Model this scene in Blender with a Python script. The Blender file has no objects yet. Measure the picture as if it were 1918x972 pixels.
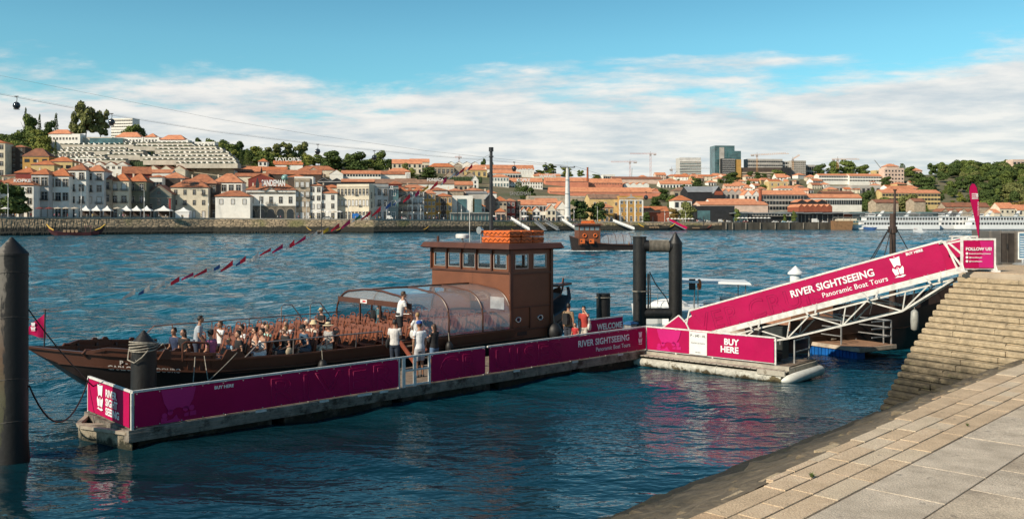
import bpy, bmesh, math, random
import numpy as np
from mathutils import Vector, Matrix, noise as mnoise
R = math.radians
rnd = random.Random(7)
S = bpy.context.scene
COL = S.collection
# ---------------- camera ----------------
CX, HY, F, H = 959.0, 415.0, 1700.0, 5.7       # picture centre column, horizon row, focal length (px of the 1918 px photo), eye height
cd = bpy.data.cameras.new('camera'); cam = bpy.data.objects.new('camera', cd); COL.objects.link(cam)
cam.location = (0, 0, H); cam.rotation_euler = (R(90), 0, 0)
cd.sensor_width = 36; cd.lens = 36*F/1918; cd.shift_y = -(486-HY)/1918; cd.clip_start = .1; cd.clip_end = 6000
S.camera = cam
# ---------------- sun and sky ----------------
SUN_EL, SX, SY = R(35), -.76, -.65             # the sun stands to the left and a little behind the camera
az = math.atan2(SY, SX)
sd = bpy.data.lights.new('sun', 'SUN'); sun = bpy.data.objects.new('sun', sd); COL.objects.link(sun)
sd.energy = 5.0; sd.angle = R(.6); sd.color = (1, .87, .69)
sv = Vector((SX, SY, 0)).normalized()*math.cos(SUN_EL) + Vector((0, 0, math.sin(SUN_EL)))
sun.rotation_euler = sv.to_track_quat('Z', 'Y').to_euler(); sun.location = (-60, -40, 80)
W = bpy.data.worlds.new('World'); S.world = W; W.use_nodes = True
def nd(nt, typ, **kw):
 n = nt.nodes.new(typ)
 for k, v in kw.items():
  if k.startswith('i_'):
   key = k[2:]; key = int(key) if key.isdigit() else key.replace('_', ' ')
   n.inputs[key].default_value = v
  else: setattr(n, k, v)
 return n
def ramp(nt, fac, stops, interp='LINEAR'):
 n = nt.nodes.new('ShaderNodeValToRGB'); cr = n.color_ramp; cr.interpolation = interp
 while len(cr.elements) < len(stops): cr.elements.new(.5)
 for e, (p, c) in zip(cr.elements, stops):
  e.position = p; e.color = (*c, 1) if len(c) == 3 else c
 nt.links.new(fac, n.inputs[0]); return n
def mathn(nt, op, a, b=None, clamp=False):
 n = nt.nodes.new('ShaderNodeMath'); n.operation = op; n.use_clamp = clamp
 for i, v in enumerate((a, b)):
  if v is None: continue
  if hasattr(v, 'is_output'): nt.links.new(v, n.inputs[i])
  else: n.inputs[i].default_value = v
 return n.outputs[0]
def mixc(nt, fac, a, b, typ='MIX'):
 n = nt.nodes.new('ShaderNodeMix'); n.data_type = 'RGBA'; n.blend_type = typ
 for i, v in ((0, fac), (6, a), (7, b)):
  if hasattr(v, 'is_output'): nt.links.new(v, n.inputs[i])
  elif i == 0: n.inputs[0].default_value = v
  else: n.inputs[i].default_value = (*v, 1)
 return n.outputs[2]
nt = W.node_tree; nt.nodes.clear(); L = nt.links.new
sky = nd(nt, 'ShaderNodeTexSky', sky_type='NISHITA', sun_disc=False, sun_elevation=SUN_EL, sun_rotation=math.atan2(SX, SY), air_density=1.0, dust_density=.5, ozone_density=2.5)
tint = mixc(nt, 1.0, sky.outputs[0], (.92, 1.62, 1.50), 'MULTIPLY')
tc = nd(nt, 'ShaderNodeTexCoord'); sep = nd(nt, 'ShaderNodeSeparateXYZ'); L(tc.outputs['Generated'], sep.inputs[0])
# cloud sheet: the direction is projected on a plane overhead so that the streets of cloud flatten towards the horizon
zc = mathn(nt, 'MAXIMUM', sep.outputs[2], .0)
zz = mathn(nt, 'ADD', zc, .11)
u_ = mathn(nt, 'DIVIDE', sep.outputs[0], zz); v_ = mathn(nt, 'DIVIDE', sep.outputs[1], zz)
cmb = nd(nt, 'ShaderNodeCombineXYZ'); L(mathn(nt, 'MULTIPLY', u_, .8), cmb.inputs[0]); L(v_, cmb.inputs[1])
n1 = nd(nt, 'ShaderNodeTexNoise', i_Scale=.8, i_Detail=8.0, i_Roughness=.62, i_Distortion=.5); L(cmb.outputs[0], n1.inputs['Vector'])
n2 = nd(nt, 'ShaderNodeTexNoise', i_Scale=3.0, i_Detail=7.0, i_Roughness=.6); L(cmb.outputs[0], n2.inputs['Vector'])
# cover: dense below 8 degrees, gone above 10
lim = mathn(nt, 'MULTIPLY', mathn(nt, 'SUBTRACT', .170, sep.outputs[2]), 15.0)
lim = mathn(nt, 'ADD', lim, mathn(nt, 'MULTIPLY', sep.outputs[0], .5))
cov = mathn(nt, 'ADD', mathn(nt, 'MULTIPLY', mathn(nt, 'SUBTRACT', n1.outputs[0], .5), 3.4), lim)
cov = mathn(nt, 'ADD', cov, mathn(nt, 'MULTIPLY', mathn(nt, 'SUBTRACT', n2.outputs[0], .5), 1.6))
cr = ramp(nt, cov, [(-.0, (0, 0, 0)), (.75, (1, 1, 1))], 'EASE')
clc = ramp(nt, n2.outputs[0], [(.36, (7.0, 7.5, 7.9)), (.62, (10.4, 10.0, 9.5))])
fin = mixc(nt, mathn(nt, 'MULTIPLY', cr.outputs[0], .93), tint, clc.outputs[0])
el = ramp(nt, sep.outputs[2], [(.19, (1,1,1)), (.5, (.30,.48,.60))]); fin = mixc(nt, 1.0, fin, el.outputs[0], 'MULTIPLY')
bg = nd(nt, 'ShaderNodeBackground', i_Strength=.078); L(fin, bg.inputs[0])
wo = nd(nt, 'ShaderNodeOutputWorld'); L(bg.outputs[0], wo.inputs[0])
S.view_settings.view_transform = 'Standard'; S.view_settings.look = 'None'; S.view_settings.exposure = .2; S.view_settings.gamma = 1
S.render.engine = 'CYCLES'; S.render.resolution_x = 1024; S.render.resolution_y = 518
S.cycles.max_bounces = 6; S.cycles.transparent_max_bounces = 12; S.cycles.caustics_reflective = False; S.cycles.caustics_refractive = False

# ---------------- helpers ----------------
class MB:
 def __init__(s): s.v = []; s.f = []; s.mi = []; s.M = None; s.m = 0
 def add(s, vs, fs):
  b = len(s.v)
  if s.M is not None: vs = [s.M @ Vector(v) for v in vs]
  s.v += [tuple(v) for v in vs]; s.f += [[b+i for i in f] for f in fs]; s.mi += [s.m]*len(fs); return s
 def box(s, x0, x1, y0, y1, z0, z1):
  return s.add([(x0,y0,z0),(x1,y0,z0),(x1,y1,z0),(x0,y1,z0),(x0,y0,z1),(x1,y0,z1),(x1,y1,z1),(x0,y1,z1)],
                     [(0,3,2,1),(4,5,6,7),(0,1,5,4),(1,2,6,5),(2,3,7,6),(3,0,4,7)])
 def beam(s, a, b, w, h=None, up=(0,0,1)):
  a = Vector(a); b = Vector(b); h = h or w; d = (b-a).normalized(); up = Vector(up)
  if abs(d.dot(up)) > .99: up = Vector((1,0,0))
  r = d.cross(up).normalized()*w/2; t = r.cross(d).normalized()*h/2
  vs = [a-r-t, a+r-t, a+r+t, a-r+t, b-r-t, b+r-t, b+r+t, b-r+t]
  return s.add(vs, [(0,1,2,3),(7,6,5,4),(0,4,5,1),(1,5,6,2),(2,6,7,3),(3,7,4,0)])
 def tube(s, pts, r, n=8, cap=True):
  pts = [Vector(p) for p in pts]; rs = r if isinstance(r, (list, tuple)) else [r]*len(pts)
  up = Vector((0,0,1)); vs = []; fs = []
  for i, p in enumerate(pts):
   d = (pts[min(i+1, len(pts)-1)]-pts[max(i-1, 0)]).normalized()
   u = up if abs(d.dot(up)) < .95 else Vector((1,0,0))
   a = d.cross(u).normalized(); b = a.cross(d)
   if i and a.dot(pa) < 0 and abs(a.dot(pa)) > .5: a = -a; b = -b
   pa = a
   for k in range(n):
    t = 2*math.pi*k/n; vs.append(p+(a*math.cos(t)+b*math.sin(t))*rs[i])
  for i in range(len(pts)-1):
   for k in range(n):
    k2 = (k+1) % n; fs.append((i*n+k, i*n+k2, (i+1)*n+k2, (i+1)*n+k))
  if cap: fs.append(tuple(range(n))[::-1]); fs.append(tuple((len(pts)-1)*n+k for k in range(n)))
  return s.add(vs, fs)
 def lathe(s, prof, c=(0,0,0), n=24):
  vs = []; fs = []
  for r, z in prof:
   for k in range(n):
    t = 2*math.pi*k/n; vs.append((c[0]+r*math.cos(t), c[1]+r*math.sin(t), c[2]+z))
  for i in range(len(prof)-1):
   for k in range(n):
    k2 = (k+1) % n; fs.append((i*n+k, i*n+k2, (i+1)*n+k2, (i+1)*n+k))
  fs.append(tuple(range(n))[::-1]); fs.append(tuple((len(prof)-1)*n+k for k in range(n)))
  return s.add(vs, fs)
 def ball(s, c, r, n=12, m=8):
  r = r if isinstance(r, (tuple, list)) else (r, r, r); vs = []; fs = []
  for j in range(m+1):
   p = math.pi*j/m
   for k in range(n):
    t = 2*math.pi*k/n; vs.append((c[0]+r[0]*math.sin(p)*math.cos(t), c[1]+r[1]*math.sin(p)*math.sin(t), c[2]+r[2]*math.cos(p)))
  for j in range(m):
   for k in range(n): fs.append((j*n+k, (j+1)*n+k, (j+1)*n+(k+1) % n, j*n+(k+1) % n))
  return s.add(vs, fs)
 def torus(s, c, R_, r, n=20, m=8, axis='y'):
  vs = []; fs = []
  for i in range(n):
   t = 2*math.pi*i/n
   for j in range(m):
    q = 2*math.pi*j/m; a = (R_+r*math.cos(q))*math.cos(t); b = (R_+r*math.cos(q))*math.sin(t); z = r*math.sin(q)
    vs.append({'y': (c[0]+a, c[1]+z, c[2]+b), 'z': (c[0]+a, c[1]+b, c[2]+z), 'x': (c[0]+z, c[1]+a, c[2]+b)}[axis])
  for i in range(n):
   for j in range(m): fs.append((i*m+j, ((i+1) % n)*m+j, ((i+1) % n)*m+(j+1) % m, i*m+(j+1) % m))
  return s.add(vs, fs)
 def slab(s, poly, t, nrm=None):      # polygon (3D, ordered) thickened along its normal
  p = [Vector(q) for q in poly]
  if nrm is None:
   nrm = (p[1]-p[0]).cross(p[2]-p[0]).normalized()
  nrm = Vector(nrm)*t; n = len(p)
  return s.add(p+[q+nrm for q in p], [tuple(range(n))[::-1], tuple(range(n, 2*n))]+[(i, (i+1) % n, n+(i+1) % n, n+i) for i in range(n)])
 def loft(s, rings, cap=True):
  n = len(rings[0]); vs = [v for r in rings for v in r]; fs = []
  for i in range(len(rings)-1):
   for k in range(n): fs.append((i*n+k, i*n+(k+1) % n, (i+1)*n+(k+1) % n, (i+1)*n+k))
  if cap: fs.append(tuple(range(n))[::-1]); fs.append(tuple((len(rings)-1)*n+k for k in range(n)))
  return s.add(vs, fs)
 def mesh(s, name, mats, smooth=False):
  me = bpy.data.meshes.new(name); me.from_pydata(s.v, [], s.f)
  for m in (mats if isinstance(mats, (list, tuple)) else [mats]): me.materials.append(m)
  me.polygons.foreach_set('material_index', s.mi)
  bm = bmesh.new(); bm.from_mesh(me); bmesh.ops.recalc_face_normals(bm, faces=bm.faces); bm.to_mesh(me); bm.free()
  if smooth: me.shade_smooth();
  if smooth == 'auto':
   try: me.set_sharp_from_angle(angle=R(40))
   except Exception: pass
  return me
 def build(s, name, mats, parent=None, smooth=False, loc=(0,0,0)):
  o = bpy.data.objects.new(name, s.mesh(name, mats, smooth)); COL.objects.link(o); o.parent = parent; o.location = loc
  return o
def link(name, me, parent=None, loc=(0,0,0), rot=(0,0,0), scale=(1,1,1)):
 o = bpy.data.objects.new(name, me); COL.objects.link(o); o.parent = parent; o.location = loc; o.rotation_euler = rot; o.scale = scale; return o
def tag(o, label=None, cat=None, group=None, kind=None):
 for k, v in (('label', label), ('category', cat), ('group', group), ('kind', kind)):
  if v: o[k] = v
 return o
def thing(name, label, cat, loc=(0,0,0), rz=0, group=None):
 o = bpy.data.objects.new(name, None); COL.objects.link(o); o.location = loc; o.rotation_euler = (0,0,rz); o.empty_display_size = .3
 return tag(o, label, cat, group)
def kids(o): return [c for c in bpy.data.objects if c.parent == o]
def copy_tree(o, parent=None, ch=None):
 c = o.copy(); COL.objects.link(c); c.parent = parent
 for k in kids(o): copy_tree(k, c)
 return c
def pt(px, py, Y): return Vector(((px-CX)/F*Y, Y, H-(py-HY)/F*Y))       # point at depth Y seen at that place of the photo
def pz(px, py, z):
 Y = F*(H-z)/(py-HY); return Vector(((px-CX)/F*Y, Y, z))
def interp(x, tab):
 xs = [t[0] for t in tab]; ys = [t[1] for t in tab]; return float(np.interp(x, xs, ys))

_mats = {}
def mat(name, col, rough=.6, var=.18, scale=3.0, metal=0.0, bump=0.0, bscale=None, col2=None, spec=.5, lo=.35, hi=.65, detail=6, stretch=None, obj=False, dirt=None):
 """procedural Principled: base colour varied by noise, optional second colour in patches, optional bump"""
 if name in _mats: return _mats[name]
 m = bpy.data.materials.new(name); m.use_nodes = True; nt = m.node_tree; b = nt.nodes['Principled BSDF']; _mats[name] = m
 b.inputs['Roughness'].default_value = rough; b.inputs['Metallic'].default_value = metal; b.inputs['Specular IOR Level'].default_value = spec
 if obj: co = nt.nodes.new('ShaderNodeTexCoord').outputs['Object']
 else: co = nt.nodes.new('ShaderNodeNewGeometry').outputs['Position']
 if stretch:
  mp = nt.nodes.new('ShaderNodeMapping'); mp.inputs['Scale'].default_value = stretch; nt.links.new(co, mp.inputs[0]); co = mp.outputs[0]
 n = nd(nt, 'ShaderNodeTexNoise', i_Scale=scale, i_Detail=float(detail), i_Roughness=.62); nt.links.new(co, n.inputs['Vector'])
 c = Vector(col); c2 = Vector(col2) if col2 else c*(1-var*1.6); c1 = c if col2 else c*(1+var)
 r = ramp(nt, n.outputs[0], [(lo, tuple(c2)), (hi, tuple(c1))])
 out = r.outputs[0]
 if dirt:
  n3 = nd(nt, 'ShaderNodeTexNoise', i_Scale=dirt[0], i_Detail=5.0, i_Roughness=.7); nt.links.new(co, n3.inputs['Vector'])
  rr = ramp(nt, n3.outputs[0], [(dirt[2], (0,0,0)), (min(1, dirt[2]+.14), (1,1,1))]); out = mixc(nt, rr.outputs[0], out, dirt[1])
 nt.links.new(out, b.inputs['Base Color'])
 if bump >= .5:
  n4 = nd(nt, 'ShaderNodeTexNoise', i_Scale=55.0, i_Detail=4.0, i_Roughness=.8); nt.links.new(co, n4.inputs['Vector'])
  out = mixc(nt, .55, out, ramp(nt, n4.outputs[0], [(.38, (.12,.12,.12)), (.62, (.85,.85,.85))]).outputs[0], 'OVERLAY'); nt.links.new(out, b.inputs['Base Color'])
 if bump:
  n2 = nd(nt, 'ShaderNodeTexNoise', i_Scale=(bscale or scale*4), i_Detail=6.0, i_Roughness=.6); nt.links.new(co, n2.inputs['Vector'])
  bp = nd(nt, 'ShaderNodeBump', i_Strength=bump, i_Distance=.05); nt.links.new(n2.outputs[0], bp.inputs['Height']); nt.links.new(bp.outputs[0], b.inputs['Normal'])
 return m
def text_mesh(body, size, offset=0.0, outline=0.0, extrude=.004, spacing=1.0, align='LEFT', xscale=1.0, shear=0):
 cu = bpy.data.curves.new('txt', 'FONT'); cu.body = body; cu.size = size; cu.align_x = align; cu.space_character = spacing; cu.shear = shear
 cu.resolution_u = 3
 if outline: cu.fill_mode = 'NONE'; cu.bevel_depth = outline; cu.bevel_resolution = 0
 else: cu.offset = offset*size; cu.extrude = extrude
 o = bpy.data.objects.new('txt', cu); COL.objects.link(o); dg = bpy.context.evaluated_depsgraph_get(); dg.update()
 me = bpy.data.meshes.new_from_object(o.evaluated_get(dg)); bpy.data.objects.remove(o); bpy.data.curves.remove(cu)
 if xscale != 1: me.transform(Matrix.Diagonal((xscale, 1, 1, 1)))
 me.materials.clear(); return me
def put_text(name, body, size, M4, material, parent, **kw):
 me = text_mesh(body, size, **kw); me.materials.append(material); me.transform(M4)
 o = bpy.data.objects.new(name, me); COL.objects.link(o); o.parent = parent; return o
def frame(o, x, y):      # matrix with local X along x, local Y along y (text plane), local Z their cross
 x = Vector(x).normalized(); y = Vector(y).normalized(); z = x.cross(y)
 M = Matrix.Identity(4)
 for i in range(3): M[i][0] = x[i]; M[i][1] = y[i]; M[i][2] = z[i]; M[i][3] = o[i]
 return M

# ---------------- common materials ----------------
WHITE = mat('white_paint', (.74,.72,.68), .45, .12, 6, dirt=(2.2, (.4,.33,.25), .68))
RAILWHITE = mat('weathered_white_metal', (.66,.64,.6), .45, .15, 5, dirt=(9, (.22,.17,.12), .64))
GALV = mat('galvanised_steel', (.42,.43,.43), .4, .2, 5, metal=.5)
DARKMET = mat('dark_metal', (.03,.03,.032), .4, .3, 4)
BLACK = mat('black_rubber', (.012,.012,.013), .55, .3, 4)
GLASSD = mat('dark_window_glass', (.02,.028,.034), .12, .3, 2)
MAG_ = (.40, .0005, .068)
MAG = mat('magenta_banner', MAG_, .6, .06, 1.2, spec=.22, bump=.3, bscale=2.0)
MAGDK = mat('plum_banner', (.22,.004,.055), .5, .12, 1.0, bump=.5, bscale=1.6)
MAGHI = mat('bright_magenta_print', (.52,.004,.15), .5, .05, 1.2)
MAGLN = mat('magenta_outline_print', (.42,.004,.10), .5, .05, 1.2)
LETW = mat('white_lettering', (.8,.78,.78), .5, .04, 3)
WOODDECK = mat('grey_deck_planks', (.20,.15,.11), .75, .25, 6, stretch=(1,1,1), bump=.2)
# ================= river =================
def water():
 m = bpy.data.materials.new('river_water'); m.use_nodes = True; nt = m.node_tree; b = nt.nodes['Principled BSDF']
 b.inputs['Roughness'].default_value = .06; b.inputs['IOR'].default_value = 1.34; b.inputs['Specular IOR Level'].default_value = .5
 pos = nt.nodes.new('ShaderNodeNewGeometry').outputs['Position']
 sp = nd(nt, 'ShaderNodeSeparateXYZ'); nt.links.new(pos, sp.inputs[0])
 # open river is chopped by the wind; the basin between pontoon and quay is calm
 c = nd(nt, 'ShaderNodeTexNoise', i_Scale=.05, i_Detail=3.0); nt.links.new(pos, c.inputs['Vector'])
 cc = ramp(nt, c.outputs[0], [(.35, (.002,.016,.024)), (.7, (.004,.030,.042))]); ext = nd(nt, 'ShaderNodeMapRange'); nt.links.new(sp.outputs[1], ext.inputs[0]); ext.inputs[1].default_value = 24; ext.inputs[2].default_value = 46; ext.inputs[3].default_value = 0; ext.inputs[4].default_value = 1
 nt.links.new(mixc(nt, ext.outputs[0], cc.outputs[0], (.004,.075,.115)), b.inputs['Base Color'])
 h = None
 for sc, wt, st in ((.42, 1.0, (1, 2.0, 1)), (1.3, .42, (1, 1.8, 1)), (3.4, .13, (1, 1.6, 1)), (9, .018, (1, 1.4, 1))):
  mp = nt.nodes.new('ShaderNodeMapping'); mp.inputs['Scale'].default_value = st; mp.inputs['Rotation'].default_value = (0, 0, R(-14)); nt.links.new(pos, mp.inputs[0])
  n = nd(nt, 'ShaderNodeTexNoise', i_Scale=sc, i_Detail=2.0, i_Roughness=.5, i_Distortion=.35); nt.links.new(mp.outputs[0], n.inputs['Vector'])
  v = mathn(nt, 'MULTIPLY', n.outputs[0], wt)
  if sc < 1: v = mathn(nt, 'MULTIPLY', v, ext.outputs[0])
  h = v if h is None else mathn(nt, 'ADD', h, v)
 # gusts: patches of rougher and smoother water
 g = nd(nt, 'ShaderNodeTexNoise', i_Scale=.07, i_Detail=3.0); mp = nt.nodes.new('ShaderNodeMapping'); mp.inputs['Scale'].default_value = (.5, 1.6, 1); nt.links.new(pos, mp.inputs[0]); nt.links.new(mp.outputs[0], g.inputs['Vector'])
 gr = nd(nt, 'ShaderNodeMapRange'); nt.links.new(g.outputs[0], gr.inputs[0]); gr.inputs[1].default_value = .35; gr.inputs[2].default_value = .65; gr.inputs[3].default_value = .7; gr.inputs[4].default_value = 1.15
 er = nd(nt, 'ShaderNodeMapRange'); nt.links.new(sp.outputs[1], er.inputs[0]); er.inputs[1].default_value = 20; er.inputs[2].default_value = 45; er.inputs[3].default_value = .20; er.inputs[4].default_value = 1.0
 bp = nd(nt, 'ShaderNodeBump', i_Distance=.62); nt.links.new(mathn(nt, 'MULTIPLY', gr.outputs[0], er.outputs[0]), bp.inputs['Strength'])
 nt.links.new(h, bp.inputs['Height']); nt.links.new(bp.outputs[0], b.inputs['Normal'])
 return m
def build_water():
 rng = np.random.default_rng(3)
 ts = np.concatenate([np.array([-6, -3, -1.8, -1.2, -.9]), np.linspace(-.72, .72, 760), np.array([.9, 1.2, 1.8, 3, 6])])
 yl = [9.0]
 while yl[-1] < 700: yl.append(yl[-1]+max(.11, .0062*yl[-1]))
 ys = np.array([-60, 0, 5]+yl+[800, 1100]); T, Y = np.meshgrid(ts, ys); X = T*np.maximum(Y+12, 14); Z = np.zeros_like(X); sp = np.maximum(.13, .0066*Y)
 for i in range(60):
  lam = .9*1.062**i if i < 44 else rng.uniform(1.6, 7); th = R(62)+rng.normal(0, .5); k = 2*math.pi/lam
  a = np.clip(lam/sp/2.2-1.0, 0, 1)
  ph = k*(X*math.cos(th)+Y*math.sin(th))+rng.uniform(0, 6.3)+1.3*np.sin(X*rng.uniform(.05, .3)+Y*rng.uniform(.05, .3)+i)
  env = .6+.6*np.sin(X*rng.uniform(-.2, .2)+Y*rng.uniform(-.2, .2)+i*2)
  Z += a*.0105*lam**.9*np.sin(ph)*env*rng.uniform(.5, 1)
 calm = np.clip((Y-.95*X-14)/24, 0, 1)         # growing away from the quay side
 Z *= (.10+.62*calm)*(1+np.clip((Y-60)/200, 0, 1)*.9)
 Z *= np.clip((Y-9)/2, 0, 1)*np.clip((.72-np.abs(T))/.03, 0, 1)
 ny, nx = X.shape; v = np.stack([X, Y, Z], -1).reshape(-1, 3)
 a = (np.arange(ny-1)[:, None]*nx+np.arange(nx-1)[None]).ravel(); q = np.stack([a, a+1, a+nx+1, a+nx], 1)
 me = bpy.data.meshes.new('river'); me.vertices.add(len(v)); me.vertices.foreach_set('co', v.ravel())
 me.loops.add(q.size); me.loops.foreach_set('vertex_index', q.ravel().astype(np.int32)); me.polygons.add(len(q))
 me.polygons.foreach_set('loop_start', (np.arange(len(q))*4).astype(np.int32)); me.update(calc_edges=True); me.validate(); me.shade_smooth()
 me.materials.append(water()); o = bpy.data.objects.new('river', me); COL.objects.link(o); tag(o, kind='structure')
build_water()

# ================= far bank and hill (ground) =================
DT = [(-700, 330), (0, 359), (400, 425), (700, 445), (900, 500), (1100, 570), (1500, 625), (1918, 650), (2700, 700)]
QT = [(-700, 406), (0, 407), (400, 409), (740, 411.5), (1140, 415.5), (1500, 417.5), (1918, 418), (2700, 418)]
RT = [(-700, 268), (0, 283), (100, 268), (250, 266), (400, 290), (500, 303), (700, 314), (900, 326), (1100, 335), (1400, 337), (1500, 333), (1650, 334), (1750, 325), (1918, 325), (2700, 330)]
TMAX = 430.0
def Dw(px): return interp(px, DT)
def zq(px): return H+(HY-interp(px, QT))/F*(Dw(px)+6)
def ground(px, t):
 """height of the ground at a distance t behind the waterline, in the direction of column px"""
 z0 = zq(px)
 if t <= 42: return z0
 Y0 = Dw(px)+42; yq = HY-(z0-H)*F/Y0; yr = interp(px, RT); s = (t-42)/(TMAX-42)
 if s > 1:
  Y1 = Dw(px)+TMAX; return H+(HY-yr)/F*Y1-(s-1)*20
 return H+(HY-(yq+(yr-yq)*s))/F*(Dw(px)+t)
def tof(px, yb):
 yq = HY-(zq(px)-H)*F/(Dw(px)+42); s = (yb-yq)/(interp(px, RT)-yq); return 42+max(0, min(s, 1.25))*(TMAX-42)
def build_terrain():
 m = mat('hill_ground', (.085,.095,.04), .95, .3, .03, col2=(.16,.13,.08), bump=.4, bscale=.3)
 b = MB(); pxs = list(range(-700, 2701, 20)); ts = [6.3, 42]+[42+i*22 for i in range(1, 20)]+[520, 700, 1000]
 vs = []
 for t in ts:
  for px in pxs:
   Y = Dw(px)+t; vs.append(((px-CX)/F*Y, Y, ground(px, t)-.02))
 n = len(pxs); fs = [(j*n+i, j*n+i+1, (j+1)*n+i+1, (j+1)*n+i) for j in range(len(ts)-1) for i in range(n-1)]
 b.add(vs, fs); o = b.build('hills', m, smooth=True); tag(o, kind='structure')
 # promenade paving, a sheet above the ground
 b = MB(); vs = []
 for t in (5.9, 41): vs += [((px-CX)/F*(Dw(px)+t), Dw(px)+t, zq(px)+.02) for px in pxs]
 b.add(vs, [(i, i+1, n+i+1, n+i) for i in range(n-1)])
 tag(b.build('promenade', mat('promenade_stone', (.30,.27,.23), .85, .15, .8)), kind='structure')
 # river wall: rough sloping stone, wet and dark below the tide mark
 m = bpy.data.materials.new('embankment_stone'); m.use_nodes = True; nt = m.node_tree; bs = nt.nodes['Principled BSDF']; bs.inputs['Roughness'].default_value = .9
 pos = nt.nodes.new('ShaderNodeNewGeometry').outputs['Position']; sp = nd(nt, 'ShaderNodeSeparateXYZ'); nt.links.new(pos, sp.inputs[0])
 mp = nt.nodes.new('ShaderNodeMapping'); mp.inputs['Scale'].default_value = (.45, .45, 1.0); nt.links.new(pos, mp.inputs[0])
 vo = nd(nt, 'ShaderNodeTexVoronoi', i_Scale=.9); nt.links.new(mp.outputs[0], vo.inputs['Vector'])
 ve = nd(nt, 'ShaderNodeTexVoronoi', feature='DISTANCE_TO_EDGE', i_Scale=.9); nt.links.new(mp.outputs[0], ve.inputs['Vector'])
 st = mixc(nt, vo.outputs['Color'], (.40,.30,.19), (.24,.185,.12)); ed = ramp(nt, ve.outputs['Distance'], [(0, (0,0,0)), (.12, (1,1,1))])
 st = mixc(nt, ed.outputs[0], (.05,.045,.03), st)
 n = nd(nt, 'ShaderNodeTexNoise', i_Scale=.06, i_Detail=4.0); nt.links.new(pos, n.inputs['Vector'])
 gr = ramp(nt, n.outputs[0], [(.52, (0,0,0)), (.62, (.75,)*3)]); st = mixc(nt, gr.outputs[0], st, (.13,.13,.045))
 n2 = nd(nt, 'ShaderNodeTexNoise', i_Scale=.35, i_Detail=5.0); nt.links.new(pos, n2.inputs['Vector'])
 w = mathn(nt, 'ADD', sp.outputs[2], mathn(nt, 'MULTIPLY', mathn(nt, 'SUBTRACT', n2.outputs[0], .5), 2.0))
 wr = nd(nt, 'ShaderNodeMapRange'); nt.links.new(w, wr.inputs[0]); wr.inputs[1].default_value = 2.9; wr.inputs[2].default_value = 3.6
 st = mixc(nt, wr.outputs[0], (.022,.021,.014), st); nt.links.new(st, bs.inputs['Base Color'])
 bp = nd(nt, 'ShaderNodeBump', i_Strength=.9, i_Distance=.5); nt.links.new(ve.outputs['Distance'], bp.inputs['Height']); nt.links.new(bp.outputs[0], bs.inputs['Normal'])
 b = MB(); vs = []; cols = [p/2 for p in range(-1400, 5400, 3)]; rr = random.Random(5)
 prof = [(-1.5, -.6), (0, .15), (1.2, .22), (2.6, .42), (4.0, .64), (5.2, .85)]
 for t, f_ in prof:
  for px in cols:
   k = rr.uniform(-.28, .28) if 200 > px or 430 < px < 560 or px > 840 else rr.uniform(-.08, .08)
   Y = Dw(px)+t+k; vs.append(((px-CX)/F*Y, Y, (zq(px))*f_+k*.6))
 for px in cols: vs.append(((px-CX)/F*(Dw(px)+6), Dw(px)+6, zq(px)-.35))
 n = len(cols); b.add(vs, [(j*n+i, j*n+i+1, (j+1)*n+i+1, (j+1)*n+i) for j in range(len(prof)) for i in range(n-1)])
 o = b.build('embankment_wall', m); tag(o, 'sloping stone river wall of the far bank, dark and wet along the waterline', 'river wall')
 b = MB()      # coping
 cols = list(range(-700, 2701, 12))
 pts = [[((px-CX)/F*(Dw(px)+t), Dw(px)+t, zq(px)+z) for px in cols] for t, z in ((5.85, -.36), (5.85, .18), (6.5, .18))]
 n = len(cols); b.add(pts[0]+pts[1]+pts[2], [(j*n+i, j*n+i+1, (j+1)*n+i+1, (j+1)*n+i) for j in range(2) for i in range(n-1)])
 b.build('coping', mat('coping_stone', (.38,.34,.28), .85, .15, 1), o)
 # dock wall at the right: vertical, with fender posts
 b = MB(); seg = list(range(1352, 1586, 6)); n = len(seg)
 vs = [((px-CX)/F*(Dw(px)-1.2), Dw(px)-1.2, z) for z in (-1, 5.1) for px in seg]+[((px-CX)/F*(Dw(px)+6.5), Dw(px)+6.5, 5.1) for px in seg]
 b.add(vs, [(j*n+i, j*n+i+1, (j+1)*n+i+1, (j+1)*n+i) for j in range(2) for i in range(n-1)])
 o = b.build('dock_wall', mat('dock_concrete', (.05,.042,.032), .9, .3, .25, col2=(.12,.10,.075), stretch=(1,1,.4)))
 tag(o, 'tall dark vertical dock wall at the right of the far bank with vertical fender strips', 'dock wall')
 for px in (1360, 1372, 1397, 1424, 1452, 1478, 1505, 1533, 1560):
  b = MB(); p = pt(px, 430, Dw(px)-1.5); b.box(p.x-.3, p.x+.3, p.y-.3, p.y+.2, .5, 4.9)
  b.build('fender_post', mat('pale_post', (.25,.22,.18), .8, .2, 1), o)
build_terrain()

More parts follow.
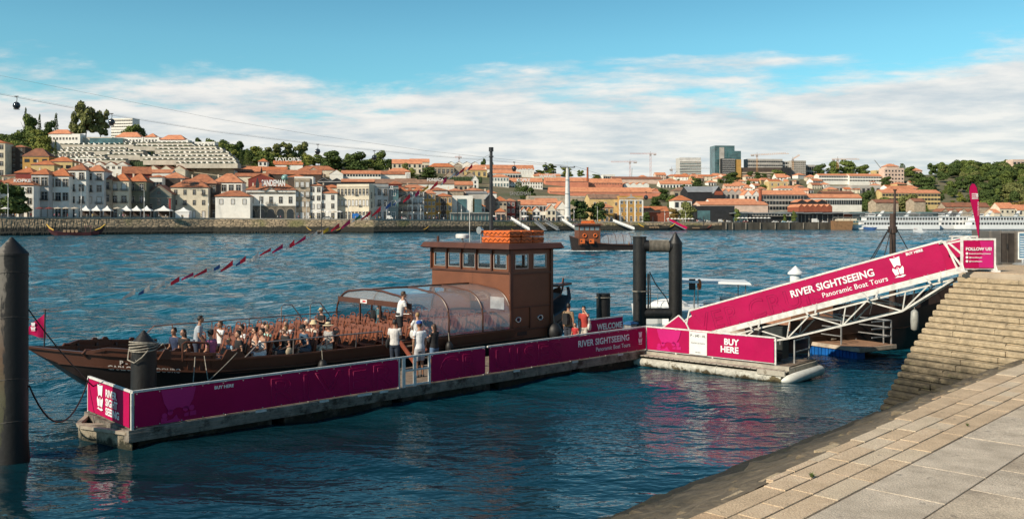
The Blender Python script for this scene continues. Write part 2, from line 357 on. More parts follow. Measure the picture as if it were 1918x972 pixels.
# ================= near quay =================
QO = Vector((1.4, 10.7, 0)); QE = Vector((.69, .724, 0)).normalized(); QN = Vector((-QE.y, QE.x, 0)); ZP = 2.2; ZU = 4.05
def qp(s, d, z): p = QO+QE*s+QN*d; return (p.x, p.y, z)
QM = Matrix(((QE.x, QN.x, 0, QO.x), (QE.y, QN.y, 0, QO.y), (0, 0, 1, 0), (0, 0, 0, 1)))
KS = .27
QS = QM @ Matrix(((1, KS, 0, -KS*3.9), (0, 1, 0, 0), (0, 0, 1, 0), (0, 0, 0, 1)))
def stone(name, c, c2, **kw): return mat(name, c, .9, .1, kw.pop('scale', 2.5), col2=c2, bump=kw.pop('bump', .5), bscale=30, obj=False, **kw)
TAN = [stone('tan_paver_a', (.58,.43,.28), (.44,.32,.205), dirt=(5, (.16,.12,.08), .60)), stone('tan_paver_b', (.62,.47,.32), (.50,.37,.24), dirt=(4, (.2,.15,.1), .62)),
       stone('tan_paver_c', (.54,.37,.23), (.42,.29,.175), dirt=(6, (.13,.1,.07), .6)), stone('tan_paver_d', (.62,.50,.36), (.50,.40,.28), dirt=(5, (.2,.16,.12), .58)), stone('orange_paver', (.54,.37,.23), (.44,.30,.18), dirt=(5, (.15,.1,.07), .62))]
GRAN = [stone('granite_slab_a', (.56,.46,.345), (.34,.275,.205), scale=1.3, dirt=(3, (.12,.10,.085), .60)), stone('granite_slab_b', (.58,.49,.385), (.39,.325,.25), scale=1.8, dirt=(4, (.14,.12,.1), .6)), stone('granite_slab_c', (.50,.41,.305), (.31,.25,.185), scale=1.5, dirt=(3, (.11,.09,.08), .58))]
GROUT = mat('paving_joint', (.16,.125,.09), .95, .3, 8)
STEPM = mat('step_stone', (.50,.39,.25), .92, .2, 1.6, col2=(.34,.26,.165), bump=.7, bscale=14, dirt=(3.2, (.12,.095,.06), .60))
def wet_mat(name, dry, wet, z0, z1):
 m = bpy.data.materials.new(name); m.use_nodes = True; nt = m.node_tree; b = nt.nodes['Principled BSDF']; b.inputs['Roughness'].default_value = .85
 pos = nt.nodes.new('ShaderNodeNewGeometry').outputs['Position']; sp = nd(nt, 'ShaderNodeSeparateXYZ'); nt.links.new(pos, sp.inputs[0])
 n = nd(nt, 'ShaderNodeTexNoise', i_Scale=1.6, i_Detail=7.0, i_Roughness=.7); nt.links.new(pos, n.inputs['Vector'])
 nn = nd(nt, 'ShaderNodeTexNoise', i_Scale=5.0, i_Detail=6.0, i_Roughness=.7); nt.links.new(pos, nn.inputs['Vector'])
 base = ramp(nt, nn.outputs[0], [(.35, tuple(Vector(dry)*.55)), (.65, dry)]).outputs[0]
 wt = ramp(nt, nn.outputs[0], [(.35, tuple(Vector(wet)*.4)), (.6, wet), (.75, (wet[0]*1.3, wet[1]*2.2, wet[2]*.9))]).outputs[0]
 w = mathn(nt, 'ADD', sp.outputs[2], mathn(nt, 'MULTIPLY', mathn(nt, 'SUBTRACT', n.outputs[0], .5), 1.6))
 wr = nd(nt, 'ShaderNodeMapRange'); nt.links.new(w, wr.inputs[0]); wr.inputs[1].default_value = z0; wr.inputs[2].default_value = z1
 nt.links.new(mixc(nt, wr.outputs[0], wt, base), b.inputs['Base Color'])
 bp = nd(nt, 'ShaderNodeBump', i_Strength=.9, i_Distance=.06); nt.links.new(nn.outputs[0], bp.inputs['Height']); nt.links.new(bp.outputs[0], b.inputs['Normal'])
 return m
STEPW = wet_mat('tidal_step_stone', (.50,.39,.25), (.045,.036,.02), 1.0, 1.9)
REVET = wet_mat('revetment_stone', (.22,.17,.11), (.028,.026,.014), 1.25, 2.25)
def slab_row(b, rr, s0, s1, d0, d1, z, lmin, lmax, mats_n, j=.012):
 s = s0
 while s < s1:
  l = rr.uniform(lmin, lmax); b.m = rr.randrange(mats_n); dz = rr.uniform(-.005, .005)
  if mats_n == 5 and rr.random() < .8: b.m = rr.choice((1, 3, 0))
  x0, x1, y0, y1 = s+j, s+l-j, d0+j, d1-j; e = .006
  b.add([(x0,y0,z-.06),(x1,y0,z-.06),(x1,y1,z-.06),(x0,y1,z-.06),(x0,y0,z+dz-e),(x1,y0,z+dz-e),(x1,y1,z+dz-e),(x0,y1,z+dz-e),
               (x0+e,y0+e,z+dz),(x1-e,y0+e,z+dz),(x1-e,y1-e,z+dz),(x0+e,y1-e,z+dz)],
              [(0,1,5,4),(1,2,6,5),(2,3,7,6),(3,0,4,7),(4,5,9,8),(5,6,10,9),(6,7,11,10),(7,4,8,11),(8,9,10,11)])
  s += l
def dE(s): return min(-.02, -.46+.04*max(0, s))
def build_quay():
 rr = random.Random(11)
 b = MB(); b.M = QM; b.box(-16, 23.0, -26, -.5, -1, ZP-.014); tag(b.build('quay_base', GROUT), kind='structure')
 b = MB(); b.M = QM
 for d0, d1, a, c in ((-.80, -.47, .7, 1.6), (-1.12, -.80, .5, 1.3), (-1.47, -1.12, .8, 1.7)): slab_row(b, rr, -12, 21.4, d0, d1, ZP, a, c, 5)
 s = 2.6
 while s < 21.4:
  l = rr.uniform(.6, 1.4); slab_row(b, rr, s, s+l*.5, -.47, dE(s+l/2), ZP, l, l+.001, 5); s += l
 tag(b.build('tan_pavement', TAN), kind='structure')
 b = MB(); b.M = QM; d = -1.48
 for w in (1.02, 1.1, 1.15, 1.1, 1.2, 1.2, 1.2, 1.2, 1.3, 1.3): slab_row(b, rr, -12, 21.4, d-w, d, ZP+.004, 1.3, 2.3, 3, .013); d -= w
 tag(b.build('granite_pavement', GRAN), kind='structure')
 # revetment: rough stone ledges down to the water
 prof = [(-.03, 2.16), (.22, 2.1), (.62, 1.88), (1.2, 1.62), (1.55, 1.5), (1.62, 1.12), (2.1, 1.0), (2.75, .78), (3.2, .66), (3.26, .36), (3.7, .2), (4.2, -.02), (4.6, -.35), (6, -1.5)]
 b = MB(); vs = []; ss = [x*.16-14 for x in range(int(35.2/.16))]
 for i, (d, z) in enumerate(prof):
  for s in ss:
   n1_ = mnoise.noise(Vector((s*1.3, d*2, i*.7)))*.11 if i > 0 else mnoise.noise(Vector((s*2, 0, 3)))*.02
   n2_ = mnoise.noise(Vector((s*2.1+9, d*3, 2)))*.07 if i > 1 else 0
   vs.append(qp(s, d+dE(s)*max(0, 1-max(0, d)/2.2)+n1_+mnoise.noise(Vector((s*5, d*5, 1)))*.03, z+n2_))
 n = len(ss); b.add(vs, [(j*n+i, j*n+i+1, (j+1)*n+i+1, (j+1)*n+i) for j in range(len(prof)-1) for i in range(n-1)])
 tag(b.build('revetment', REVET), 'rough weedy stone ledges falling from the paved quay to the water', 'quay edge')
 # coursed ledge stones
 b = MB(); b.M = QM
 for dd, w, z, lo_, hi_ in ((.02,.40,2.09,.5,1.3),(.46,.50,1.84,.6,1.5),(1.02,.55,1.56,.7,1.7),(1.70,.6,1.12,.6,1.6),(2.45,.6,.74,.6,1.5),(3.2,.6,.36,.5,1.3)):
  s = -12
  while s < 20.8:
   l = rr.uniform(lo_, hi_); b.m = 0
   if rr.random() < .93: a = rr.uniform(-.07,.07); zt = z+rr.uniform(-.05,.05); q = dE(s)*max(0, 1-dd/2.2)+dd+a; ti = rr.uniform(-.03,.03); x0,x1,y0,y1 = s+.012, s+l-.012, q-.1, q+w; e = .03; b.loft([[(x0,y0,zt-.4),(x1,y0,zt-.4),(x1,y1,zt-.4),(x0,y1,zt-.4)],[(x0,y0,zt-e),(x1,y0,zt-e+ti),(x1,y1,zt-e+ti-.03),(x0,y1,zt-e-.03)],[(x0+e,y0+e,zt),(x1-e,y0+e,zt+ti),(x1-e,y1-e,zt+ti-.03),(x0+e,y1-e,zt-.03)]])
   s += l
 tag(b.build('ledge_stones', REVET), kind='structure')
 # loose tan edge stones
 b = MB(); s = -10
 while s < 21:
  l = rr.uniform(.35, 1.0); w = rr.uniform(.12, .26); z = 2.07+rr.uniform(-.03, .02); M = QM @ Matrix.Translation((s+l/2, dE(s)+.02+w/2, z)) @ Matrix.Rotation(rr.uniform(-.05, .05), 4, 'Z') @ Matrix.Rotation(rr.uniform(-.03, .12), 4, 'X').inverted()
  b.M = M; b.m = rr.choice((0, 1, 0, 2)); b.box(-l/2+.01, l/2-.01, -w/2, w/2, -.15, .05); s += l
 tag(b.build('edge_stones', [STEPM, REVET, TAN[2]]), kind='structure')
 # steps
 st = thing('stone_steps', 'broad flight of worn tan stone steps going down from the upper quay into the water', 'steps', qp(23.3, 0, ZU))
 DL = lambda f: .62*math.sin(min(f, .62)/.62*1.57)+.5*max(0, f-.45)
 N = 22; rise = 3.85/N; go = 4.73/N
 for i in range(N+1):
  z = ZU-i*rise; s1 = 23.3-(i-1)*go+.02; s0 = 23.3-i*go; dl = 3.55+DL(i/N)
  b = MB(); b.M = Matrix.Translation(-st.location) @ QS; dr = -14 if z > ZP+.05 else -.25; d = dl; j = .004
  thick = rise+.05; ov = .032
  wob = [rr.uniform(-.02, .02) for _ in range(40)]; q = 0
  while d > dr:
   w = rr.uniform(.9, 1.9); dn = max(d-w, dr); a = wob[q % 40]*(.6+i*.08); c = a*.6+rr.uniform(-.008, .008); q += 1
   zz_ = z+c; e = .018+.0016*i; x0, x1, y0, y1 = s0-ov+a, s1, dn+j, d-j
   b.box(x0+.05, x1, y0, y1, z-thick, z-.128)
   b.add([(x0,y0,z-.13),(x1,y0,z-.13),(x1,y1,z-.13),(x0,y1,z-.13),(x0,y0,zz_-e),(x1,y0,zz_-e),(x1,y1,zz_-e),(x0,y1,zz_-e),
                   (x0+e,y0+e*.5,zz_),(x1,y0+e*.5,zz_),(x1,y1-e*.5,zz_),(x0+e,y1-e*.5,zz_)],
                  [(0,1,5,4),(2,3,7,6),(3,0,4,7),(4,5,9,8),(6,7,11,10),(7,4,8,11),(8,9,10,11)])
   if i == 0: break
   d = dn
  if i: b.build('step', STEPW, st)
  else: pass
 b = MB(); b.M = Matrix.Translation(-st.location) @ QS          # masonry body beneath the treads
 for i in range(N+1):
  z = ZU-i*rise-.06; b.box(23.3-i*go+.03, 24.6, -14 if z > ZP else -.25, 3.50+DL(i/N), z-rise-.02, z-.001*i)
 b.box(19.6, 24.6, -.2, 4.16, -1.2, .1); b.build('step_body', STEPW, st)
 # upper quay
 poly = [(23.22, 3.55), (27.2, 3.6), (27.2, 4.9), (31.5, 4.9), (60, 5.2), (60, -30), (14.16, -30)]
 b = MB(); b.slab([qp(s, d, ZU) for s, d in poly], -5.5, (0, 0, 1)); o = b.build('upper_quay', mat('upper_quay_stone', (.40,.33,.25), .9, .15, 1.2, bump=.3, dirt=(2, (.2,.16,.12), .6))); tag(o, kind='structure')
 b = MB(); b.M = QS
 for s0 in [23.33+i*.9 for i in range(14)]:
  slab_row(b, rr, s0, s0+.88, -6, 3.5, ZU+.012, .88, .89, 1, .008) if False else b.box(s0, s0+.885, -8, 3.5, ZU-.05, ZU+.012+rr.uniform(-.002, .002))
 tag(b.build('landing_pavement', TAN[0]), kind='structure')
build_quay()
# weeds in the paving joints
def weed(px, py, sc, label):
 b = MB(); rr = random.Random(int(px)); p = pz(px, py, ZP+.01)
 for i in range(40):
  a = rr.uniform(0, 6.28); l = rr.uniform(.4, 1)*.09*sc; tl = rr.uniform(.2, 1.1); r0 = Vector((math.cos(a), math.sin(a), 0))
  base = r0*rr.uniform(0, .02)*sc; tip = base+r0*l*math.sin(tl)+Vector((0, 0, l*math.cos(tl))); sd_ = Vector((-r0.y, r0.x, 0))*.005*sc; mid = (base+tip)/2+Vector((0,0,.012*sc))
  b.add([base-sd_, base+sd_, mid+sd_, mid-sd_, tip], [(0,1,2,3), (3,2,4)])
 o = b.build('weed', mat('weed_green', (.10,.14,.03), .7, .3, 20), loc=p); tag(o, label, 'weed', 'weeds in the quay paving')
weed(1521, 893, 1.0, 'small tuft of green weed in the joint of the tan paving near the water')
weed(1812, 797, .7, 'faint sprig of weed beside the granite slabs further up the quay')
# ================= landing pontoon (local x along it, local y towards the boat) =================
UX = Vector((.7255, .6882, 0)); UY = Vector((-.6882, .7255, 0)); ANG = math.atan2(.6882, .7255); PO = Vector((-9.42, 22.5, 0))
PL = 20.42; PW = 3.06; DZ = .55
def sail_logo(b, cx, cy, s, sx=1.0, gap=.0):
 """white boat emblem drawn as flat polygons in the local XY plane"""
 def P(l): b.add([(cx+x*s*sx, cy+y*s, 0) for x, y in l], [tuple(range(len(l)))])
 P([(-.42,1.0),(-.05,.93),(.42,1.0),(.30,.22),(.0,.34),(-.26,.20)])
 P([(-.05,1.0),(.0,1.12),(.03,.98)])
 P([(-.48,.02),(-.40,.20),(-.28,.08),(-.12,.0),(-.03,.22),(-.03,-.42),(-.36,-.45)])
 P([(.48,.02),(.42,.20),(.28,.08),(.14,.0),(.03,.22),(.03,-.42),(.34,-.45)])
 P([(-.46,-.62),(-.2,-.50),(.0,-.58),(.25,-.50),(.5,-.60),(.2,-.70),(-.1,-.66)])
def big_logo(b, cx, cy, w, h):
 """large tone-on-tone emblem: sail above, two hull halves with round heads"""
 def P(l): b.add([(cx+x*w, cy+y*h, 0) for x, y in l], [tuple(range(len(l)))])
 P([(-.42,1),(.5,1),(.42,.62),(.28,.34),(.06,.42),(-.02,.42),(-.2,.30),(-.34,.6)])
 P([(-.02,.22),(.02,.10),(.1,.02),(.5,-.0),(.5,0),(-.42,0),(-.42,.02),(-.12,.10)])
 for x, y in ((-.33,.22),(-.18,.30),(.22,.36),(.38,.36)): b.add([(cx+x*w+.075*w*math.cos(t*.785), cy+y*h+.075*w*math.sin(t*.785), 0) for t in range(8)], [tuple(range(8))])
 P([(.18,.12),(.30,.12),(.30,.24),(.18,.20)]); P([(.33,.12),(.5,.12),(.5,.26),(.33,.25)]); P([(-.42,.04),(-.28,.05),(-.25,.14),(-.42,.16)])
def decal(name, b, M4, m, parent):
 b.v = [tuple(M4 @ Vector(v)) for v in b.v]
 me = bpy.data.meshes.new(name); me.from_pydata(b.v, [], b.f); me.materials.append(m); o = bpy.data.objects.new(name, me); COL.objects.link(o); o.parent = parent; return o
def banner_sheet(x0, x1, z0, z1, t=.012, wav=.010, seed=1):
 """vinyl sheet in local XZ with slight ripples"""
 b = MB(); nx = max(2, int((x1-x0)/.12)); nz = 8; rr = random.Random(seed)
 f = lambda x, z: wav*(mnoise.noise(Vector((x*1.1+z*.8, z*1.5-x*.4, seed)))*1.6)*min(1, 8*(x-x0)/(x1-x0), 8*(x1-x)/(x1-x0))
 vs = [(x0+(x1-x0)*i/nx, f(x0+(x1-x0)*i/nx, z0+(z1-z0)*j/nz), z0+(z1-z0)*j/nz) for j in range(nz+1) for i in range(nx+1)]
 vs2 = [(x, y+t, z) for x, y, z in vs]; n = nx+1; fs = [(j*n+i, j*n+i+1, (j+1)*n+i+1, (j+1)*n+i) for j in range(nz) for i in range(nx)]
 b.add(vs, fs); b.add(vs2, fs); return b
def eyelets(b, x0, x1, z0, z1, n):
 for i in range(n+1):
  x = x0+(x1-x0)*i/n
  for z in (z0+.025, z1-.025): b.box(x-.012, x+.012, -.016, -.012, z-.012, z+.012)
def pontoon():
 t = thing('landing_pontoon', 'long grey landing pontoon with plum sightseeing banners along its river side', 'pontoon', PO, ANG)
 b = MB()
 for i in range(int(PL/.14)): b.box(i*.14+.004, i*.14+.136, .06, PW-.06, DZ-.045, DZ)
 b.build('deck', WOODDECK, t)
 b = MB(); g = mat('pontoon_side_metal', (.24,.21,.175), .55, .25, 3, metal=.2, dirt=(2.2, (.04,.032,.022), .50))
 for y0, y1 in ((-.05, .055), (PW-.055, PW+.05)):
  b.box(-.1, PL, y0, y1, .24, DZ-.012)
  for z in (.29, .36, .43): b.box(-.1, PL, (y0-.02 if y0 < 1 else y1), (y0 if y0 < 1 else y1+.02), z, z+.035)
 b.box(-.1, .055, .055, PW-.055, .24, DZ-.02); b.box(PL-.055, PL, .055, PW-.055, .24, DZ-.02)
 b.build('side_beam', g, t)
 hullm = wet_mat('pontoon_hull', (.13,.11,.085), (.022,.021,.012), .12, .34)
 b = MB()
 for x0 in (.2, 4.3, 8.4, 12.5, 16.6): b.box(x0, x0+3.7, .15, PW-.15, -.6, .235)
 b.build('float', hullm, t)
 b = MB(); b.box(PL+.1, PL+3.2, .1, PW-.06, DZ-.10, DZ-.002); b.box(PL+.2, PL+3.1, .2, PW-.15, -.5, DZ-.11); b.build('corner_platform', g, t)
 # triangular steel end frame
 b = MB(); A = Vector((0, 0, .42)); B = Vector((0, PW, .42)); Cc = Vector((-1.55, PW*.62, .42)); C2 = Vector((-1.15, -.0, .42))
 pts = [A, Vector((-.62, 1.70, .42)), Vector((-.60, 2.05, .42)), B]
 # box plate wall under the end
 for p, q in zip(pts[:-1], pts[1:]): b.beam(p+Vector((0,0,.02)), q+Vector((0,0,.02)), .12, .08);
 b.beam(pts[1], Vector((0, 1.5, .42)), .08); b.beam(pts[2], Vector((0, 1.5, .42)), .08); b.beam(Vector((0,.75,.42)), Vector((-.5,1.4,.42)), .06)
 b.build('end_frame', mat('rusty_beige_metal', (.36,.31,.24), .6, .2, 3, dirt=(3, (.12,.08,.05), .56)), t)
 b = MB(); b.slab([(p.x, p.y, -.35) for p in pts]+[], .7, (0,0,1))
 b.v = [(x*(1.0 if z > 0 else .9), y, z if z < 0 else .37) for x, y, z in b.v]
 b2 = MB();
 for p, q in zip(pts[:-1], pts[1:]):
  n_ = (q-p).cross(Vector((0,0,1))).normalized()*.03; b2.add([(p.x,p.y,-.35),(q.x,q.y,-.35),(q.x,q.y,.38),(p.x,p.y,.38),(p.x+n_.x,p.y+n_.y,-.35),(q.x+n_.x,q.y+n_.y,-.35),(q.x+n_.x,q.y+n_.y,.38),(p.x+n_.x,p.y+n_.y,.38)], [(0,1,2,3),(7,6,5,4),(0,4,5,1),(3,2,6,7),(1,5,6,2),(0,3,7,4)])
 b2.build('end_plate', wet_mat('pontoon_end_plate', (.34,.29,.21), (.03,.03,.015), .10, .26), t)
 # rail frames
 zt = DZ+.93; b = MB(); gx0, gx1 = 8.15, 9.35
 def rail(x0, x1, posts):
  b.beam((x0, 0, zt), (x1, 0, zt), .06, .055); b.beam((x0, .005, DZ+.05), (x1, .005, DZ+.05), .03, .03)
  for x in posts: b.box(x-.03, x+.03, -.032, .03, DZ-.15, zt-.028)
 rail(0, gx0, (0, gx0)); rail(gx1, 11.72, (gx1,)); rail(11.84, PL, (PL-.02,))
 for x in (2.5, 5, 11.7, 14, 16, 18): b.box(x-.02, x+.02, .02, .06, DZ, zt-.03)
 b.beam((gx0, 0, zt), (gx1, 0, zt), .06, .055)
 for x in (gx0+.19, (gx0+gx1)/2+.02): b.box(x-.045, x+.045, -.035, .03, DZ-.02, zt-.028)
 for z in (DZ+.04, DZ+.50): b.beam((gx0+.19, 0, z), (gx1, 0, z), .05)
 # short end rail
 b.beam((0, .03, zt), (0, PW, zt), .06, .055); b.box(-.03, .03, PW-.03, PW+.03, DZ-.1, zt-.028); b.beam((0, .03, DZ+.05), (0, PW, DZ+.05), .03)
 for x0, w in ((3.3,.32),(5.3,.3),(6.6,.5),(7.4,.3),(13,.3),(16,.3),(18.6,.3)): b.box(x0, x0+w, -.075, -.05, DZ-.06, DZ+.01)
 b.build('rail_frame', RAILWHITE, t)
 z0, z1 = DZ+.035, zt-.035
 def panel(x0, x1, seed):
  s = banner_sheet(x0, x1, z0, z1, seed=seed); s.m = 1; eyelets(s, x0+.05, x1-.05, z0, z1, int((x1-x0)/.55)); o = s.build('banner', [MAG, GALV], t, smooth=True, loc=(0, -.045, 0))
  return o
 p1 = panel(.05, gx0-.04, 3); p2 = panel(gx1+.04, 11.7, 5); p3 = panel(11.88, PL-.06, 7)
 FM = lambda x, z: frame((x, -.018, z), (1,0,0), (0,0,1))
 b = MB(); big_logo(b, 1.12, z0+.01, 1.0, z1-z0-.02) ; decal('large_emblem_print', b, frame((0, -.0155, 0), (1,0,0), (0,0,1)), MAGHI, p1)
 put_text('lettering', 'BUY HERE', .115, FM(2.12, z1-.16), LETW, p1, offset=.03, extrude=.001, xscale=1.05)
 put_text('large_outline_lettering', 'RIVER', 1.04, FM(3.65, z0+.06), MAGLN, p1, outline=.0045, spacing=1.15, xscale=1.45)
 put_text('large_outline_lettering', 'CR', 1.0, FM(gx1+.35, z0+.06), MAGLN, p2, outline=.0045, spacing=1.1, xscale=1.2)
 put_text('large_outline_lettering', 'UISES', 1.0, FM(12.1, z0+.06), MAGLN, p3, outline=.0045, spacing=1.1, xscale=1.3)
 put_text('lettering', 'RIVER SIGHTSEEING', .33, FM(16.3, z1-.40), LETW, p3, offset=.022, extrude=.001, xscale=1.0, spacing=1.03)
 put_text('lettering', 'Panoramic Boat Tours', .225, FM(17.3, z1-.66), LETW, p3, offset=.006, extrude=.001)
 b = MB(); sail_logo(b, 19.98, z0+.42, .30, .85); decal('boat_emblem', b, frame((0, -.018, 0), (1,0,0), (0,0,1)), LETW, p3)
 # end banner
 s = banner_sheet(.05, PW-.06, z0, z1, seed=9); M = Matrix(((0, 1, 0, 0), (-1, 0, 0, PW), (0, 0, 1, 0), (0, 0, 0, 1)))
 s.v = [tuple(M @ Vector((x, y-.045, z))) for x, y, z in s.v]; pe = s.build('banner', MAG, t, smooth=True)
 FE = lambda x, z: M @ frame((x, -.062, z), (1,0,0), (0,0,1))
 b = MB(); sail_logo(b, 1.02, z0+.42, .40, 1.15); decal('boat_emblem', b, M @ frame((0, -.062, 0), (1,0,0), (0,0,1)), LETW, pe)
 for i, w in enumerate(('RIVER', 'SIGHT', 'SEEING')): put_text('lettering', w, .26, FE(1.42, z0+.57-.235*i), LETW, pe, offset=.035, extrude=.001, xscale=1.15)
 return t
pontoon()
def welcome():
 # welcome board on the river side of the pontoon, near the gangway
 t = thing('welcome_board', 'low plum banner board reading WELCOME on the far side of the pontoon', 'banner', PO+UX*20.15+UY*(PW-.1)+Vector((0,0,DZ)), ANG)
 b = MB()
 for x in (-.05, 2.35): b.box(x-.03, x+.03, -.03, .03, 0, .95)
 b.beam((-.1, 0, .97), (2.4, 0, .97), .05); b.build('rail_frame', RAILWHITE, t)
 s = banner_sheet(-.03, 2.33, .06, .94, seed=12); o = s.build('banner', MAG, t, smooth=True, loc=(0,-.045,0))
 put_text('lettering', 'WELCOME', .36, frame((.62, -.02, .50), (1,0,0), (0,0,1)), LETW, o, offset=.03, extrude=.001, xscale=.95)
welcome()
# ================= side pontoon with the ticket banner =================
A2 = PO+UX*PL; E2 = Vector((9.56, 32.9, 0)); SD = (E2-A2).normalized(); SL = (E2-A2).length; SA = math.atan2(SD.y, SD.x)
def side_pontoon():
 t = thing('side_pontoon', 'short pontoon leg with bright magenta BUY HERE banner and round white float tubes', 'pontoon', A2, SA)
 # local x along SD, local y away from the camera
 b = MB(); n = int(6.05/.14)
 for i in range(n): b.box(i*.14+.004, i*.14+.136, .0, 2.4, .44, .49)
 b.build('deck', WOODDECK, t)
 b = MB(); b.box(-.1, 6.1, -.12, -.005, .30, .50); b.box(-.1, 6.1, -.34, -.12, .33, .36)
 for i in range(26): b.box(i*.23, i*.23+.2, -.52, -.12, .36, .39)
 b.box(5.97, 6.1, -.1, 2.4, .26, .44); b.box(5.1, 6.15, -.6, -.5, .22, .40); b.box(-.1, 6.0, 2.35, 2.45, .26, .44)
 b.build('side_beam', mat('side_pontoon_metal', (.42,.38,.31), .55, .2, 3, dirt=(3, (.12,.09,.06), .55)), t)
 tubm = wet_mat('float_tube', (.58,.56,.48), (.12,.09,.045), -.02, .08)
 b = MB(); b.tube([(-.2,-.42,.10),(6.0,-.42,.10)], .17, 16)
 for x in (1.4, 3.4, 5.3): b.tube([(x-.03,-.42,.10),(x+.03,-.42,.10)], .19, 16)
 b.build('float_tube', tubm, t, smooth='auto')
 b = MB(); b.tube([(6.12,-.75,.08),(6.22,-.5,.10),(6.3,0,.13),(6.35,2.0,.16),(6.35,2.3,.16)], [.05,.16,.19,.19,.08], 18); b.build('float_tube', mat('pale_tube', (.66,.66,.60), .5, .1, 3, dirt=(3,(.3,.26,.18),.6)), t, smooth=True)
 b = MB(); b.box(.1, 5.9, .1, 2.3, -.5, .25); b.build('float', wet_mat('side_hull', (.10,.085,.06), (.02,.02,.012), .1, .3), t)
 z0, z1 = DZ+.03, DZ+.90; b = MB()
 b.beam((0, 0, z1+.04), (SL, 0, z1+.04), .055); b.beam((0, 0, z0-.02), (SL, 0, z0-.02), .04)
 for x in (0.03, 1.4, 3, SL): b.box(x-.03, x+.03, -.03, .03, .45, z1+.012)
 b.box(SL-.2, SL+.12, -.1, .05, .44, .50)
 b.build('rail_frame', RAILWHITE, t)
 s = banner_sheet(.07, SL-.05, z0, z1, seed=21); o = s.build('banner', MAG, t, smooth=True, loc=(0,-.045,0))
 b = MB(); big_logo(b, 1.05, z0+.01, 1.2, z1-z0-.02); decal('large_emblem_print', b, frame((0,-.016,0), (1,0,0), (0,0,1)), MAGHI, o)
 b = MB(); b.box(2.02, 2.78, -.022, -.004, z0, z1); pl = b.build('notice_plate', mat('notice_white', (.72,.72,.70), .5, .04, 4), o)
 K = mat('black_print', (.03,.03,.03), .6)
 put_text('lettering', 'P - 240 - AL', .135, frame((2.4, -.025, z1-.19), (1,0,0), (0,0,1)), K, pl, offset=.012, extrude=.001, align='CENTER', xscale=1)
 for q, (w, zz, sz) in enumerate((('PONTÃO DO PORTO', z0+.42, .062), ('DOURO', z0+.07, .06))): put_text('lettering', w, sz, frame((2.4, -.025, zz), (1,0,0), (0,0,1)), K, pl, offset=.01, extrude=.001, align='CENTER', xscale=1)
 for q, w in enumerate(('BUY', 'HERE')): put_text('lettering', w, .32, frame((4.10, -.022, z0+.50-.29*q), (1,0,0), (0,0,1)), LETW, o, offset=.035, extrude=.001, align='RIGHT', xscale=1.0)
 # stern rail
 b = MB()
 for y in (.9, 2.2): b.beam((5.85, y, .49), (5.85, y, 1.35), .05)
 for z in (.9, 1.33): b.beam((5.85, .9, z), (5.85, 2.2, z), .04)
 b.beam((5.85, 2.2, 1.33), (4.4, 2.3, 1.33), .04)
 b.build('hand_rail', GALV, t)
side_pontoon()
def local(o, d, x, y, z): n = Vector((-d.y, d.x, 0)); return o+d*x+n*y+Vector((0,0,z))
def cabinet():
 t = thing('control_cabinet', 'dark green-black metal cabinet standing on the short pontoon leg behind the magenta banner', 'cabinet', local(A2, SD, 4.45, .85, .49), SA)
 m = mat('cabinet_paint', (.025,.03,.028), .45, .2, 3)
 b = MB(); b.box(0, .95, 0, .55, .12, 1.28); b.box(.25, .7, .1, .45, 0, .12); b.build('body', m, t)
 b = MB(); b.box(-.03, .98, -.03, .58, 1.283, 1.32); b.build('top', m, t)
 b = MB(); b.box(.03, .46, -.015, -.002, .16, 1.24); b.box(.49, .92, -.015, -.002, .16, 1.24); b.build('door', m, t)
 b = MB(); b.box(.86, .88, -.03, -.016, .65, .78); b.build('handle', GALV, t)
cabinet()
def small_junction_box(s, v, label):
 t = thing('power_pedestal', label, 'pedestal', PO+UX*s+UY*v+Vector((0,0,DZ)), ANG)
 b = MB(); b.box(-.2, .2, -.2, .2, 0, .62); b.box(-.16,.16,-.22,-.2,.35,.55); b.build('body', GALV, t)
 b = MB(); b.slab([(-.26,-.26,.62),(.26,-.26,.62),(.26,.26,.62),(-.26,.26,.62)], .07, (0,0,1)); b.box(-.14,.14,-.14,.14,.69,.74); b.build('cap', mat('blue_plastic', (.03,.13,.30), .4), t)
small_junction_box(22.75, PW-.35, 'grey service pedestal with blue cap beside the WELCOME board')

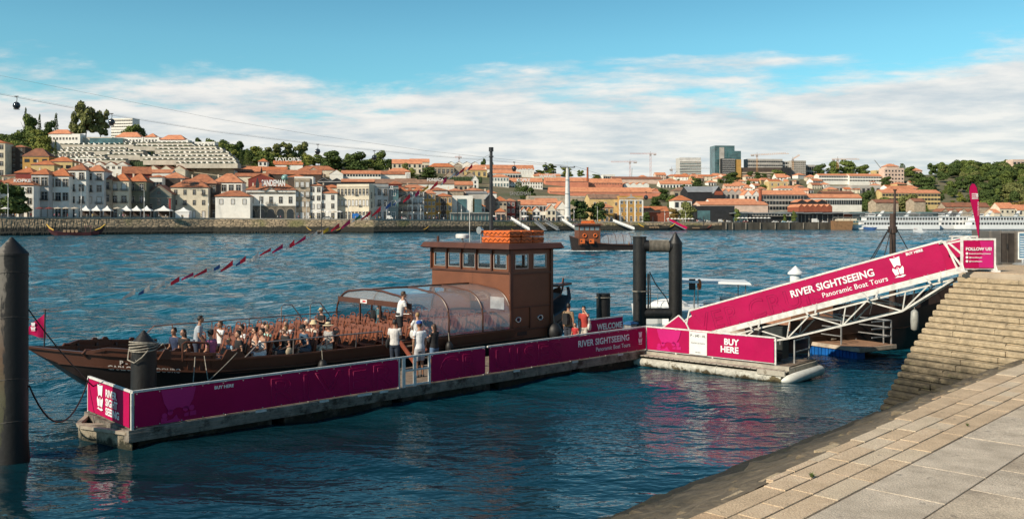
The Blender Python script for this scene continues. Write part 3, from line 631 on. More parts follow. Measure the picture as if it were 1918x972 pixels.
# ================= gangway =================
def gangway():
 G0 = Vector((5.62, 36.6, .62)); G1 = Vector((14.75, 30.15, 4.12)); d = G1-G0; L_ = d.length; hd = Vector((d.x, d.y, 0)).normalized(); a = math.atan2(hd.y, hd.x); pitch = math.atan2(d.z, Vector((d.x, d.y)).length)
 t = thing('gangway', 'sloping white steel truss gangway with magenta sightseeing banners from pontoon up to quay', 'gangway', G0)
 t.rotation_euler = (0, -pitch, a)
 Wd = 1.7
 b = MB(); b.box(1.9, L_, .08, Wd-.08, -.03, .03);
 for i in range(int((L_-1.9)/.4)): b.box(2+i*.4, 2.03+i*.4, .1, Wd-.1, .031, .05)
 b.build('walkway', WOODDECK, t)
 TR = mat('truss_white', (.62,.60,.55), .5, .15, 4, dirt=(3, (.25,.2,.15), .6))
 b = MB(); H1 = 1.02
 for y in (0, Wd):
  b.beam((1.85, y, -.06), (L_+.2, y, -.06), .09, .2)
  b.beam((2.05, y, H1), (L_-.12, y, H1), .06, .06)
  for x in (4.4, 6.8, 9.2): b.beam((x, y, 0), (x, y, H1), .04)
 b.beam((1.78, 0, .55), (2.05, 0, H1), .05); b.beam((1.78, 0, .55), (1.88, 0, 0), .05)
 b.beam((L_-.12, 0, H1), (L_+.2, 0, .02), .06); b.beam((L_-.5, Wd, H1), (L_+.45, Wd, H1-.05), .06); b.beam((L_+.45, Wd, H1-.05), (L_+.6, Wd, .1), .06)
 for x in (2.4, 4.2, 6.4, 8.6, 10.7):
  b.beam((x, -.02, .06), (x+.14, -.10, -.26), .05); b.beam((x+.55, -.02, .06), (x+.4, -.10, -.26), .05)
 b.build('rail_frame', RAILWHITE, t)
 b = MB()          # truss below
 for y in (.12, Wd-.12):
  x0, x1, z1_ = 2.3, L_-.2, -.30; dep = lambda x: -.30-.62*min(1, max(0, (x1-x)/1.6), max(0, (x-x0)/1.6))
  b.beam((x0, y, z1_), (x1, y, z1_), .06); xs = [x0+1.05*i for i in range(int((x1-x0)/1.05)+1)]
  prev = None
  for i, x in enumerate(xs):
   p = (x, y, z1_) if i % 2 == 0 else (x, y, dep(x))
   if prev: b.beam(prev, p, .045)
   if i % 2: b.beam((x+.3, y, z1_), p, .04)
   prev = p
  lo = [(x, y, dep(x)) for x in xs[1::2]]
  lo = [(x0, y, z1_)]+lo+[(x1, y, z1_)]
  for p, q in zip(lo[:-1], lo[1:]): b.beam(p, q, .06)
 for x in (3.35, 5.45, 7.55, 9.65): b.beam((x, .12, -.9), (x, Wd-.12, -.9), .05); b.beam((x-1, .12, -.3), (x, Wd-.12, -.9), .035)
 b.build('truss', TR, t)
 b = MB();
 for y in (.1, Wd-.1): b.beam((2.4, y, -.2), (3.6, y, -1.05+.0), .07); b.tube([(4.6, y, -.35), (3.3, y, -1.9)], .06, 8)
 b.build('support_strut', DARKMET, t)
 # main banner
 z0, z1 = .045, H1-.035; s = banner_sheet(2.1, L_-.25, z0, z1, seed=31);
 s.m = 1; eyelets(s, 2.2, L_-.3, z0, z1, 16)
 o = s.build('banner', [MAG, GALV], t, smooth=True, loc=(0,-.05,0)); FM = lambda x, z: frame((x,-.018,z), (1,0,0), (0,0,1))
 put_text('large_outline_lettering', 'VER CRUIS', 1.0, FM(2.2, z0+.06), MAGLN, o, outline=.0045, spacing=1.1, xscale=1.0)
 put_text('lettering', 'RIVER SIGHTSEEING', .355, FM(6.12, z1-.50), LETW, o, offset=.025, extrude=.001, xscale=.98, spacing=1.0)
 put_text('lettering', 'Panoramic Boat Tours', .25, FM(7.22, z1-.79), LETW, o, offset=.008, extrude=.001, spacing=1.03)
 b = MB(); sail_logo(b, 9.98, z0+.44, .42, .95); decal('boat_emblem', b, frame((0,-.018,0), (1,0,0), (0,0,1)), LETW, o)
 put_text('lettering', 'BUY HERE', .125, FM(10.37, z1-.13), LETW, o, offset=.035, extrude=.001, xscale=1.0)
 s = banner_sheet(2.1, L_-.3, z0, z1, seed=32); s.build('banner', MAG, t, smooth=True, loc=(0, Wd+.03, 0))
 # lower landing piece with its own banner, hinged at the foot
 b = MB(); b.beam((0, .02, .40), (1.55, .02, .95), .05); b.beam((1.55, .02, .95), (1.75, .02, .62), .05); b.beam((1.75, .02, .62), (1.88, .02, -.04), .05); b.beam((0, .02, .40), (-.05,.02,.0), .05); b.beam((-.05, .02, .02), (1.9, .02, -.1), .05)
 b.beam((0, Wd, .40), (1.55, Wd, .95), .05); b.beam((0,Wd,.4),(0,Wd,0),.05)
 b.build('landing_frame', RAILWHITE, t)
 b = MB(); b.slab([(0,-.01,.03),(1.84,-.01,-.05),(1.72,-.01,.58),(1.53,-.01,.92),(.02,-.01,.38)], .012, (0,1,0)); lb = b.build('landing_banner', MAG, t)
 b = MB(); b.slab([(0,Wd-.01,.03),(2.1,Wd-.01,-.05),(2.1,Wd-.01,1.0),(1.53,Wd-.01,.92),(.02,Wd-.01,.38)], .012, (0,1,0)); b.build('landing_banner', MAG, t)
 b = MB(); b.add([(.05,-.026,.36),(.55,-.026,.54),(.56,-.026,.2),(.45,-.026,0),(.2,-.026,.05),(.12,-.026,.2)], [(0,1,2,3,4,5)]); me = bpy.data.objects
 decal('large_emblem_print', b, Matrix.Identity(4), MAGHI, lb)
 put_text('large_outline_lettering', 'R', .8, FM(.95, .12), MAGLN, lb, outline=.0045)
 # top flap with white braces
 b = MB(); x = L_-.05
 b.beam((x, -.02, 0), (x+.55, -.02, .08), .05); b.beam((x, -.02, 1.0), (x+.1, -.02, .0), .06); b.beam((x+.1,-.02,.9),(x+.62,-.02,.0),.06); b.beam((x+.62,-.02,.0),(x+.62,-.02,.85),.05); b.beam((x+.05,-.02,.88),(x+.62,-.02,.85),.05)
 b.build('end_brace', RAILWHITE, t)
 b = MB(); b.box(x-.15, x+.35, .7, .712, .05, .95); b.build('end_banner', MAG, t)
 b = MB(); b.box(L_, L_+.8, .05, Wd-.05, -.08, -.02); b.build('landing_plate', GALV, t)
gangway()
# ================= follow-us sign, flag, kiosk =================
def follow():
 p = pz(1832, 510, ZU); p.z = ZU+.015
 t = thing('banner_stand', 'square magenta FOLLOW US! banner stand in a white frame at the top of the steps', 'sign', p, R(-4))
 b = MB(); w = 1.03; h = 1.03
 for x in (-w/2, w/2): b.box(x-.035, x+.035, -.03, .03, .05, h); b.box(x-.09, x+.09, -.22, .22, 0, .06); b.beam((x, -.18, .05), (x, 0, .3), .035)
 b.box(-w/2-.035, w/2+.035, -.03, .03, h, h+.06); b.box(-w/2, w/2, -.02, .02, .08, .13); b.build('frame', WHITE, t)
 s = banner_sheet(-w/2+.04, w/2-.04, .12, h-.01, seed=41, wav=.014); o = s.build('banner', MAG, t, smooth=True, loc=(0,-.045,0))
 b = MB(); b.add([(.0,-.02,.14),(w/2-.06,-.02,.14),(w/2-.06,-.02,h-.03),(.02,-.02,h-.03),(.12,-.02,.6),(-.02,-.02,.4)], [(0,1,2,3,4,5)]); decal('large_emblem_print', b, Matrix.Identity(4), MAGHI, o)
 put_text('lettering', 'FOLLOW US!', .135, frame((-.42,-.028,.70), (1,0,0),(0,0,1)), LETW, o, offset=.035, extrude=.001, xscale=1.04)
 for q, w_ in enumerate(('facebook.com/riversightseeing', '@riversightseeing', '@riversightseeing')):
  put_text('lettering', w_, .06, frame((-.31,-.028,.575-.125*q), (1,0,0),(0,0,1)), LETW, o, offset=.02, extrude=.001, xscale=.93)
  b = MB(); b.add([(-.38+.042*math.cos(k*.524), -.028, .597-.125*q+.042*math.sin(k*.524)) for k in range(12)], [tuple(range(12))]); decal('round_icon', b, Matrix.Identity(4), LETW, o)
follow()
def feather():
 p = pz(1834, 499, ZU); p.z = ZU; Y = p.y
 t = thing('feather_flag', 'tall plum feather flag with white lettering standing behind the FOLLOW US sign', 'flag', p)
 k = Y/F; P = lambda x, y, o=0: ((x-1834)*k, o, (499-y)*k)
 b = MB(); b.tube([P(1834,499), P(1834,400), P(1831,360), P(1826,345), P(1820,341)], [.018,.014,.01,.008,.006], 8); b.lathe([(.16,0),(.16,.03),(.03,.06)], (0,0,.0), 16); b.build('pole', DARKMET, t)
 poly = [(1833,448),(1829,430),(1823,400),(1817,375),(1815,358),(1816,350),(1820,344),(1825,345),(1829,352),(1831,362),(1833,380),(1834,400)]
 b = MB(); b.slab([P(x, y, -.02) for x, y in poly], .01, (0,1,0)); o = b.build('sail', MAG, t)
 poly2 = [(1815,358),(1814.2,358),(1815,349),(1819.5,342.5),(1826,343.5),(1830.5,352),(1831,362),(1829,352),(1825,345),(1820,344),(1816,350)]
 b = MB(); b.slab([P(x, y, -.024) for x, y in poly2], .018, (0,1,0)); b.build('edge_band', BLACK, t)
 for q, w in enumerate(('RIVER', 'SIGHT', 'SEEING')): put_text('lettering', w, .07, frame(P(1819.5, 365+4*q, -.03), (1,0,0), (0,0,1)), LETW, o, offset=.03, extrude=.001)
 b = MB(); sail_logo(b, P(1829.5,367)[0], P(1829.5,367)[2], .085, 1.0); b.v = [(x, y, 0) for x, y, z in b.v]; decal('boat_emblem', b, frame((0,-.03,0),(1,0,0),(0,0,1)), LETW, o)
 put_text('lettering', 'RIVER CRUISES', .05, frame(P(1830.5, 378, -.03), (0,0,-1), (1,0,0)), LETW, o, offset=.01, extrude=.001)
 put_text('lettering', 'riversightseeing', .035, frame(P(1831, 393, -.03), (0,0,-1), (1,0,0)), LETW, o, offset=.01, extrude=.001)
feather()
def kiosk():
 p = pz(1853, 496, ZU); k = p.y/F; STE = mat('brushed_steel', (.33,.29,.25), .35, .12, 1.5, metal=.75, stretch=(.3,.3,3)); STD = mat('dark_bronze_panel', (.09,.075,.065), .3, .2, 2, metal=.6)
 t = thing('steel_kiosk', 'tall brushed steel ticket kiosk with dark side panels on the upper quay', 'kiosk', (p.x, p.y, ZU), R(3))
 w = 66*k; h = 64*k
 b = MB(); b.box(0, .46, 0, 1.2, 0, h); b.box(.46, 1.05, .06, 1.2, .0, h-.02); b.box(1.05, 3.0, .02, 1.2, 0, h); b.build('body', STE, t)
 b = MB(); b.box(.5, .72, .04, .06, .1, h-.1); b.box(.76, 1.0, .035, .06, .1, h-.1); b.build('dark_panel', STD, t)
 b = MB(); b.box(-.03, .2, -.04, 1.22, -.0, .7); b.build('plinth', STD, t)
 b = MB(); b.box(.70, .74, -.01, .035, .6, .8); b.build('handle', DARKMET, t)
 p = pz(1905, 496, ZU); k = p.y/F
 t = thing('information_stand', 'narrow upright information stand with pale blue panel in front of the steel kiosk', 'information sign', (p.x, p.y-.4, ZU), R(-20))
 b = MB(); b.box(-.17, .17, -.03, .03, .22, 1.25); b.build('frame', WHITE, t)
 b = MB(); b.box(-.13, .13, -.036, -.032, .27, 1.21); sc = b.build('panel', mat('blue_panel', (.10,.22,.33), .3, .2, 4), t)
 b = MB()
 for i in range(9): b.box(-.10, -.10+.12+.06*((i*7) % 3)/2, -.040, -.037, .35+i*.09, .37+i*.09)
 b.build('text_lines', LETW, sc)
 b = MB(); b.lathe([(.36,0),(.36,.03),(.30,.07),(.06,.10),(.05,.22)], (0,0,.02), 20); b.build('base', GALV, t)
 t = thing('quay_railing', 'white rail stub at the top of the gangway beside the feather flag', 'railing', pz(1838, 499, ZU)+Vector((0, 1.2, 0)), 0)
 b = MB()
 for x in (-.5, 0, .45): b.box(x-.03, x+.03, -.03, .03, 0, 1.05)
 b.box(-.6, .5, -.03, .03, 1.05, 1.11); b.build('rail', RAILWHITE, t)
kiosk()
# ================= mooring piles =================
PILE = mat('black_pile_coating', (.011,.010,.009), .5, .3, 2.0, stretch=(1,1,.4), dirt=(2.4, (.13,.10,.075), .62), bump=.3, bscale=9)
def worn_lit_pile_mat():
 m = bpy.data.materials.new('worn_pile_lit_side'); m.use_nodes = True; nt = m.node_tree; b = nt.nodes['Principled BSDF']; b.inputs['Roughness'].default_value = .6
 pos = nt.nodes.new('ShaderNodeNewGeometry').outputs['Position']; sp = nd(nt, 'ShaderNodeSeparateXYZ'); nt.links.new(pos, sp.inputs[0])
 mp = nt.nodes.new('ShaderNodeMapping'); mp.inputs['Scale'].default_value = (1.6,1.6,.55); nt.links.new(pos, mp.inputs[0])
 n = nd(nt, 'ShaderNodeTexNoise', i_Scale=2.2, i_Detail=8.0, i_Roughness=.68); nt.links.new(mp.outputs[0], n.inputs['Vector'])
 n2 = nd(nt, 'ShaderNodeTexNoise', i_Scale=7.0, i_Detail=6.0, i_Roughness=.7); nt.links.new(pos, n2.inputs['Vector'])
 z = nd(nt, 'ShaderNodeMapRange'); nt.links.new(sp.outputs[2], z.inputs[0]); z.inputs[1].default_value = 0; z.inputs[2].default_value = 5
 worn = ramp(nt, z.outputs[0], [(0, (.01,.01,.008)), (.12, (.05,.055,.018)), (.32, (.09,.085,.04)), (.5, (.13,.07,.035)), (.62, (.16,.12,.09)), (.8, (.22,.20,.17))])  # colour of the worn patches that also paint the sunlit strip
 k = ramp(nt, mathn(nt, 'SUBTRACT', n.outputs[0], mathn(nt, 'MULTIPLY', mathn(nt, 'ADD', sp.outputs[0], 11.90), 1.1)), [(.42, (0,0,0)), (.48, (1,1,1))])  # bias towards the left paints the pile's sunlit strip as worn patches
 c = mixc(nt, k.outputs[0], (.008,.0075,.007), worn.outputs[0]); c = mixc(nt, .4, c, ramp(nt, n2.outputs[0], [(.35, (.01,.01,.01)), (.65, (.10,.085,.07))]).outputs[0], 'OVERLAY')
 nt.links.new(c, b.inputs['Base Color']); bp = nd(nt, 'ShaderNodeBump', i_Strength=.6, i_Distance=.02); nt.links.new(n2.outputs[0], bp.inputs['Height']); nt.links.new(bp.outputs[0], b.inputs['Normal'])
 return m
WPILE = worn_lit_pile_mat()
def pile(name, label, X, Y, r, top, cone, m, group=None):
 t = thing(name, label, 'mooring pile', (X, Y, 0), 0, group); z1 = top-cone
 b = MB(); prof = [(r*1.12, -1), (r*1.08, .15), (r, .55), (r, z1-.02), (r, z1)]; b.lathe(prof, n=36); b.build('post', m, t, smooth='auto')
 if cone: b = MB(); b.lathe([(r+.012, z1), (r+.012, z1+.05), (.02, top)], n=36); b.build('cone_cap', m, t, smooth='auto')
 return t
t = pile('mooring_pile', 'huge worn black pile with cone cap and peeling paint and painted sunlit strip at the left edge', (22-CX)/F*21.5, 21.5, .355, 5.33, .43, WPILE)
for z in (1.9, 3.35, 4.4, .9):
 b = MB(); b.tube([(.362*math.cos(a), .362*math.sin(a), z+.13*math.cos(a+1)) for a in [i*.35 for i in range(19)]], .007, 5)
 b.build('weld_seam', mat('weld', (.05,.045,.04), .6), t)
t = pile('mooring_pile', 'black pile with cone cap wrapped in mooring rope beside the bow of the boat', (269-CX)/F*26.6, 26.6, .355, 2.52, .44, PILE)
PX2 = Vector(((269-CX)/F*26.6, 26.6, 0))
rope = mat('mooring_rope', (.30,.27,.22), .9, .25, 12); ropeD = mat('dark_hose', (.015,.015,.016), .5)
b = MB()
for i in range(5): b.tube([(PX2.x+(.385+.01*(i % 2))*math.cos(a), PX2.y+(.385)*math.sin(a), 1.98+.045*i+.05*math.sin(a*1.0+i*.9)) for a in [k*.33 for k in range(20)]], .024, 6)
b.tube([(PX2.x-.38,PX2.y-.1,1.98),(PX2.x-.32,PX2.y-.34,1.70),(PX2.x-.1,PX2.y-.42,1.62),(PX2.x+.12,PX2.y-.42,1.78),(PX2.x+.28,PX2.y-.36,1.98)], .022, 6)
b.tube([(PX2.x+.42,PX2.y,2.0),(PX2.x+.55,PX2.y+.05,2.12),(PX2.x+.62,PX2.y+.1,1.98),(PX2.x+.46,PX2.y,1.92)], .022, 6)
tag(b.build('rope_coil', rope, smooth=True), 'pale mooring rope wound round the neck of the pile by the bow', 'rope')
pile('mooring_pile', 'short flat topped black pile with rope ring behind the WELCOME board', (1130-CX)/F*45, 45, .345, 2.15, 0, PILE)
t = thing('rope_ring', 'thin rope ring lying round the head of the short flat topped pile', 'rope', ((1130-CX)/F*45, 45, 1.95)); t.location.z = 1.95
b = MB(); b.torus((0,0,0), .40, .022, 24, 6, 'z'); b.build('loop', rope, t, smooth=True)
def twin():
 Y = 47.0; x1 = (1198-CX)/F*Y; x2 = (1265-CX)/F*Y; r = .345
 t = thing('pile_frame', 'pair of tall black piles joined by horizontal pipes, the right one with a cone cap', 'mooring pile', (x1, Y, 0)); w = x2-x1
 b = MB(); b.lathe([(r*1.1,-1),(r,.5),(r,4.86),(r+.02,4.86),(r+.02,4.93),(r,4.93)], n=32); b.build('post', PILE, t, smooth='auto')
 b = MB(); b.lathe([(r*1.1,-1),(r,.5),(r,4.55)], (w,0,0), n=32); b.build('post', PILE, t, smooth='auto')
 b = MB(); b.lathe([(r+.012,4.53),(r+.012,4.6),(.02,5.17)], (w,0,0), n=32); b.build('cone_cap', PILE, t, smooth='auto')
 b = MB(); b.tube([(0,0,4.45),(w,0,4.40)], .30, 24); b.build('crosspipe', PILE, t, smooth='auto')
 b = MB(); b.tube([(0,0,.95),(w,0,.95)], .28, 24); b.build('crosspipe', PILE, t, smooth='auto')
 b = MB()
 for i in range(16): b.torus((.5+i*.065, 0, 4.43), .315, .014, 20, 5, 'x')
 tag(b.build('rope_wrap', mat('pale_rope', (.34,.30,.24), .9), loc=(x1, Y, 0)), 'thin pale rope wound many times round the upper crosspipe of the twin piles', 'rope')
 b = MB(); b.torus((x1,Y,2.1), .37, .03, 24, 6, 'z'); tag(b.build('rope_ring', rope), 'pale rope ring tied round the left post of the twin piles', 'rope')
 b = MB(); b.tube([(x1+.42,Y-.1,3.0),(x1+.5,Y-.1,3.1),(x1+.8,Y-.1,2.5),(x1+1.4,Y-.1,1.7),(x2-.3,Y-.1,1.2)], .03, 6); b.tube([(x1+.42,Y-.1,3.0),(x1+.44,Y-.12,1.6),(x1+.40,Y-.1,.7)], .05, 6); b.tube([(x1+.5,Y-.1,3.0),(x1+.55,Y-.12,1.8),(x1+.52,Y-.1,.9)], .03, 6)
 tag(b.build('hanging_rope', BLACK), 'dark ropes hanging from the left post down between the twin piles', 'rope')
twin()

# ================= main river boat (local x from bow to stern, local y away from the pontoon) =================
BROWN = mat('brown_boat_paint', (.092,.036,.021), .38, .12, 1.2, spec=.4, dirt=(1.4, (.09,.035,.02), .6))
BROWNL = mat('brown_cabin_paint', (.172,.063,.031), .4, .10, 1.0, spec=.4)
HULLB = mat('black_brown_hull', (.020,.012,.010), .45, .25, 1.5)
SEATM = mat('brown_plastic_seat', (.185,.060,.030), .42, .12, 3)
STEEL = mat('polished_rail', (.55,.53,.50), .25, .1, 5, metal=.8)
BO = PO; BC = 6.95          # keel line offset across
HS = [(-.45,.04,1.93),(.3,.55,1.80),(1.2,1.15,1.66),(2.4,1.75,1.50),(4.2,2.30,1.30),(7,2.60,1.21),(12,2.66,1.19),(17,2.62,1.22),(19.4,2.35,1.36),(21.2,1.75,1.72),(22.4,.95,2.15),(23.0,.25,2.55)]
def hb(u): return interp(u, [(h[0], h[1]) for h in HS])
def hz(u): return interp(u, [(h[0], h[2]) for h in HS])
def facing(g, a, b_):
 lw = nd(g, 'ShaderNodeLayerWeight', i_Blend=.5); return mathn(g, 'ADD', mathn(g, 'MULTIPLY', mathn(g, 'POWER', lw.outputs[1], 3.0), b_), a)
def boat():
 t = thing('passenger_boat', 'large dark brown river tour boat with rows of seats, glazed canopy and tall wheelhouse', 'boat', BO+UY*BC, ANG)
 us = [x*.35-.45 for x in range(68)]
 def keel(u): return interp(u, [(-.45,1.88),(.3,1.35),(1.2,.6),(2.2,.0),(3.5,-.5),(19,-.5),(21,-.1),(22.2,.7),(23.0,2.2)])
 def ring(u, s):
  B = hb(u); g = hz(u); k = keel(u); zs = g-.36
  return [(u, s*B, g), (u, s*B*.985, max(zs, k)), (u, s*B*.93, max(k, zs-.45)), (u, s*B*.72, max(k, -.25+(k+.5)*.4)), (u, 0, k)]
 for nm, i0, i1, m in (('upper_strake', 0, 1, BROWN), ('hull', 1, 4, HULLB)):
  b = MB()
  for s in (-1, 1):
   rs = [ring(u, s)[i0:i1+1] for u in us]; n = i1-i0+1
   b.add([p for r in rs for p in r], [(j*n+i, j*n+i+1, (j+1)*n+i+1, (j+1)*n+i) for j in range(len(rs)-1) for i in range(n-1)])
  b.build(nm, m, t, smooth='auto')
 b = MB()
 for s in (-1, 1):
  pts = [(u, s*hb(u), hz(u)+.02) for u in us]
  for p, q in zip(pts[:-1], pts[1:]): b.beam(p, q, .14, .06)
  pts = [(u, s*(hb(u)+.0), hz(u)-.36) for u in us[2:-2]]
  for p, q in zip(pts[:-1], pts[1:]): b.beam(p, q, .07, .05)
 b.build('gunwale', BROWN, t)
 b = MB(); inner = [(u, s*max(.02, hb(u)-.1)) for s in (-1,) for u in us]+[(u, max(.02, hb(u)-.1)) for u in us[::-1]]
 deckm = mat('boat_deck', (.13,.06,.04), .6, .2, 3)
 # deck, stepping up to the bow
 n = len(us); vs = [(u, -max(.01, hb(u)-.05), dz_(u)) for u in us]+[(u, max(.01, hb(u)-.05), dz_(u)) for u in us]
 b.add(vs, [(i, i+1, n+i+1, n+i) for i in range(n-1)]); b.build('deck', deckm, t)
 b = MB()          # inner bulwarks
 for s in (-1, 1):
  vs = [(u, s*max(.01, hb(u)-.06), hz(u)) for u in us]+[(u, s*max(.01, hb(u)-.06), dz_(u)) for u in us]
  b.add(vs, [(i, i+1, n+i+1, n+i) for i in range(n-1)])
 b.build('bulwark', BROWN, t)
 # raised wash boards at the bow, curling at their end
 for s in (-1, 1):
  b = MB(); P = [Vector((u, s*(hb(u)+.02), hz(u)+.04+.16*min(1, (u-.9)/.5))) for u in [.9+.12*i for i in range(30)]]
  for p, q in zip(P[:-1], P[1:]): b.beam(p, q, .09, .09);
  b.tube([P[0]+Vector((0,0,-.12)), P[0]+Vector((-.1,0,-.02)), P[0]+Vector((-.02,0,.06)), P[0]+Vector((.15,0,.04))], .045, 8)
  b.add([(p.x, p.y, p.z) for p in P]+[(p.x, p.y, hz(p.x)) for p in P], [(i, i+1, 30+i+1, 30+i) for i in range(29)])
  for i in range(4, 29, 6): b.beam(P[i], (P[i].x, P[i].y-s*.12, dz_(P[i].x)), .06)
  b.build('wash_board', BROWN, t)
 # crutch shaped fairleads on the gunwale
 for s, u in ((-1, 3.1), (-1, 4.95), (1, 2.2), (1, 3.6)):
  b = MB(); y = s*hb(u); z = hz(u)+.03; pr = [(-.42,0),(-.22,.30),(-.12,.30),(-.07,.24),(.07,.24),(.12,.30),(.22,.30),(.42,0)]
  b.slab([(u+a, y-.05, z+c) for a, c in pr], .1, (0,1,0)); b.build('fairlead', BROWN, t)
 for u in (3.6, 3.95):      # bitts
  b = MB(); y = -hb(u)+.05; b.box(u-.05, u+.05, y-.05, y+.05, hz(u)-.3, hz(u)+.36); b.build('bitt', BROWN, t)
 b = MB(); b.tube([(3.4,-2.1,1.35),(3.4,-2.1,1.88),(3.5,-2.1,1.93),(4.15,-2.2,1.85),(4.2,-2.2,1.8),(4.2,-2.2,1.25)], .035, 8); b.build('mooring_frame', BROWN, t); b = MB(); b.tube([(2.2,-1.55,2.0),(2.6,-1.75,1.92),(2.65,-1.75,1.4)], .035, 8); b.build('grab_rail', BROWN, t)
 # guard rails
 b = MB(); b.tube([(5.3,-2.45,1.28),(5.8,-2.5,1.74),(10.6,-2.62,1.72),(10.62,-2.62,1.2)], .025, 8)
 for u in (7.0, 8.3, 9.5): b.tube([(u,-2.57,1.2),(u,-2.6,1.72)], .02, 6)
 b.build('guard_rail', mat('satin_rail', (.30,.26,.24), .35, .1, 5, metal=.5), t)
 b = MB(); b.tube([(3.6,2.3,1.4),(4.3,2.35,2.0),(12.2,2.62,1.95)], .022, 6)
 for u in (5, 6.5, 8, 9.5, 11): b.tube([(u,2.45,1.2),(u,2.45,1.97)], .018, 6)
 b.build('guard_rail', mat('brown_rail', (.20,.09,.06), .4), t)
 for u in (9.4, 10.7):      # steel boarding hoops on the river side
  b = MB(); b.tube([(u,2.55,1.25),(u,2.5,2.35),(u+.1,2.5,2.42),(u+.45,2.5,2.40),(u+1.0,2.55,1.75),(u+.85,2.5,1.6)], .024, 8); b.build('grab_hoop', STEEL, t)
 b = MB(); b.tube([(12.35,-2.45,1.22),(12.35,-2.45,2.15),(12.2,-2.2,2.2),(11.9,-1.8,2.2)], .025, 8); b.build('grab_hoop', STEEL, t)
 # seats: one prototype mesh, 14 rows of 7, all as parts of the boat
 s = MB();
 back = [(-.19,.44),(-.235,.62),(-.225,.98),(-.17,1.06),(.17,1.06),(.225,.98),(.235,.62),(.19,.44)]
 s.slab([(.20+.24*(z-.44), y, z) for y, z in back], .035, (1,0,-.2))
 s.tube([(.34,-.17,1.03),(.36,-.14,1.12),(.37,-.06,1.155),(.37,.06,1.155),(.36,.14,1.12),(.34,.17,1.03)], .022, 6)
 for y in (-.2, 0, .2): s.tube([(.185,y,.48),(.285,y*1.08,.95)], .014, 5)
 s.slab([(-.22,-.2,.42),(-.24,-.12,.41),(-.24,.12,.41),(-.22,.2,.42),(.22,.2,.40),(.22,-.2,.40)], .04, (0,0,1))
 s.box(-.05, .05, -.16, .16, 0, .40); s.beam((-.05,-.1,.05),(.18,-.1,.40),.03); s.beam((-.05,.1,.05),(.18,.1,.40),.03)
 sm = s.mesh('seat', SEATM)
 global SEATS; SEATS = []
 for i in range(15):
  u = 4.35+i*.845
  for j, y in enumerate((-2.18,-1.70,-1.22,-.74, .62,1.10,1.58)):
   if (i < 1 and j < 3) or (i < 2 and j > 3): continue
   SEATS.append((u, y)); yy = y+(0 if j < 4 else .25)
   link('seat', sm, t, (u+rnd.uniform(-.02,.02), yy, dz_(u)), (0,0,rnd.uniform(-.04,.04)))
 # glazed canopy
 AR = (12.0, 13.75, 15.5, 17.02); zc, w = 3.02, 2.6
 def arch(k=14):
  pts = [(-w, 1.2), (-w, 1.9)]
  for i in range(k+1):
   a = math.pi/2*i/k; pts.append((-w+1.15-1.15*math.cos(a), 1.9+(zc-.12-1.9)*math.sin(a)))
  pts += [(-.7, zc-.03), (0, zc)]
  return pts+[(-y, z) for y, z in pts[::-1][1:]]
 ap = arch()
 for u in AR:
  b = MB(); b.tube([(u, y, z) for y, z in ap], .04, 6); b.build('canopy_arch', BROWN, t, smooth='auto')
 gm = bpy.data.materials.new('clear_canopy'); gm.use_nodes = True; g = gm.node_tree; g.nodes.clear()
 tr = nd(g, 'ShaderNodeBsdfTransparent', i_Color=(.92,.92,.93,1)); gl = nd(g, 'ShaderNodeBsdfGlossy', i_Roughness=.06); fr = facing(g, .08, .75); mx = nd(g, 'ShaderNodeMixShader'); ou = nd(g, 'ShaderNodeOutputMaterial')
 df = nd(g, 'ShaderNodeBsdfDiffuse', i_Color=(.72,.72,.74,1)); m2 = nd(g, 'ShaderNodeMixShader', i_Fac=.24); g.links.new(tr.outputs[0], m2.inputs[1]); g.links.new(df.outputs[0], m2.inputs[2])
 nn = nd(g, 'ShaderNodeTexNoise', i_Scale=1.2, i_Detail=1.0); gp = nt_pos(g); g.links.new(gp, nn.inputs['Vector']); bp = nd(g, 'ShaderNodeBump', i_Strength=.25, i_Distance=.15); g.links.new(nn.outputs[0], bp.inputs['Height']); g.links.new(bp.outputs[0], gl.inputs['Normal'])
 g.links.new(fr, mx.inputs[0]); g.links.new(m2.outputs[0], mx.inputs[1]); g.links.new(gl.outputs[0], mx.inputs[2]); g.links.new(mx.outputs[0], ou.inputs[0])
 for u0, u1 in zip(AR[:-1], AR[1:]):
  b = MB(); nu = 4; vs = [(u0+(u1-u0)*i/nu, y*1.0, z+.02*math.sin(math.pi*i/nu)) for i in range(nu+1) for y, z in ap]; n = len(ap)
  b.add(vs, [(j*n+i, j*n+i+1, (j+1)*n+i+1, (j+1)*n+i) for j in range(nu) for i in range(n-1)]); me = b.build('canopy_pane', gm, t, smooth=True)
 b = MB(); u = 12.02        # front transom of the canopy with a header beam
 top = [(y, z) for y, z in ap if z > 2.52]; b.add([(u, y, z) for y, z in top], [tuple(range(len(top)))]); b.build('canopy_front_pane', gm, t)
 b = MB(); b.box(u-.05, u+.05, -2.45, 2.45, 2.42, 2.62);
 for y in (-.5, .9): b.box(u-.03, u+.03, y-.03, y+.03, .9, 2.42)
 for s_ in (-1, 1): b.beam((u, s_*w, 1.25), (17, s_*w, 1.25), .06, .08)
 b.beam((12, 0, 3.05), (17, 0, 3.05), .05); b.box(u-.05,u+.05,1.0,2.5,1.55,1.62); b.build('canopy_header', BROWN, t)
 b = MB(); b.box(u-.062, u-.054, .35, .8, 2.45, 2.60); o = b.build('safety_sign', mat('sign_white', (.75,.7,.68), .5), t)
 b = MB(); b.box(u-.066, u-.063, .42, .64, 2.49, 2.56); b.build('sign_mark', mat('sign_red', (.55,.02,.02), .5), o)
 # wheelhouse
 x0, x1, y0, y1, zt = 17.05, 19.45, -2.56, 2.6, 4.55
 b = MB(); th = .06; zb = .8; W0, W1 = 3.72, 4.34
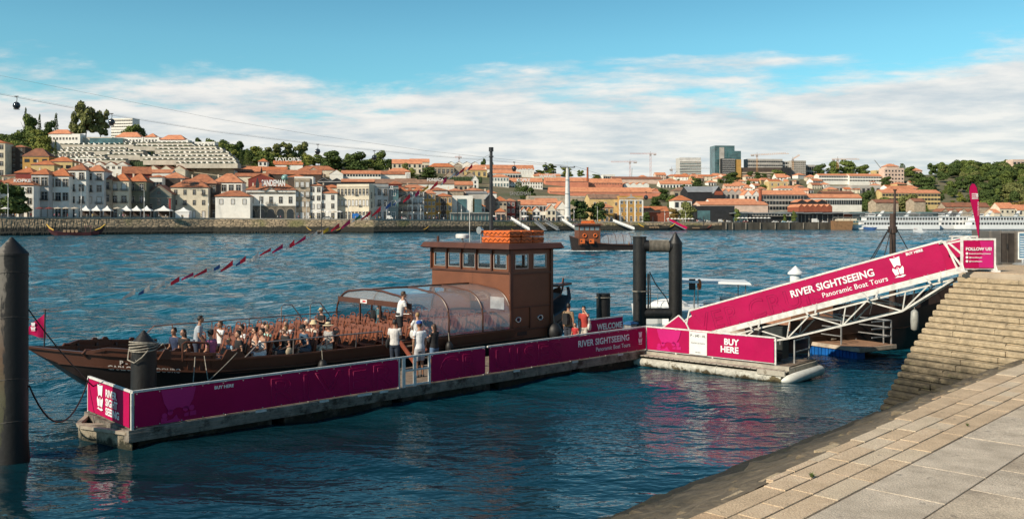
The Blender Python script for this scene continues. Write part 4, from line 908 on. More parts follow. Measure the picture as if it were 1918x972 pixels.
 nwin = 5; ww = .80; gap = (y1-y0-nwin*ww)/(nwin+1)
 ys = [y0+gap+i*(ww+gap) for i in range(nwin)]
 b.box(x0, x0+th, y0, y1, zb, W0); b.box(x0, x0+th, y0, y1, W1, zt); prev = y0
 for y in ys: b.box(x0, x0+th, prev, y, W0, W1); prev = y+ww
 b.box(x0, x0+th, prev, y1, W0, W1)
 xs_ = [x0+.25, x0+1.32]; wl = .78
 xw = [(x0+.2, 1.98)]
 for s_, yy in ((-1, y0), (1, y1)):
  a, c = (yy, yy+th) if s_ < 0 else (yy-th, yy)
  b.box(x0+th, x1-.002, a, c, zb, W0); b.box(x0+th, x1-.002, a, c, W1, zt); prev = x0+th
  for x, l_ in ([(q, wl) for q in xs_] if s_ < 0 else xw): b.box(prev, x, a, c, W0, W1); prev = x+l_
  b.box(prev, x1-.002, a, c, W0, W1)
 b.box(x1-.001, x1+th, y0, y1, zb, W0); b.box(x1-.001, x1+th, y0, y1, W1, zt)
 prev = y0; yr_ = [y0+.15+i*1.64 for i in range(3)]
 for y in yr_: b.box(x1, x1+th, prev, y, W0, W1); prev = y+1.56
 b.box(x1, x1+th, prev, y1, W0, W1)
 b.box(x0+.1, x1-.1, y0+.1, y1-.1, 2.55, 2.6)
 b.build('wheelhouse', BROWNL, t)
 b = MB()           # ribs and ledges
 b.box(x0-.07, x0-.002, y0-.05, y1+.05, 3.55, 3.63); b.box(x0-.06, x1, y0-.07, y0-.002, 3.50, 3.56); b.box(x0, x1, y0-.04, y0-.002, 2.1, 2.15); b.box(x0, x1, y0-.05, y0-.002, 1.15, 1.22)
 for y in [y0]+[y+ww+gap/2 for y in ys[:-1]]+[y1]: b.box(x0-.09, x0-.002, y-.04, y+.04, 3.63, zt)
 b.box(x0-.05, x0+.12, y0-.06, y0+.0, 1.2, zt); b.box(x1-.05, x1+.09, y0-.06, y0, 1.2, zt); b.box(x0+1.1, x0+1.17, y0-.045, y0-.002, 1.2, 2.1)
 b.build('cabin_ribs', BROWN, t)
 fm = mat('alloy_window_frame', (.42,.38,.34), .35, .1, 4, metal=.5)
 gw = bpy.data.materials.new('cabin_glass'); gw.use_nodes = True; g = gw.node_tree; g.nodes.clear()
 tr = nd(g, 'ShaderNodeBsdfTransparent', i_Color=(.95,.97,.98,1)); gl = nd(g, 'ShaderNodeBsdfGlossy', i_Roughness=.02); fr = facing(g, .05, .5); mx = nd(g, 'ShaderNodeMixShader'); ou = nd(g, 'ShaderNodeOutputMaterial')
 g.links.new(fr, mx.inputs[0]); g.links.new(tr.outputs[0], mx.inputs[1]); g.links.new(gl.outputs[0], mx.inputs[2]); g.links.new(mx.outputs[0], ou.inputs[0])
 def window(a, c, along, at, out):
  b = MB(); bm_ = .035
  def bx(p, q, z0, z1, w0=-.012, w1=.03):
   if along == 'y': b.box(min(at+out*w0, at+out*w1), max(at+out*w0, at+out*w1), p, q, z0, z1)
   else: b.box(p, q, min(at+out*w0, at+out*w1), max(at+out*w0, at+out*w1), z0, z1)
  bx(a, c, W0, W0+bm_); bx(a, c, W1-bm_, W1); bx(a, a+bm_, W0+bm_, W1-bm_); bx(c-bm_, c, W0+bm_, W1-bm_)
  f = b.build('window', fm, t); b = MB(); bx(a+bm_, c-bm_, W0+bm_, W1-bm_, -.004, .004); b.build('pane', gw, f)
 for y in ys: window(y, y+ww, 'y', x0, -1)
 for y in yr_: window(y, y+1.56, 'y', x1+th, 1)
 window(xw[0][0], xw[0][0]+1.98, 'x', y1, 1)
 for x in xs_: window(x, x+wl, 'x', y0, -1)
 for x in (x0+.45, x0+1.75):
  b = MB(); b.torus((x, y0-.01, 1.62), .10, .03, 20, 6, 'y'); b.v = [(x+(v[0]-x)*1.35, v[1], v[2]) for v in b.v]; o = b.build('porthole', STEEL, t, smooth=True)
  b = MB(); b.box(x-.11, x+.11, y0-.012, y0-.004, 1.55, 1.69); b.build('pane', GLASSD, o)
 b = MB(); b.box(x0+.4, x0+.95, y0-.012, y0-.003, .95, 1.12); b.box(x0-.012, x0-.003, -.9, -.1, .9, 2.3); b.build('door', mat('dark_door', (.03,.015,.012), .5), t)
 b = MB(); b.box(x0-.02, x0-.004, -2.2, -1.35, 2.05, 2.55); b.build('notice_board', mat('notice_white2', (.7,.7,.68), .5), t)
 b = MB(); b.slab([(x0-.38, y0-.30, zt+.0), (x1+.45, y0-.30, zt+.0), (x1+.45, y1+.3, zt+.0), (x0-.38, y1+.3, zt+.0)], .03, (0,0,1))
 ro = [(x0-.42, y0-.36), (x1+.5, y0-.36), (x1+.5, y1+.36), (x0-.42, y1+.36)]; ri = [(x0-.3, y0-.24), (x1+.38, y0-.24), (x1+.38, y1+.24), (x0-.3, y1+.24)]
 b.loft([[(x, y, zt-.03) for x, y in ri], [(x, y, zt+.02) for x, y in ro], [(x, y, zt+.24) for x, y in ri]]); b.build('roof', BROWN, t)
 # stern
 b = MB(); b.tube([(22.6,0,1.9),(22.9,0,2.5),(22.95,0,3.0)], .05, 6); b.slab([(22.3,-.28,2.62),(23.25,-.28,2.70),(23.25,.28,2.70),(22.3,.28,2.62)], .09, (0,0,1)); b.slab([(19.6,-1.7,1.75),(22.2,-.6,2.3),(22.2,.6,2.3),(19.6,1.7,1.75)], .05, (0,0,1)); b.build('stern_deck', mat('red_brown_deck', (.20,.075,.045), .5), t)
 # mast
 b = MB(); mx_, my_ = 18.35, .05; b.tube([(mx_, my_, 4.7), (mx_, my_, 7.6), (mx_, my_, 8.95)], [.085, .075, .065], 14); b.tube([(mx_,my_,8.55),(mx_,my_,8.6)], .11, 14); b.tube([(mx_,my_,8.8),(mx_,my_,8.98)], .105, 14); b.build('mast', DARKMET, t, smooth='auto')
 b = MB(); b.tube([(x0+.1, 2.3, 4.8), (x0+.1, 2.3, 5.05)], .06, 10); b.build('vent_stub', BROWN, t)
 b = MB(); b.tube([(x0+.3, .35, 4.8), (x0+.3, .35, 6.35)], .014, 6); b.build('antenna', WHITE, t)
 b = MB(); b.tube([(x0+.4,.95,4.78),(x0+.4,.95,4.95)], .05, 8); b.lathe([(.2,0),(.3,.02),(.31,.16),(.26,.2)], (x0+.4,.95,4.95), 24); b.build('radar_dome', mat('radar_white', (.72,.71,.68), .4), t, smooth='auto')
 b = MB(); b.tube([(x0+.35,-.35,4.78),(x0+.35,-.35,5.2)], .025, 8); b.tube([(x0+.22,-.35,5.32),(x0+.40,-.35,5.32)], [.16,.12], 20); b.build('searchlight', STEEL, t, smooth='auto')
 b = MB(); b.tube([(x0+.4,-1.1,4.78),(x0+.4,-1.1,5.3),(x0+.45,-1.15,5.36),(x0+.6,-1.2,5.36)], .03, 8); b.build('vent_pipe', DARKMET, t)
 # hull lettering
 for q, (w_, x, z, m4) in enumerate((('P - 1085-AL', 1.72, .0, 0), ('CARLOTA DO DOURO', 1.42, -.165, 0))):
  me = text_mesh(w_, .18, offset=.03, extrude=.002, spacing=1.05); me.transform(Matrix.Rotation(R(90), 4, 'X'))
  n_ = len(me.vertices); co = np.zeros(n_*3); me.vertices.foreach_get('co', co); co = co.reshape(-1, 3)
  for c in co:
   uu = x+c[0]; zz2 = hz(uu)-.25+z+c[2]; c[0] = uu; c[2] = zz2; c[1] = -hb(uu)-.012+c[1]
  me.vertices.foreach_set('co', co.ravel()); me.update(); me.materials.append(mat('faded_white_letters', (.55,.5,.45), .6)); o = bpy.data.objects.new('lettering', me); COL.objects.link(o); o.parent = t
 b = MB();
 for x in (12.55, 12.72): b.beam((x, -2.72, 1.0), (x+.5, -3.6, .56), .05)
 return t
def nt_pos(g): return g.nodes.new('ShaderNodeNewGeometry').outputs['Position']
def dz_(u): return interp(u, [(-.45,1.86),(2,1.25),(4.2,.88),(5,.8),(19,.8),(20,1.2),(23,2.2)])
BOAT = boat()
def bw(u, y, z): return Vector(BO+UY*BC)+UX*u+UY*y+Vector((0,0,z))      # boat place in the world
def fender(u, y, z, r, label, long=0):
 t = thing('fender', label, 'fender', bw(u, y, z), ANG, 'black fenders of the large brown boat'); b = MB(); b.ball((0,0,0), (r, r, r*(1.25+long)), 16, 10); b.build('ball', BLACK, t, smooth=True); b = MB(); b.tube([(0,0,r*1.1),(0,.05,r*1.1+.4)], .015, 6); b.build('line', rope, t)
fender(8.0, -2.80, .72, .17, 'teardrop black fender hanging on the hull left of the boarding steps', .4)
fender(13.6, -2.80, .85, .16, 'small black fender hanging beside the woman with long hair', .4)
fender(19.5, -2.72, .95, .33, 'large round black fender below the wheelhouse at the stern')
def roof_rafts():
 OR = mat('orange_float', (.62,.13,.022), .5, .12, 6); k = 0
 rr = random.Random(4)
 for lay in range(2):
  for i in range(3):
   lab = ['front', 'middle', 'rear'][i]; z = 4.80+lay*.27; x = 17.35+i*.70
   t = thing('life_float', f"orange buoyant life float, {lab} one in the {'upper' if lay else 'lower'} layer on the wheelhouse roof", 'life float', bw(x, -2.2, z), ANG+rr.uniform(-.01,.01), 'orange life floats on the wheelhouse roof')
   b = MB(); W_ = 1.75 if lay == 0 else 1.65; hh = .24
   for a, c, d, e in ((0,.64,0,.16),(0,.64,W_-.16,W_),(0,.16,.16,W_-.16),(.48,.64,.16,W_-.16)):
    r_ = [[(a+q, d+q, z_), (c-q, d+q, z_), (c-q, e-q, z_), (a+q, e-q, z_)] for q, z_ in ((.02,0),(0,.03),(0,hh-.03),(.02,hh))]; b.loft(r_)
   b.box(.16,.48,.16,W_-.16,.07,.19)
   b.build('body', OR, t)
   b = MB(); P = []
   for (xa, ya), (xb, yb) in (((-.02,0),(-.02,W_)), ((-.02,-.02),(.64,-.02))):
    m_ = 6 if abs(yb-ya) > 1 else 2
    for j in range(m_):
     f0, f1 = j/m_, (j+1)/m_; p0 = Vector((xa+(xb-xa)*f0, ya+(yb-ya)*f0, .17)); p1 = Vector((xa+(xb-xa)*f1, ya+(yb-ya)*f1, .17)); pm = (p0+p1)/2+Vector((0,0,-.10)); b.tube([p0, pm, p1], .011, 5)
   b.build('grab_line', BLACK, t)
roof_rafts()
def flags():
 # bow flag
 p = bw(-.05, .0, 1.9)
 t = thing('bow_flag', 'small magenta pennant on a dark staff at the bow of the large boat', 'flag', p)
 b = MB(); b.tube([(0,0,-.1),(.06,0,.0),(.09,0,1.15)], .022, 8); b.tube([(.02,0,1.15),(.2,0,1.13)], .02, 6); b.build('staff', DARKMET, t)
 b = MB(); g = 6; vs = []
 for i in range(g+1):
  for j in range(5): vs.append((.08-i*.085, .05*math.sin(i*1.3+j*.5), 1.02-j*.19*(1-.12*i)-i*.07+.0))
 b.add(vs, [(i*5+j, i*5+j+1, (i+1)*5+j+1, (i+1)*5+j) for i in range(g) for j in range(4)]); b.add([(v[0], v[1]+.006, v[2]) for v in vs], [(i*5+j, i*5+j+1, (i+1)*5+j+1, (i+1)*5+j) for i in range(g) for j in range(4)]); o = b.build('cloth', MAG, t, smooth=True)
 b = MB(); sail_logo(b, -.24, .60, .15, 1.0); b.v = [(x, -.07, z) for x, z, _ in b.v]; decal('boat_emblem', b, Matrix.Identity(4), LETW, o)
 p = bw(22.0, .0, 2.3)
 t = thing('stern_flag', 'furled red and green flag on a raked staff at the stern', 'flag', p)
 b = MB(); b.tube([(0,0,-.1),(.08,0,1.6),(.1,0,1.75)], .02, 8); b.build('staff', DARKMET, t)
 for nm, m, x0_, x1_ in (('green_cloth', mat('flag_green', (.02,.10,.03), .7), .0, .5), ('red_cloth', mat('flag_red', (.42,.012,.015), .7), .5, 1)):
  b = MB(); rr = [[(.08+(-.04-.16*s)*f+.03*math.cos(a), .05*math.sin(a)*(1+f), 1.5-f*1.15) for a in [k*.785 for k in range(8)]] for f in (0,.3,.6,.85,1) for s in (x1_ if nm == 'red_cloth' else x0_,)]
  b.loft(rr); b.build(nm, m, t, smooth=True)
flags()
def sag(a, b_, s, n=14):
 a = Vector(a); b_ = Vector(b_); return [a.lerp(b_, i/n)-Vector((0,0,s*4*(i/n)*(1-i/n))) for i in range(n+1)]
def ropes():
 def rp(pts, r, m, label): b = MB(); b.tube(pts, r, 6); tag(b.build('rope', m, smooth=True), label, 'rope')
 pc = PO+UX*-.0+UY*(PW)+Vector((0,0,DZ+.95)); base = Vector(((22-CX)/F*21.5, 21.5, 0))
 rp(sag(base+Vector((.36,.1,1.8)), PO+UY*PW*.98+Vector((.0,0,1.5)), 1.05), .022, ropeD, 'black hose sagging from the huge left pile to the end of the pontoon')
 rp(sag(base+Vector((.34,.12,3.6)), PO+UY*PW+UX*.5+Vector((0,0,.8)), .15), .016, ropeD, 'dark taut line crossing in front of the bow from the huge left pile')
 for (u, v, lab) in ((3.6, 2.6, 'first mooring line from the bitts down to the pontoon'), (3.9, 3.2, 'second mooring line from the bitts, close beside the first'), (5.0, 2.4, 'long slanting mooring line from the fairlead down to the pontoon')):
  rp(sag(bw(u, -2.55, 1.5), PO+UX*(v+.2)+UY*(PW-.2)+Vector((0,0,DZ)), .08), .014, rope, lab)
 rp(sag(bw(21.5, -1.7, 1.9), PO+UX*19.2+UY*(PW-.1)+Vector((0,0,DZ+.1)), .1), .02, ropeD, 'dark stern line from the boat to the pontoon by the WELCOME board')
 rp(sag(bw(21.2, -1.8, 1.8), PO+UX*19.6+UY*(PW-.1)+Vector((0,0,DZ+.1)), .15), .02, ropeD, 'lower dark stern line running beside its twin to the pontoon')
ropes()
def bunting():
 top = bw(18.35, .05, 8.7); end = bw(-.0, 0, 3.0)
 t = thing('bunting', 'line of small fluttering coloured flags strung from mast top down to the bow', 'bunting', top)
 pts = [p-top for p in sag(top, end, .62, 40)]
 # guide: passes the photo's flags
 b = MB(); b.tube(pts, .006, 4); b.build('line', mat('bunting_line', (.25,.24,.22), .7), t)
 cols = {'r': (.62,.015,.04), 'w': (.74,.70,.62), 'y': (.65,.40,.02), 'b': (.03,.10,.30), 'g': (.03,.20,.09), 'm': (.5,.012,.10)}
 seq = 'r r w m r y m r w b r r g m r y w m r m r w r r b r m r w w w'.replace(' ', '')
 N = 31; rr = random.Random(9)
 for i in range(N):
  f = .06+.79*i/(N-1); a = f*40; k = int(a); p = pts[k].lerp(pts[k+1], a-k); d = (pts[k+1]-pts[k]).normalized()
  c1 = seq[i % len(seq)]; sw = rr.uniform(.45, 1.0); L_ = .46+rr.uniform(0,.12); b = MB(); nn = 5
  wnd = (d*.85+Vector((0,0,-.50*sw))).normalized()
  vs = []
  for j in range(nn+1):
   g = j/nn; q = p+wnd*L_*g; hgt = .24*(1-g*.7); vs += [q+Vector((0, .03*math.sin(g*6+i), .0)), q+Vector((0, .04*math.sin(g*5+i+1), -hgt*.9*sw-.02))]
  b.add(vs, [(2*j, 2*j+1, 2*j+3, 2*j+2) for j in range(nn)])
  b.v = b.v; mats_ = [mat('flag_'+c, cols[c], .7, .15, 5) for c in (c1, 'w' if i % 3 == 0 else ('b' if i % 7 == 1 else c1))]
  b.mi = [0 if j < 3 else 1 for j in range(nn)]
  b.build('flag', mats_, t, smooth=True)
bunting()
# ================= far bank: buildings =================
WM = {'w': mat('facade_white', (.80,.77,.70), .8, .06, .35), 'g': mat('facade_grey', (.55,.53,.50), .85, .12, .3), 'c': mat('facade_cream', (.68,.60,.46), .85, .1, .3), 's': mat('facade_stone', (.42,.34,.25), .9, .2, .6, dirt=(.8,(.16,.13,.1),.6)),
      'o': mat('facade_ochre', (.48,.27,.075), .85, .1, .3), 'y': mat('facade_pale_yellow', (.60,.44,.20), .85, .1, .3), 'r': mat('facade_red', (.22,.04,.03), .85, .12, .3), 'p': mat('facade_salmon', (.62,.23,.14), .85, .1, .2),
      'k': mat('facade_black', (.02,.02,.022), .6, .2, .5), 't': mat('facade_green_grey', (.17,.19,.17), .85, .15, .3), 'l': mat('facade_olive', (.15,.15,.10), .85, .12, .3), 'b': mat('facade_brick', (.30,.085,.045), .9, .15, .6),
      'd': mat('facade_dark_brown', (.07,.05,.04), .85, .2, .5), 'n': mat('concrete_grey', (.42,.39,.35), .9, .15, .2), 'q': mat('teal_glass_wall', (.05,.13,.14), .15, .3, .15, spec=.8), 'e': mat('facade_pink_cream', (.68,.50,.40), .85, .1, .3)}
def tiles(name, c, c2):
 m = mat(name, c, .9, .1, .35, col2=c2, detail=8, dirt=(.22, tuple(Vector(c2)*.55), .6)); nt = m.node_tree; b = nt.nodes['Principled BSDF']; co = nt.nodes.new('ShaderNodeTexCoord')
 wv = nd(nt, 'ShaderNodeTexWave', i_Scale=.9); nt.links.new(co.outputs['Object'], wv.inputs['Vector']); bp = nd(nt, 'ShaderNodeBump', i_Strength=.6, i_Distance=.12); nt.links.new(wv.outputs[0], bp.inputs['Height']); nt.links.new(bp.outputs[0], b.inputs['Normal']); return m
RM = {'p': tiles('weathered_roof_tiles', (.46,.17,.08), (.26,.10,.055)), 'q': tiles('pinkish_roof_tiles', (.60,.25,.13), (.40,.15,.075)), 'o': tiles('orange_roof_tiles', (.56,.19,.075), (.38,.12,.05)), 'l': tiles('light_orange_roof_tiles', (.68,.29,.15), (.50,.19,.10)), 'd': tiles('dark_brown_roof_tiles', (.30,.12,.065), (.19,.08,.05)), 'g': mat('grey_metal_roof', (.26,.27,.28), .5, .1, .3), 'b': mat('brownish_roof', (.26,.15,.10), .9, .2, .4)}
FRS = mat('stone_window_frame', (.30,.25,.19), .85, .1, 1); FRW = mat('white_window_frame', (.6,.58,.55), .7, .05, 1); SHUT = mat('white_shutter', (.58,.57,.55), .7, .05, 1); IRON = mat('balcony_iron', (.03,.03,.03), .5)
def win_mesh(fr, pane, mull=True):
 b = MB(); f = .10
 b.m = 0; b.box(-.5, .5, -.1, 0, 0, f*.7); b.box(-.5, .5, -.1, 0, 1-f*.7, 1); b.box(-.5, -.5+f, -.1, 0, f*.7, 1-f*.7); b.box(.5-f, .5, -.1, 0, f*.7, 1-f*.7)
 b.m = 1; b.box(-.5+f, .5-f, -.03, 0, f*.7, 1-f*.7)
 if mull: b.m = 2; b.box(-.025, .025, -.05, -.031, f*.7, 1-f*.7); b.box(-.5+f, .5-f, -.048, -.032, .64, .68)
 return b.mesh('window', [fr, pane, FRW])
WN = {'s': win_mesh(FRS, GLASSD), 'w': win_mesh(FRW, GLASSD), 'h': win_mesh(FRS, SHUT, False), 'd': win_mesh(IRON, GLASSD, False), 't': win_mesh(FRW, mat('teal_pane', (.04,.12,.13), .15))}
_b = MB(); _b.box(-.5,.5,-.5,0,0,.06)
for _i in range(9): _b.box(-.5+_i*.12,-.47+_i*.12,-.5,-.46,.06,.5)
_b.box(-.5,.5,-.52,-.45,.5,.56); BALC = _b.mesh('balcony', [IRON])
_b = MB(); _b.box(-.35,.35,-.35,.35,0,1.3); _b.box(-.42,.42,-.42,.42,1.3,1.45); CHIM = _b.mesh('chimney', [WM['c']])
NW = {}
def bld(x0, x1, yb, ye, yr, wall, label, fl=2, cols=3, roof='hip', t=None, yaw=7, dep=12, rc='o', ws='s', cat='house', group=None, wr=.42, n=1, chim=1, balc=0, g0=True, name=None, band=None, hw=.6):
 px = (x0+x1)/2; rc = 'opq'[int(x0*1.7) % 3] if rc == 'o' else rc
 if t is None: t = tof(px, yb)
 Y = Dw(px)+t; k = Y/F; gz = ground(px, t); zb = gz-(0 if t < 43 else 3)
 ze = H-(ye-HY)*k; zr = H-(yr-HY)*(Y+(dep/2 if roof in ('hip','gable') else 0))/F; w = (x1-x0)*k*1.02
 c = Vector(((px-CX)*k, Y, gz)); T = thing(name or ('house' if cat == 'house' else cat.replace(' ', '_')), label, cat, c, R(yaw), group)
 he = ze-gz; hr = max(zr-gz, he+.3); lo = zb-gz; M = WM[wall]; b = MB(); hw2 = w/2
 b.box(-hw2, hw2, 0, dep, lo, he)
 if roof == 'gable':
  for x in (-hw2, hw2-.25): b.add([(x,0,he),(x,dep,he),(x,dep/2,hr-.1),(x+.25,0,he),(x+.25,dep,he),(x+.25,dep/2,hr-.1)], [(0,1,2),(3,5,4),(0,3,4,1),(1,4,5,2),(2,5,3,0)])
 if roof in ('front', 'saw'):
  nn = n if roof == 'saw' else 1; s = w/nn
  for i in range(nn):
   xa = -hw2+i*s; b.add([(xa,0,he),(xa+s,0,he),(xa+s/2,0,hr-.1),(xa,.3,he),(xa+s,.3,he),(xa+s/2,.3,hr-.1)], [(0,1,2),(3,5,4),(0,2,5,3),(1,4,5,2)])
 if roof == 'flat': b.box(-hw2, hw2, 0, .3, he, hr); b.box(-hw2, -hw2+.3, .3, dep, he, hr); b.box(hw2-.3, hw2, .3, dep, he, hr)
 b.build('wall', M, T)
 e = .45; b = MB(); th = .22
 if roof == 'hip':
  rl = max(0, (w-dep)/2) if w > dep else 0; a = [(-hw2-e,-e,he),(hw2+e,-e,he),(hw2+e,dep+e,he),(-hw2-e,dep+e,he)]
  bt = [(x, y, z+th) for x, y, z in a]; rx = max(.3, rl); tp = [(-rx, dep/2, hr), (rx, dep/2, hr)]
  b.add(a+bt+tp, [(3,2,1,0),(0,1,5,4),(1,2,6,5),(2,3,7,6),(3,0,4,7),(4,5,9,8),(5,6,9),(6,7,8,9),(7,4,8)])
 elif roof == 'gable':
  pr = [(-e,he-.05),(dep/2,hr-.05),(dep+e,he-.05),(dep+e,he+th),(dep/2,hr+th),(-e,he+th)]
  b.slab([(-hw2-.2, y, z) for y, z in pr], w+.4, (1,0,0))
 elif roof in ('front', 'saw'):
  nn = n if roof == 'saw' else 1; s = w/nn
  for i in range(nn):
   xa = -hw2+i*s; ee = e if nn == 1 else 0
   pr = [(xa-ee,he-.05-ee*.4),(xa+s/2,hr-.05),(xa+s+ee,he-.05-ee*.4),(xa+s+ee,he+th-ee*.4),(xa+s/2,hr+th),(xa-ee,he+th-ee*.4)]
   b.slab([(x, -.25, z) for x, z in pr], dep+.4, (0,1,0))
 elif roof == 'flat': b.box(-hw2+.3, hw2-.3, .3, dep, he-.3, he+.1);
 rf = b.build('roof', RM[rc], T)
 if roof in ('hip','gable') and chim:
  for q in range(chim): link('chimney', CHIM, rf, ((-.3+.55*q+.1*math.sin(px))*w, dep*.55, (he+hr)/2+.2), scale=(1,1,1.2))
 if fl and he > 2:
  b = MB(); b.box(-hw2-.12, hw2+.12, -.16, -.002, he-.35, he-.05); b.build('cornice', FRS if ws in 'sh' else FRW, T)
  fh = he/fl; cw = w/cols
  for f in range(fl):
   for c_ in range(cols):
    if f == 0 and g0 is False: continue
    wh = fh*hw; st_ = ws
    if ws == 's' and wall in 'wgcl' and (int(px*7)+f*3+c_*5) % 5 == 0: st_ = 'h'
    x = -hw2+(c_+.5)*cw; z = f*fh+(fh-wh)*.55
    if f == 0 and g0: z = .1; wh = fh*.72
    o = link('window' if not (f == 0 and g0 and c_ % 2 == 0) else 'door', WN[st_], T, (x, 0, z), scale=(min(cw*.8, wr*fh), 1.6, wh))
    if balc and f > 0 and (f+c_+int(px)) % balc == 0: link('balcony', BALC, T, (x, 0, z-.1), scale=(min(cw*.95, wr*fh*1.5), 1.3, 1.7))
  if band is not None: b = MB(); b.box(-hw2, hw2, -.05, -.003, 0, he*band); b.build('ground_floor_band', FRS, T)
 T['_k'] = k; return T
def sign(body, x0, x1, yt, yb, Y, label, m=None, offset=.02, supports=True):
 k = Y/F; me = text_mesh(body, 1, offset=offset, extrude=.06); xs = [v.co.x for v in me.vertices]; ys = [v.co.y for v in me.vertices]
 w = max(xs)-min(xs); h = max(ys)-min(ys); sx = (x1-x0)*k/w; sy = (yb-yt)*k/h
 me.transform(Matrix.Translation((-min(xs), -min(ys), 0))); me.transform(Matrix.Diagonal((sx, sy, 2.5, 1))); me.transform(Matrix.Rotation(R(90), 4, 'X')); me.materials.append(m or LETW)
 t = thing('rooftop_sign', label, 'sign', pt(x0, yb, Y), 0); o = bpy.data.objects.new('letters', me); COL.objects.link(o); o.parent = t
 if supports:
  b = MB(); n = max(2, len(body)); W_ = (x1-x0)*k
  for i in range(n): b.beam((W_*(i+.5)/n, .25, -2.2), (W_*(i+.5)/n, .25, (yb-yt)*k*.8), .12)
  b.beam((0,.25,.1),(W_,.25,.1),.12); b.build('support_frame', IRON, t)
LT = mat('sign_letter_white', (.68,.67,.65), .5, .03, 1)
def far_bank():
 F_ = 36
 # --- waterfront row, left to right
 bld(-60, -12, 405, 340, 328, 'c', 'cream waterfront house at the very left edge of the far bank', 3, 4, t=F_)
 bld(-12, 60, 405, 347, 334, 'w', 'white waterfront house with orange roof behind the round dark tree', 3, 5, t=F_, chim=1)
 bld(30, 60, 405, 324, 314, 'r', 'dark red walled building rising behind the roof with white letters', 1, 1, t=F_+14, g0=False)
 bld(60, 90, 405, 327, 316, 'g', 'light grey three-storey house with white shutters, right of the dark tree', 3, 2, t=F_, balc=1, wr=.5)
 bld(90, 128, 405, 330, 315, 'w', 'white house with stone window surrounds and an attic dormer, right of the shuttered grey house', 3, 3, t=F_, balc=3)
 bld(128, 160, 405, 319, 307, 'w', 'four-storey white house, left one of the two tallest neighbours on the left quay', 4, 2, t=F_, balc=2)
 bld(160, 193.5, 405, 321, 309, 'g', 'four-storey pale grey house, right one of the two tallest neighbours on the left quay', 4, 2, t=F_, balc=2)
 bld(193.5, 207, 405, 336, 328, 's', 'very narrow stone house one window wide, right of the four-storey grey house', 3, 1, t=F_, balc=2, chim=0)
 bld(207, 240, 405, 339, 325, 'c', 'beige three-storey house with iron balconies behind the white tents', 3, 2, t=F_, balc=1)
 bld(240, 273, 405, 340, 325, 'l', 'olive green three-storey house beside the small chapel', 3, 2, t=F_, balc=1)
 T = bld(276, 320, 405, 363, 346, 't', 'small grey-green chapel with pointed gable between two houses', 0, 0, roof='front', t=F_, cat='chapel', rc='d'); k = T['_k']
 b = MB(); b.lathe([(.9,0),(.9,.15),(.01,.16)], n=16); b.M = None; o = b.build('round_window', GLASSD, T, loc=(0,-.02,(405-357)*k)); o.rotation_euler = (R(90),0,0)
 for x in (-3.8, 3.8): link('window', WN['s'], T, (x,0,4.2), scale=(1.4,1.6,2.8))
 link('window', WN['s'], T, (0,0,6.6), scale=(1.8,1.8,3.0)); link('door', WN['s'], T, (0,0,0), scale=(2.6,1.8,4.4))
 for x in (-5.05, 5.05): b = MB(); b.box(x-.45, x+.45, -.10, -.02, 2.6, 9.6); b.build('red_banner', mat('faded_red_banner', (.30,.05,.045), .8), T)
 b = MB()
 for s_ in (-1, 1): b.beam((s_*6, -.2, (405-363)*k), (0, -.2, (405-346)*k), .5, .5)
 b.beam((-6,-.15,9.9),(6,-.15,9.9),.3,.4); b.beam((0,-.1,(405-345)*k),(0,-.1,(405-340)*k),.2); b.build('gable_moulding', FRS, T)
 bld(322, 388, 405, 351, 336, 'c', 'wide cream quayside house under a broad hipped roof, right of the chapel', 3, 4, t=F_, balc=3, wr=.3, hw=.5)
 bld(388, 405, 406, 344, 338, 'd', 'narrow dark house between the wide cream house and the low white one', 3, 2, t=F_, chim=0)
 bld(400, 452, 400, 342, 325, 'w', 'white house with orange hipped roof directly behind the low white corner house', 3, 4, t=F_+14, balc=0, g0=False)
 bld(405, 467, 407, 368, 357, 'w', 'low two-storey white house with dark stone windows close to the quay', 2, 3, t=30, ws='s', wr=.34, hw=.5, balc=5, g0=False, chim=0)
 for c_ in range(3): pass
 T = bld(463, 552, 407, 356, 343, 'w', 'long white waterfront building with stone arcade and small triangular pediment', 0, 0, t=F_, cat='arcaded building'); k = T['_k']
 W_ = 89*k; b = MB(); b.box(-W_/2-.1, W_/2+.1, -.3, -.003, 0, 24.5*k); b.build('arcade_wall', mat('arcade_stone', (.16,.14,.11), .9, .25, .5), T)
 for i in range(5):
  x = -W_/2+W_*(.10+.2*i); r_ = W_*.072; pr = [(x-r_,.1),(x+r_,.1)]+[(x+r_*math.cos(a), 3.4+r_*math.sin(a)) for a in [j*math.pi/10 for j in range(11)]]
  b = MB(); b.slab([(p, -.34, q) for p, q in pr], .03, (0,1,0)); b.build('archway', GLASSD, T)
  rim = [(x+(r_+.25)*math.cos(a), 3.4+(r_+.25)*math.sin(a)) for a in [j*math.pi/10 for j in range(11)]]; b = MB()
  for p, q in zip(rim[:-1], rim[1:]): b.beam((p[0],-.34,p[1]),(q[0],-.34,q[1]),.2,.4)
  b.build('arch_rim', FRS, T); link('window', WN['s'], T, (x,-.0,29*k), scale=(1.9,1.6,13*k))
 b = MB(); b.slab([(-2.9,-.35,51*k),(2.9,-.35,51*k),(0,-.35,58*k)], .5, (0,1,0)); b.build('pediment', WM['w'], T)
 b = MB(); b.beam((-3.3,-.45,51*k),(0,-.45,58.6*k),.5,.5); b.beam((3.3,-.45,51*k),(0,-.45,58.6*k),.5,.5); b.box(-W_/2,W_/2,-.3,-.01,47*k,50*k); b.build('pediment_moulding', mat('arcade_stone', (.2,.2,.2)), T)
 link('balcony', BALC, T, (0,-.02,27*k), scale=(5,1.4,2))
 bld(552, 580, 407, 337, 334, 's', 'tall weathered stone house with white curtained windows, right of the arcaded building', 4, 3, roof='flat', t=F_, ws='h', balc=3, rc='g')
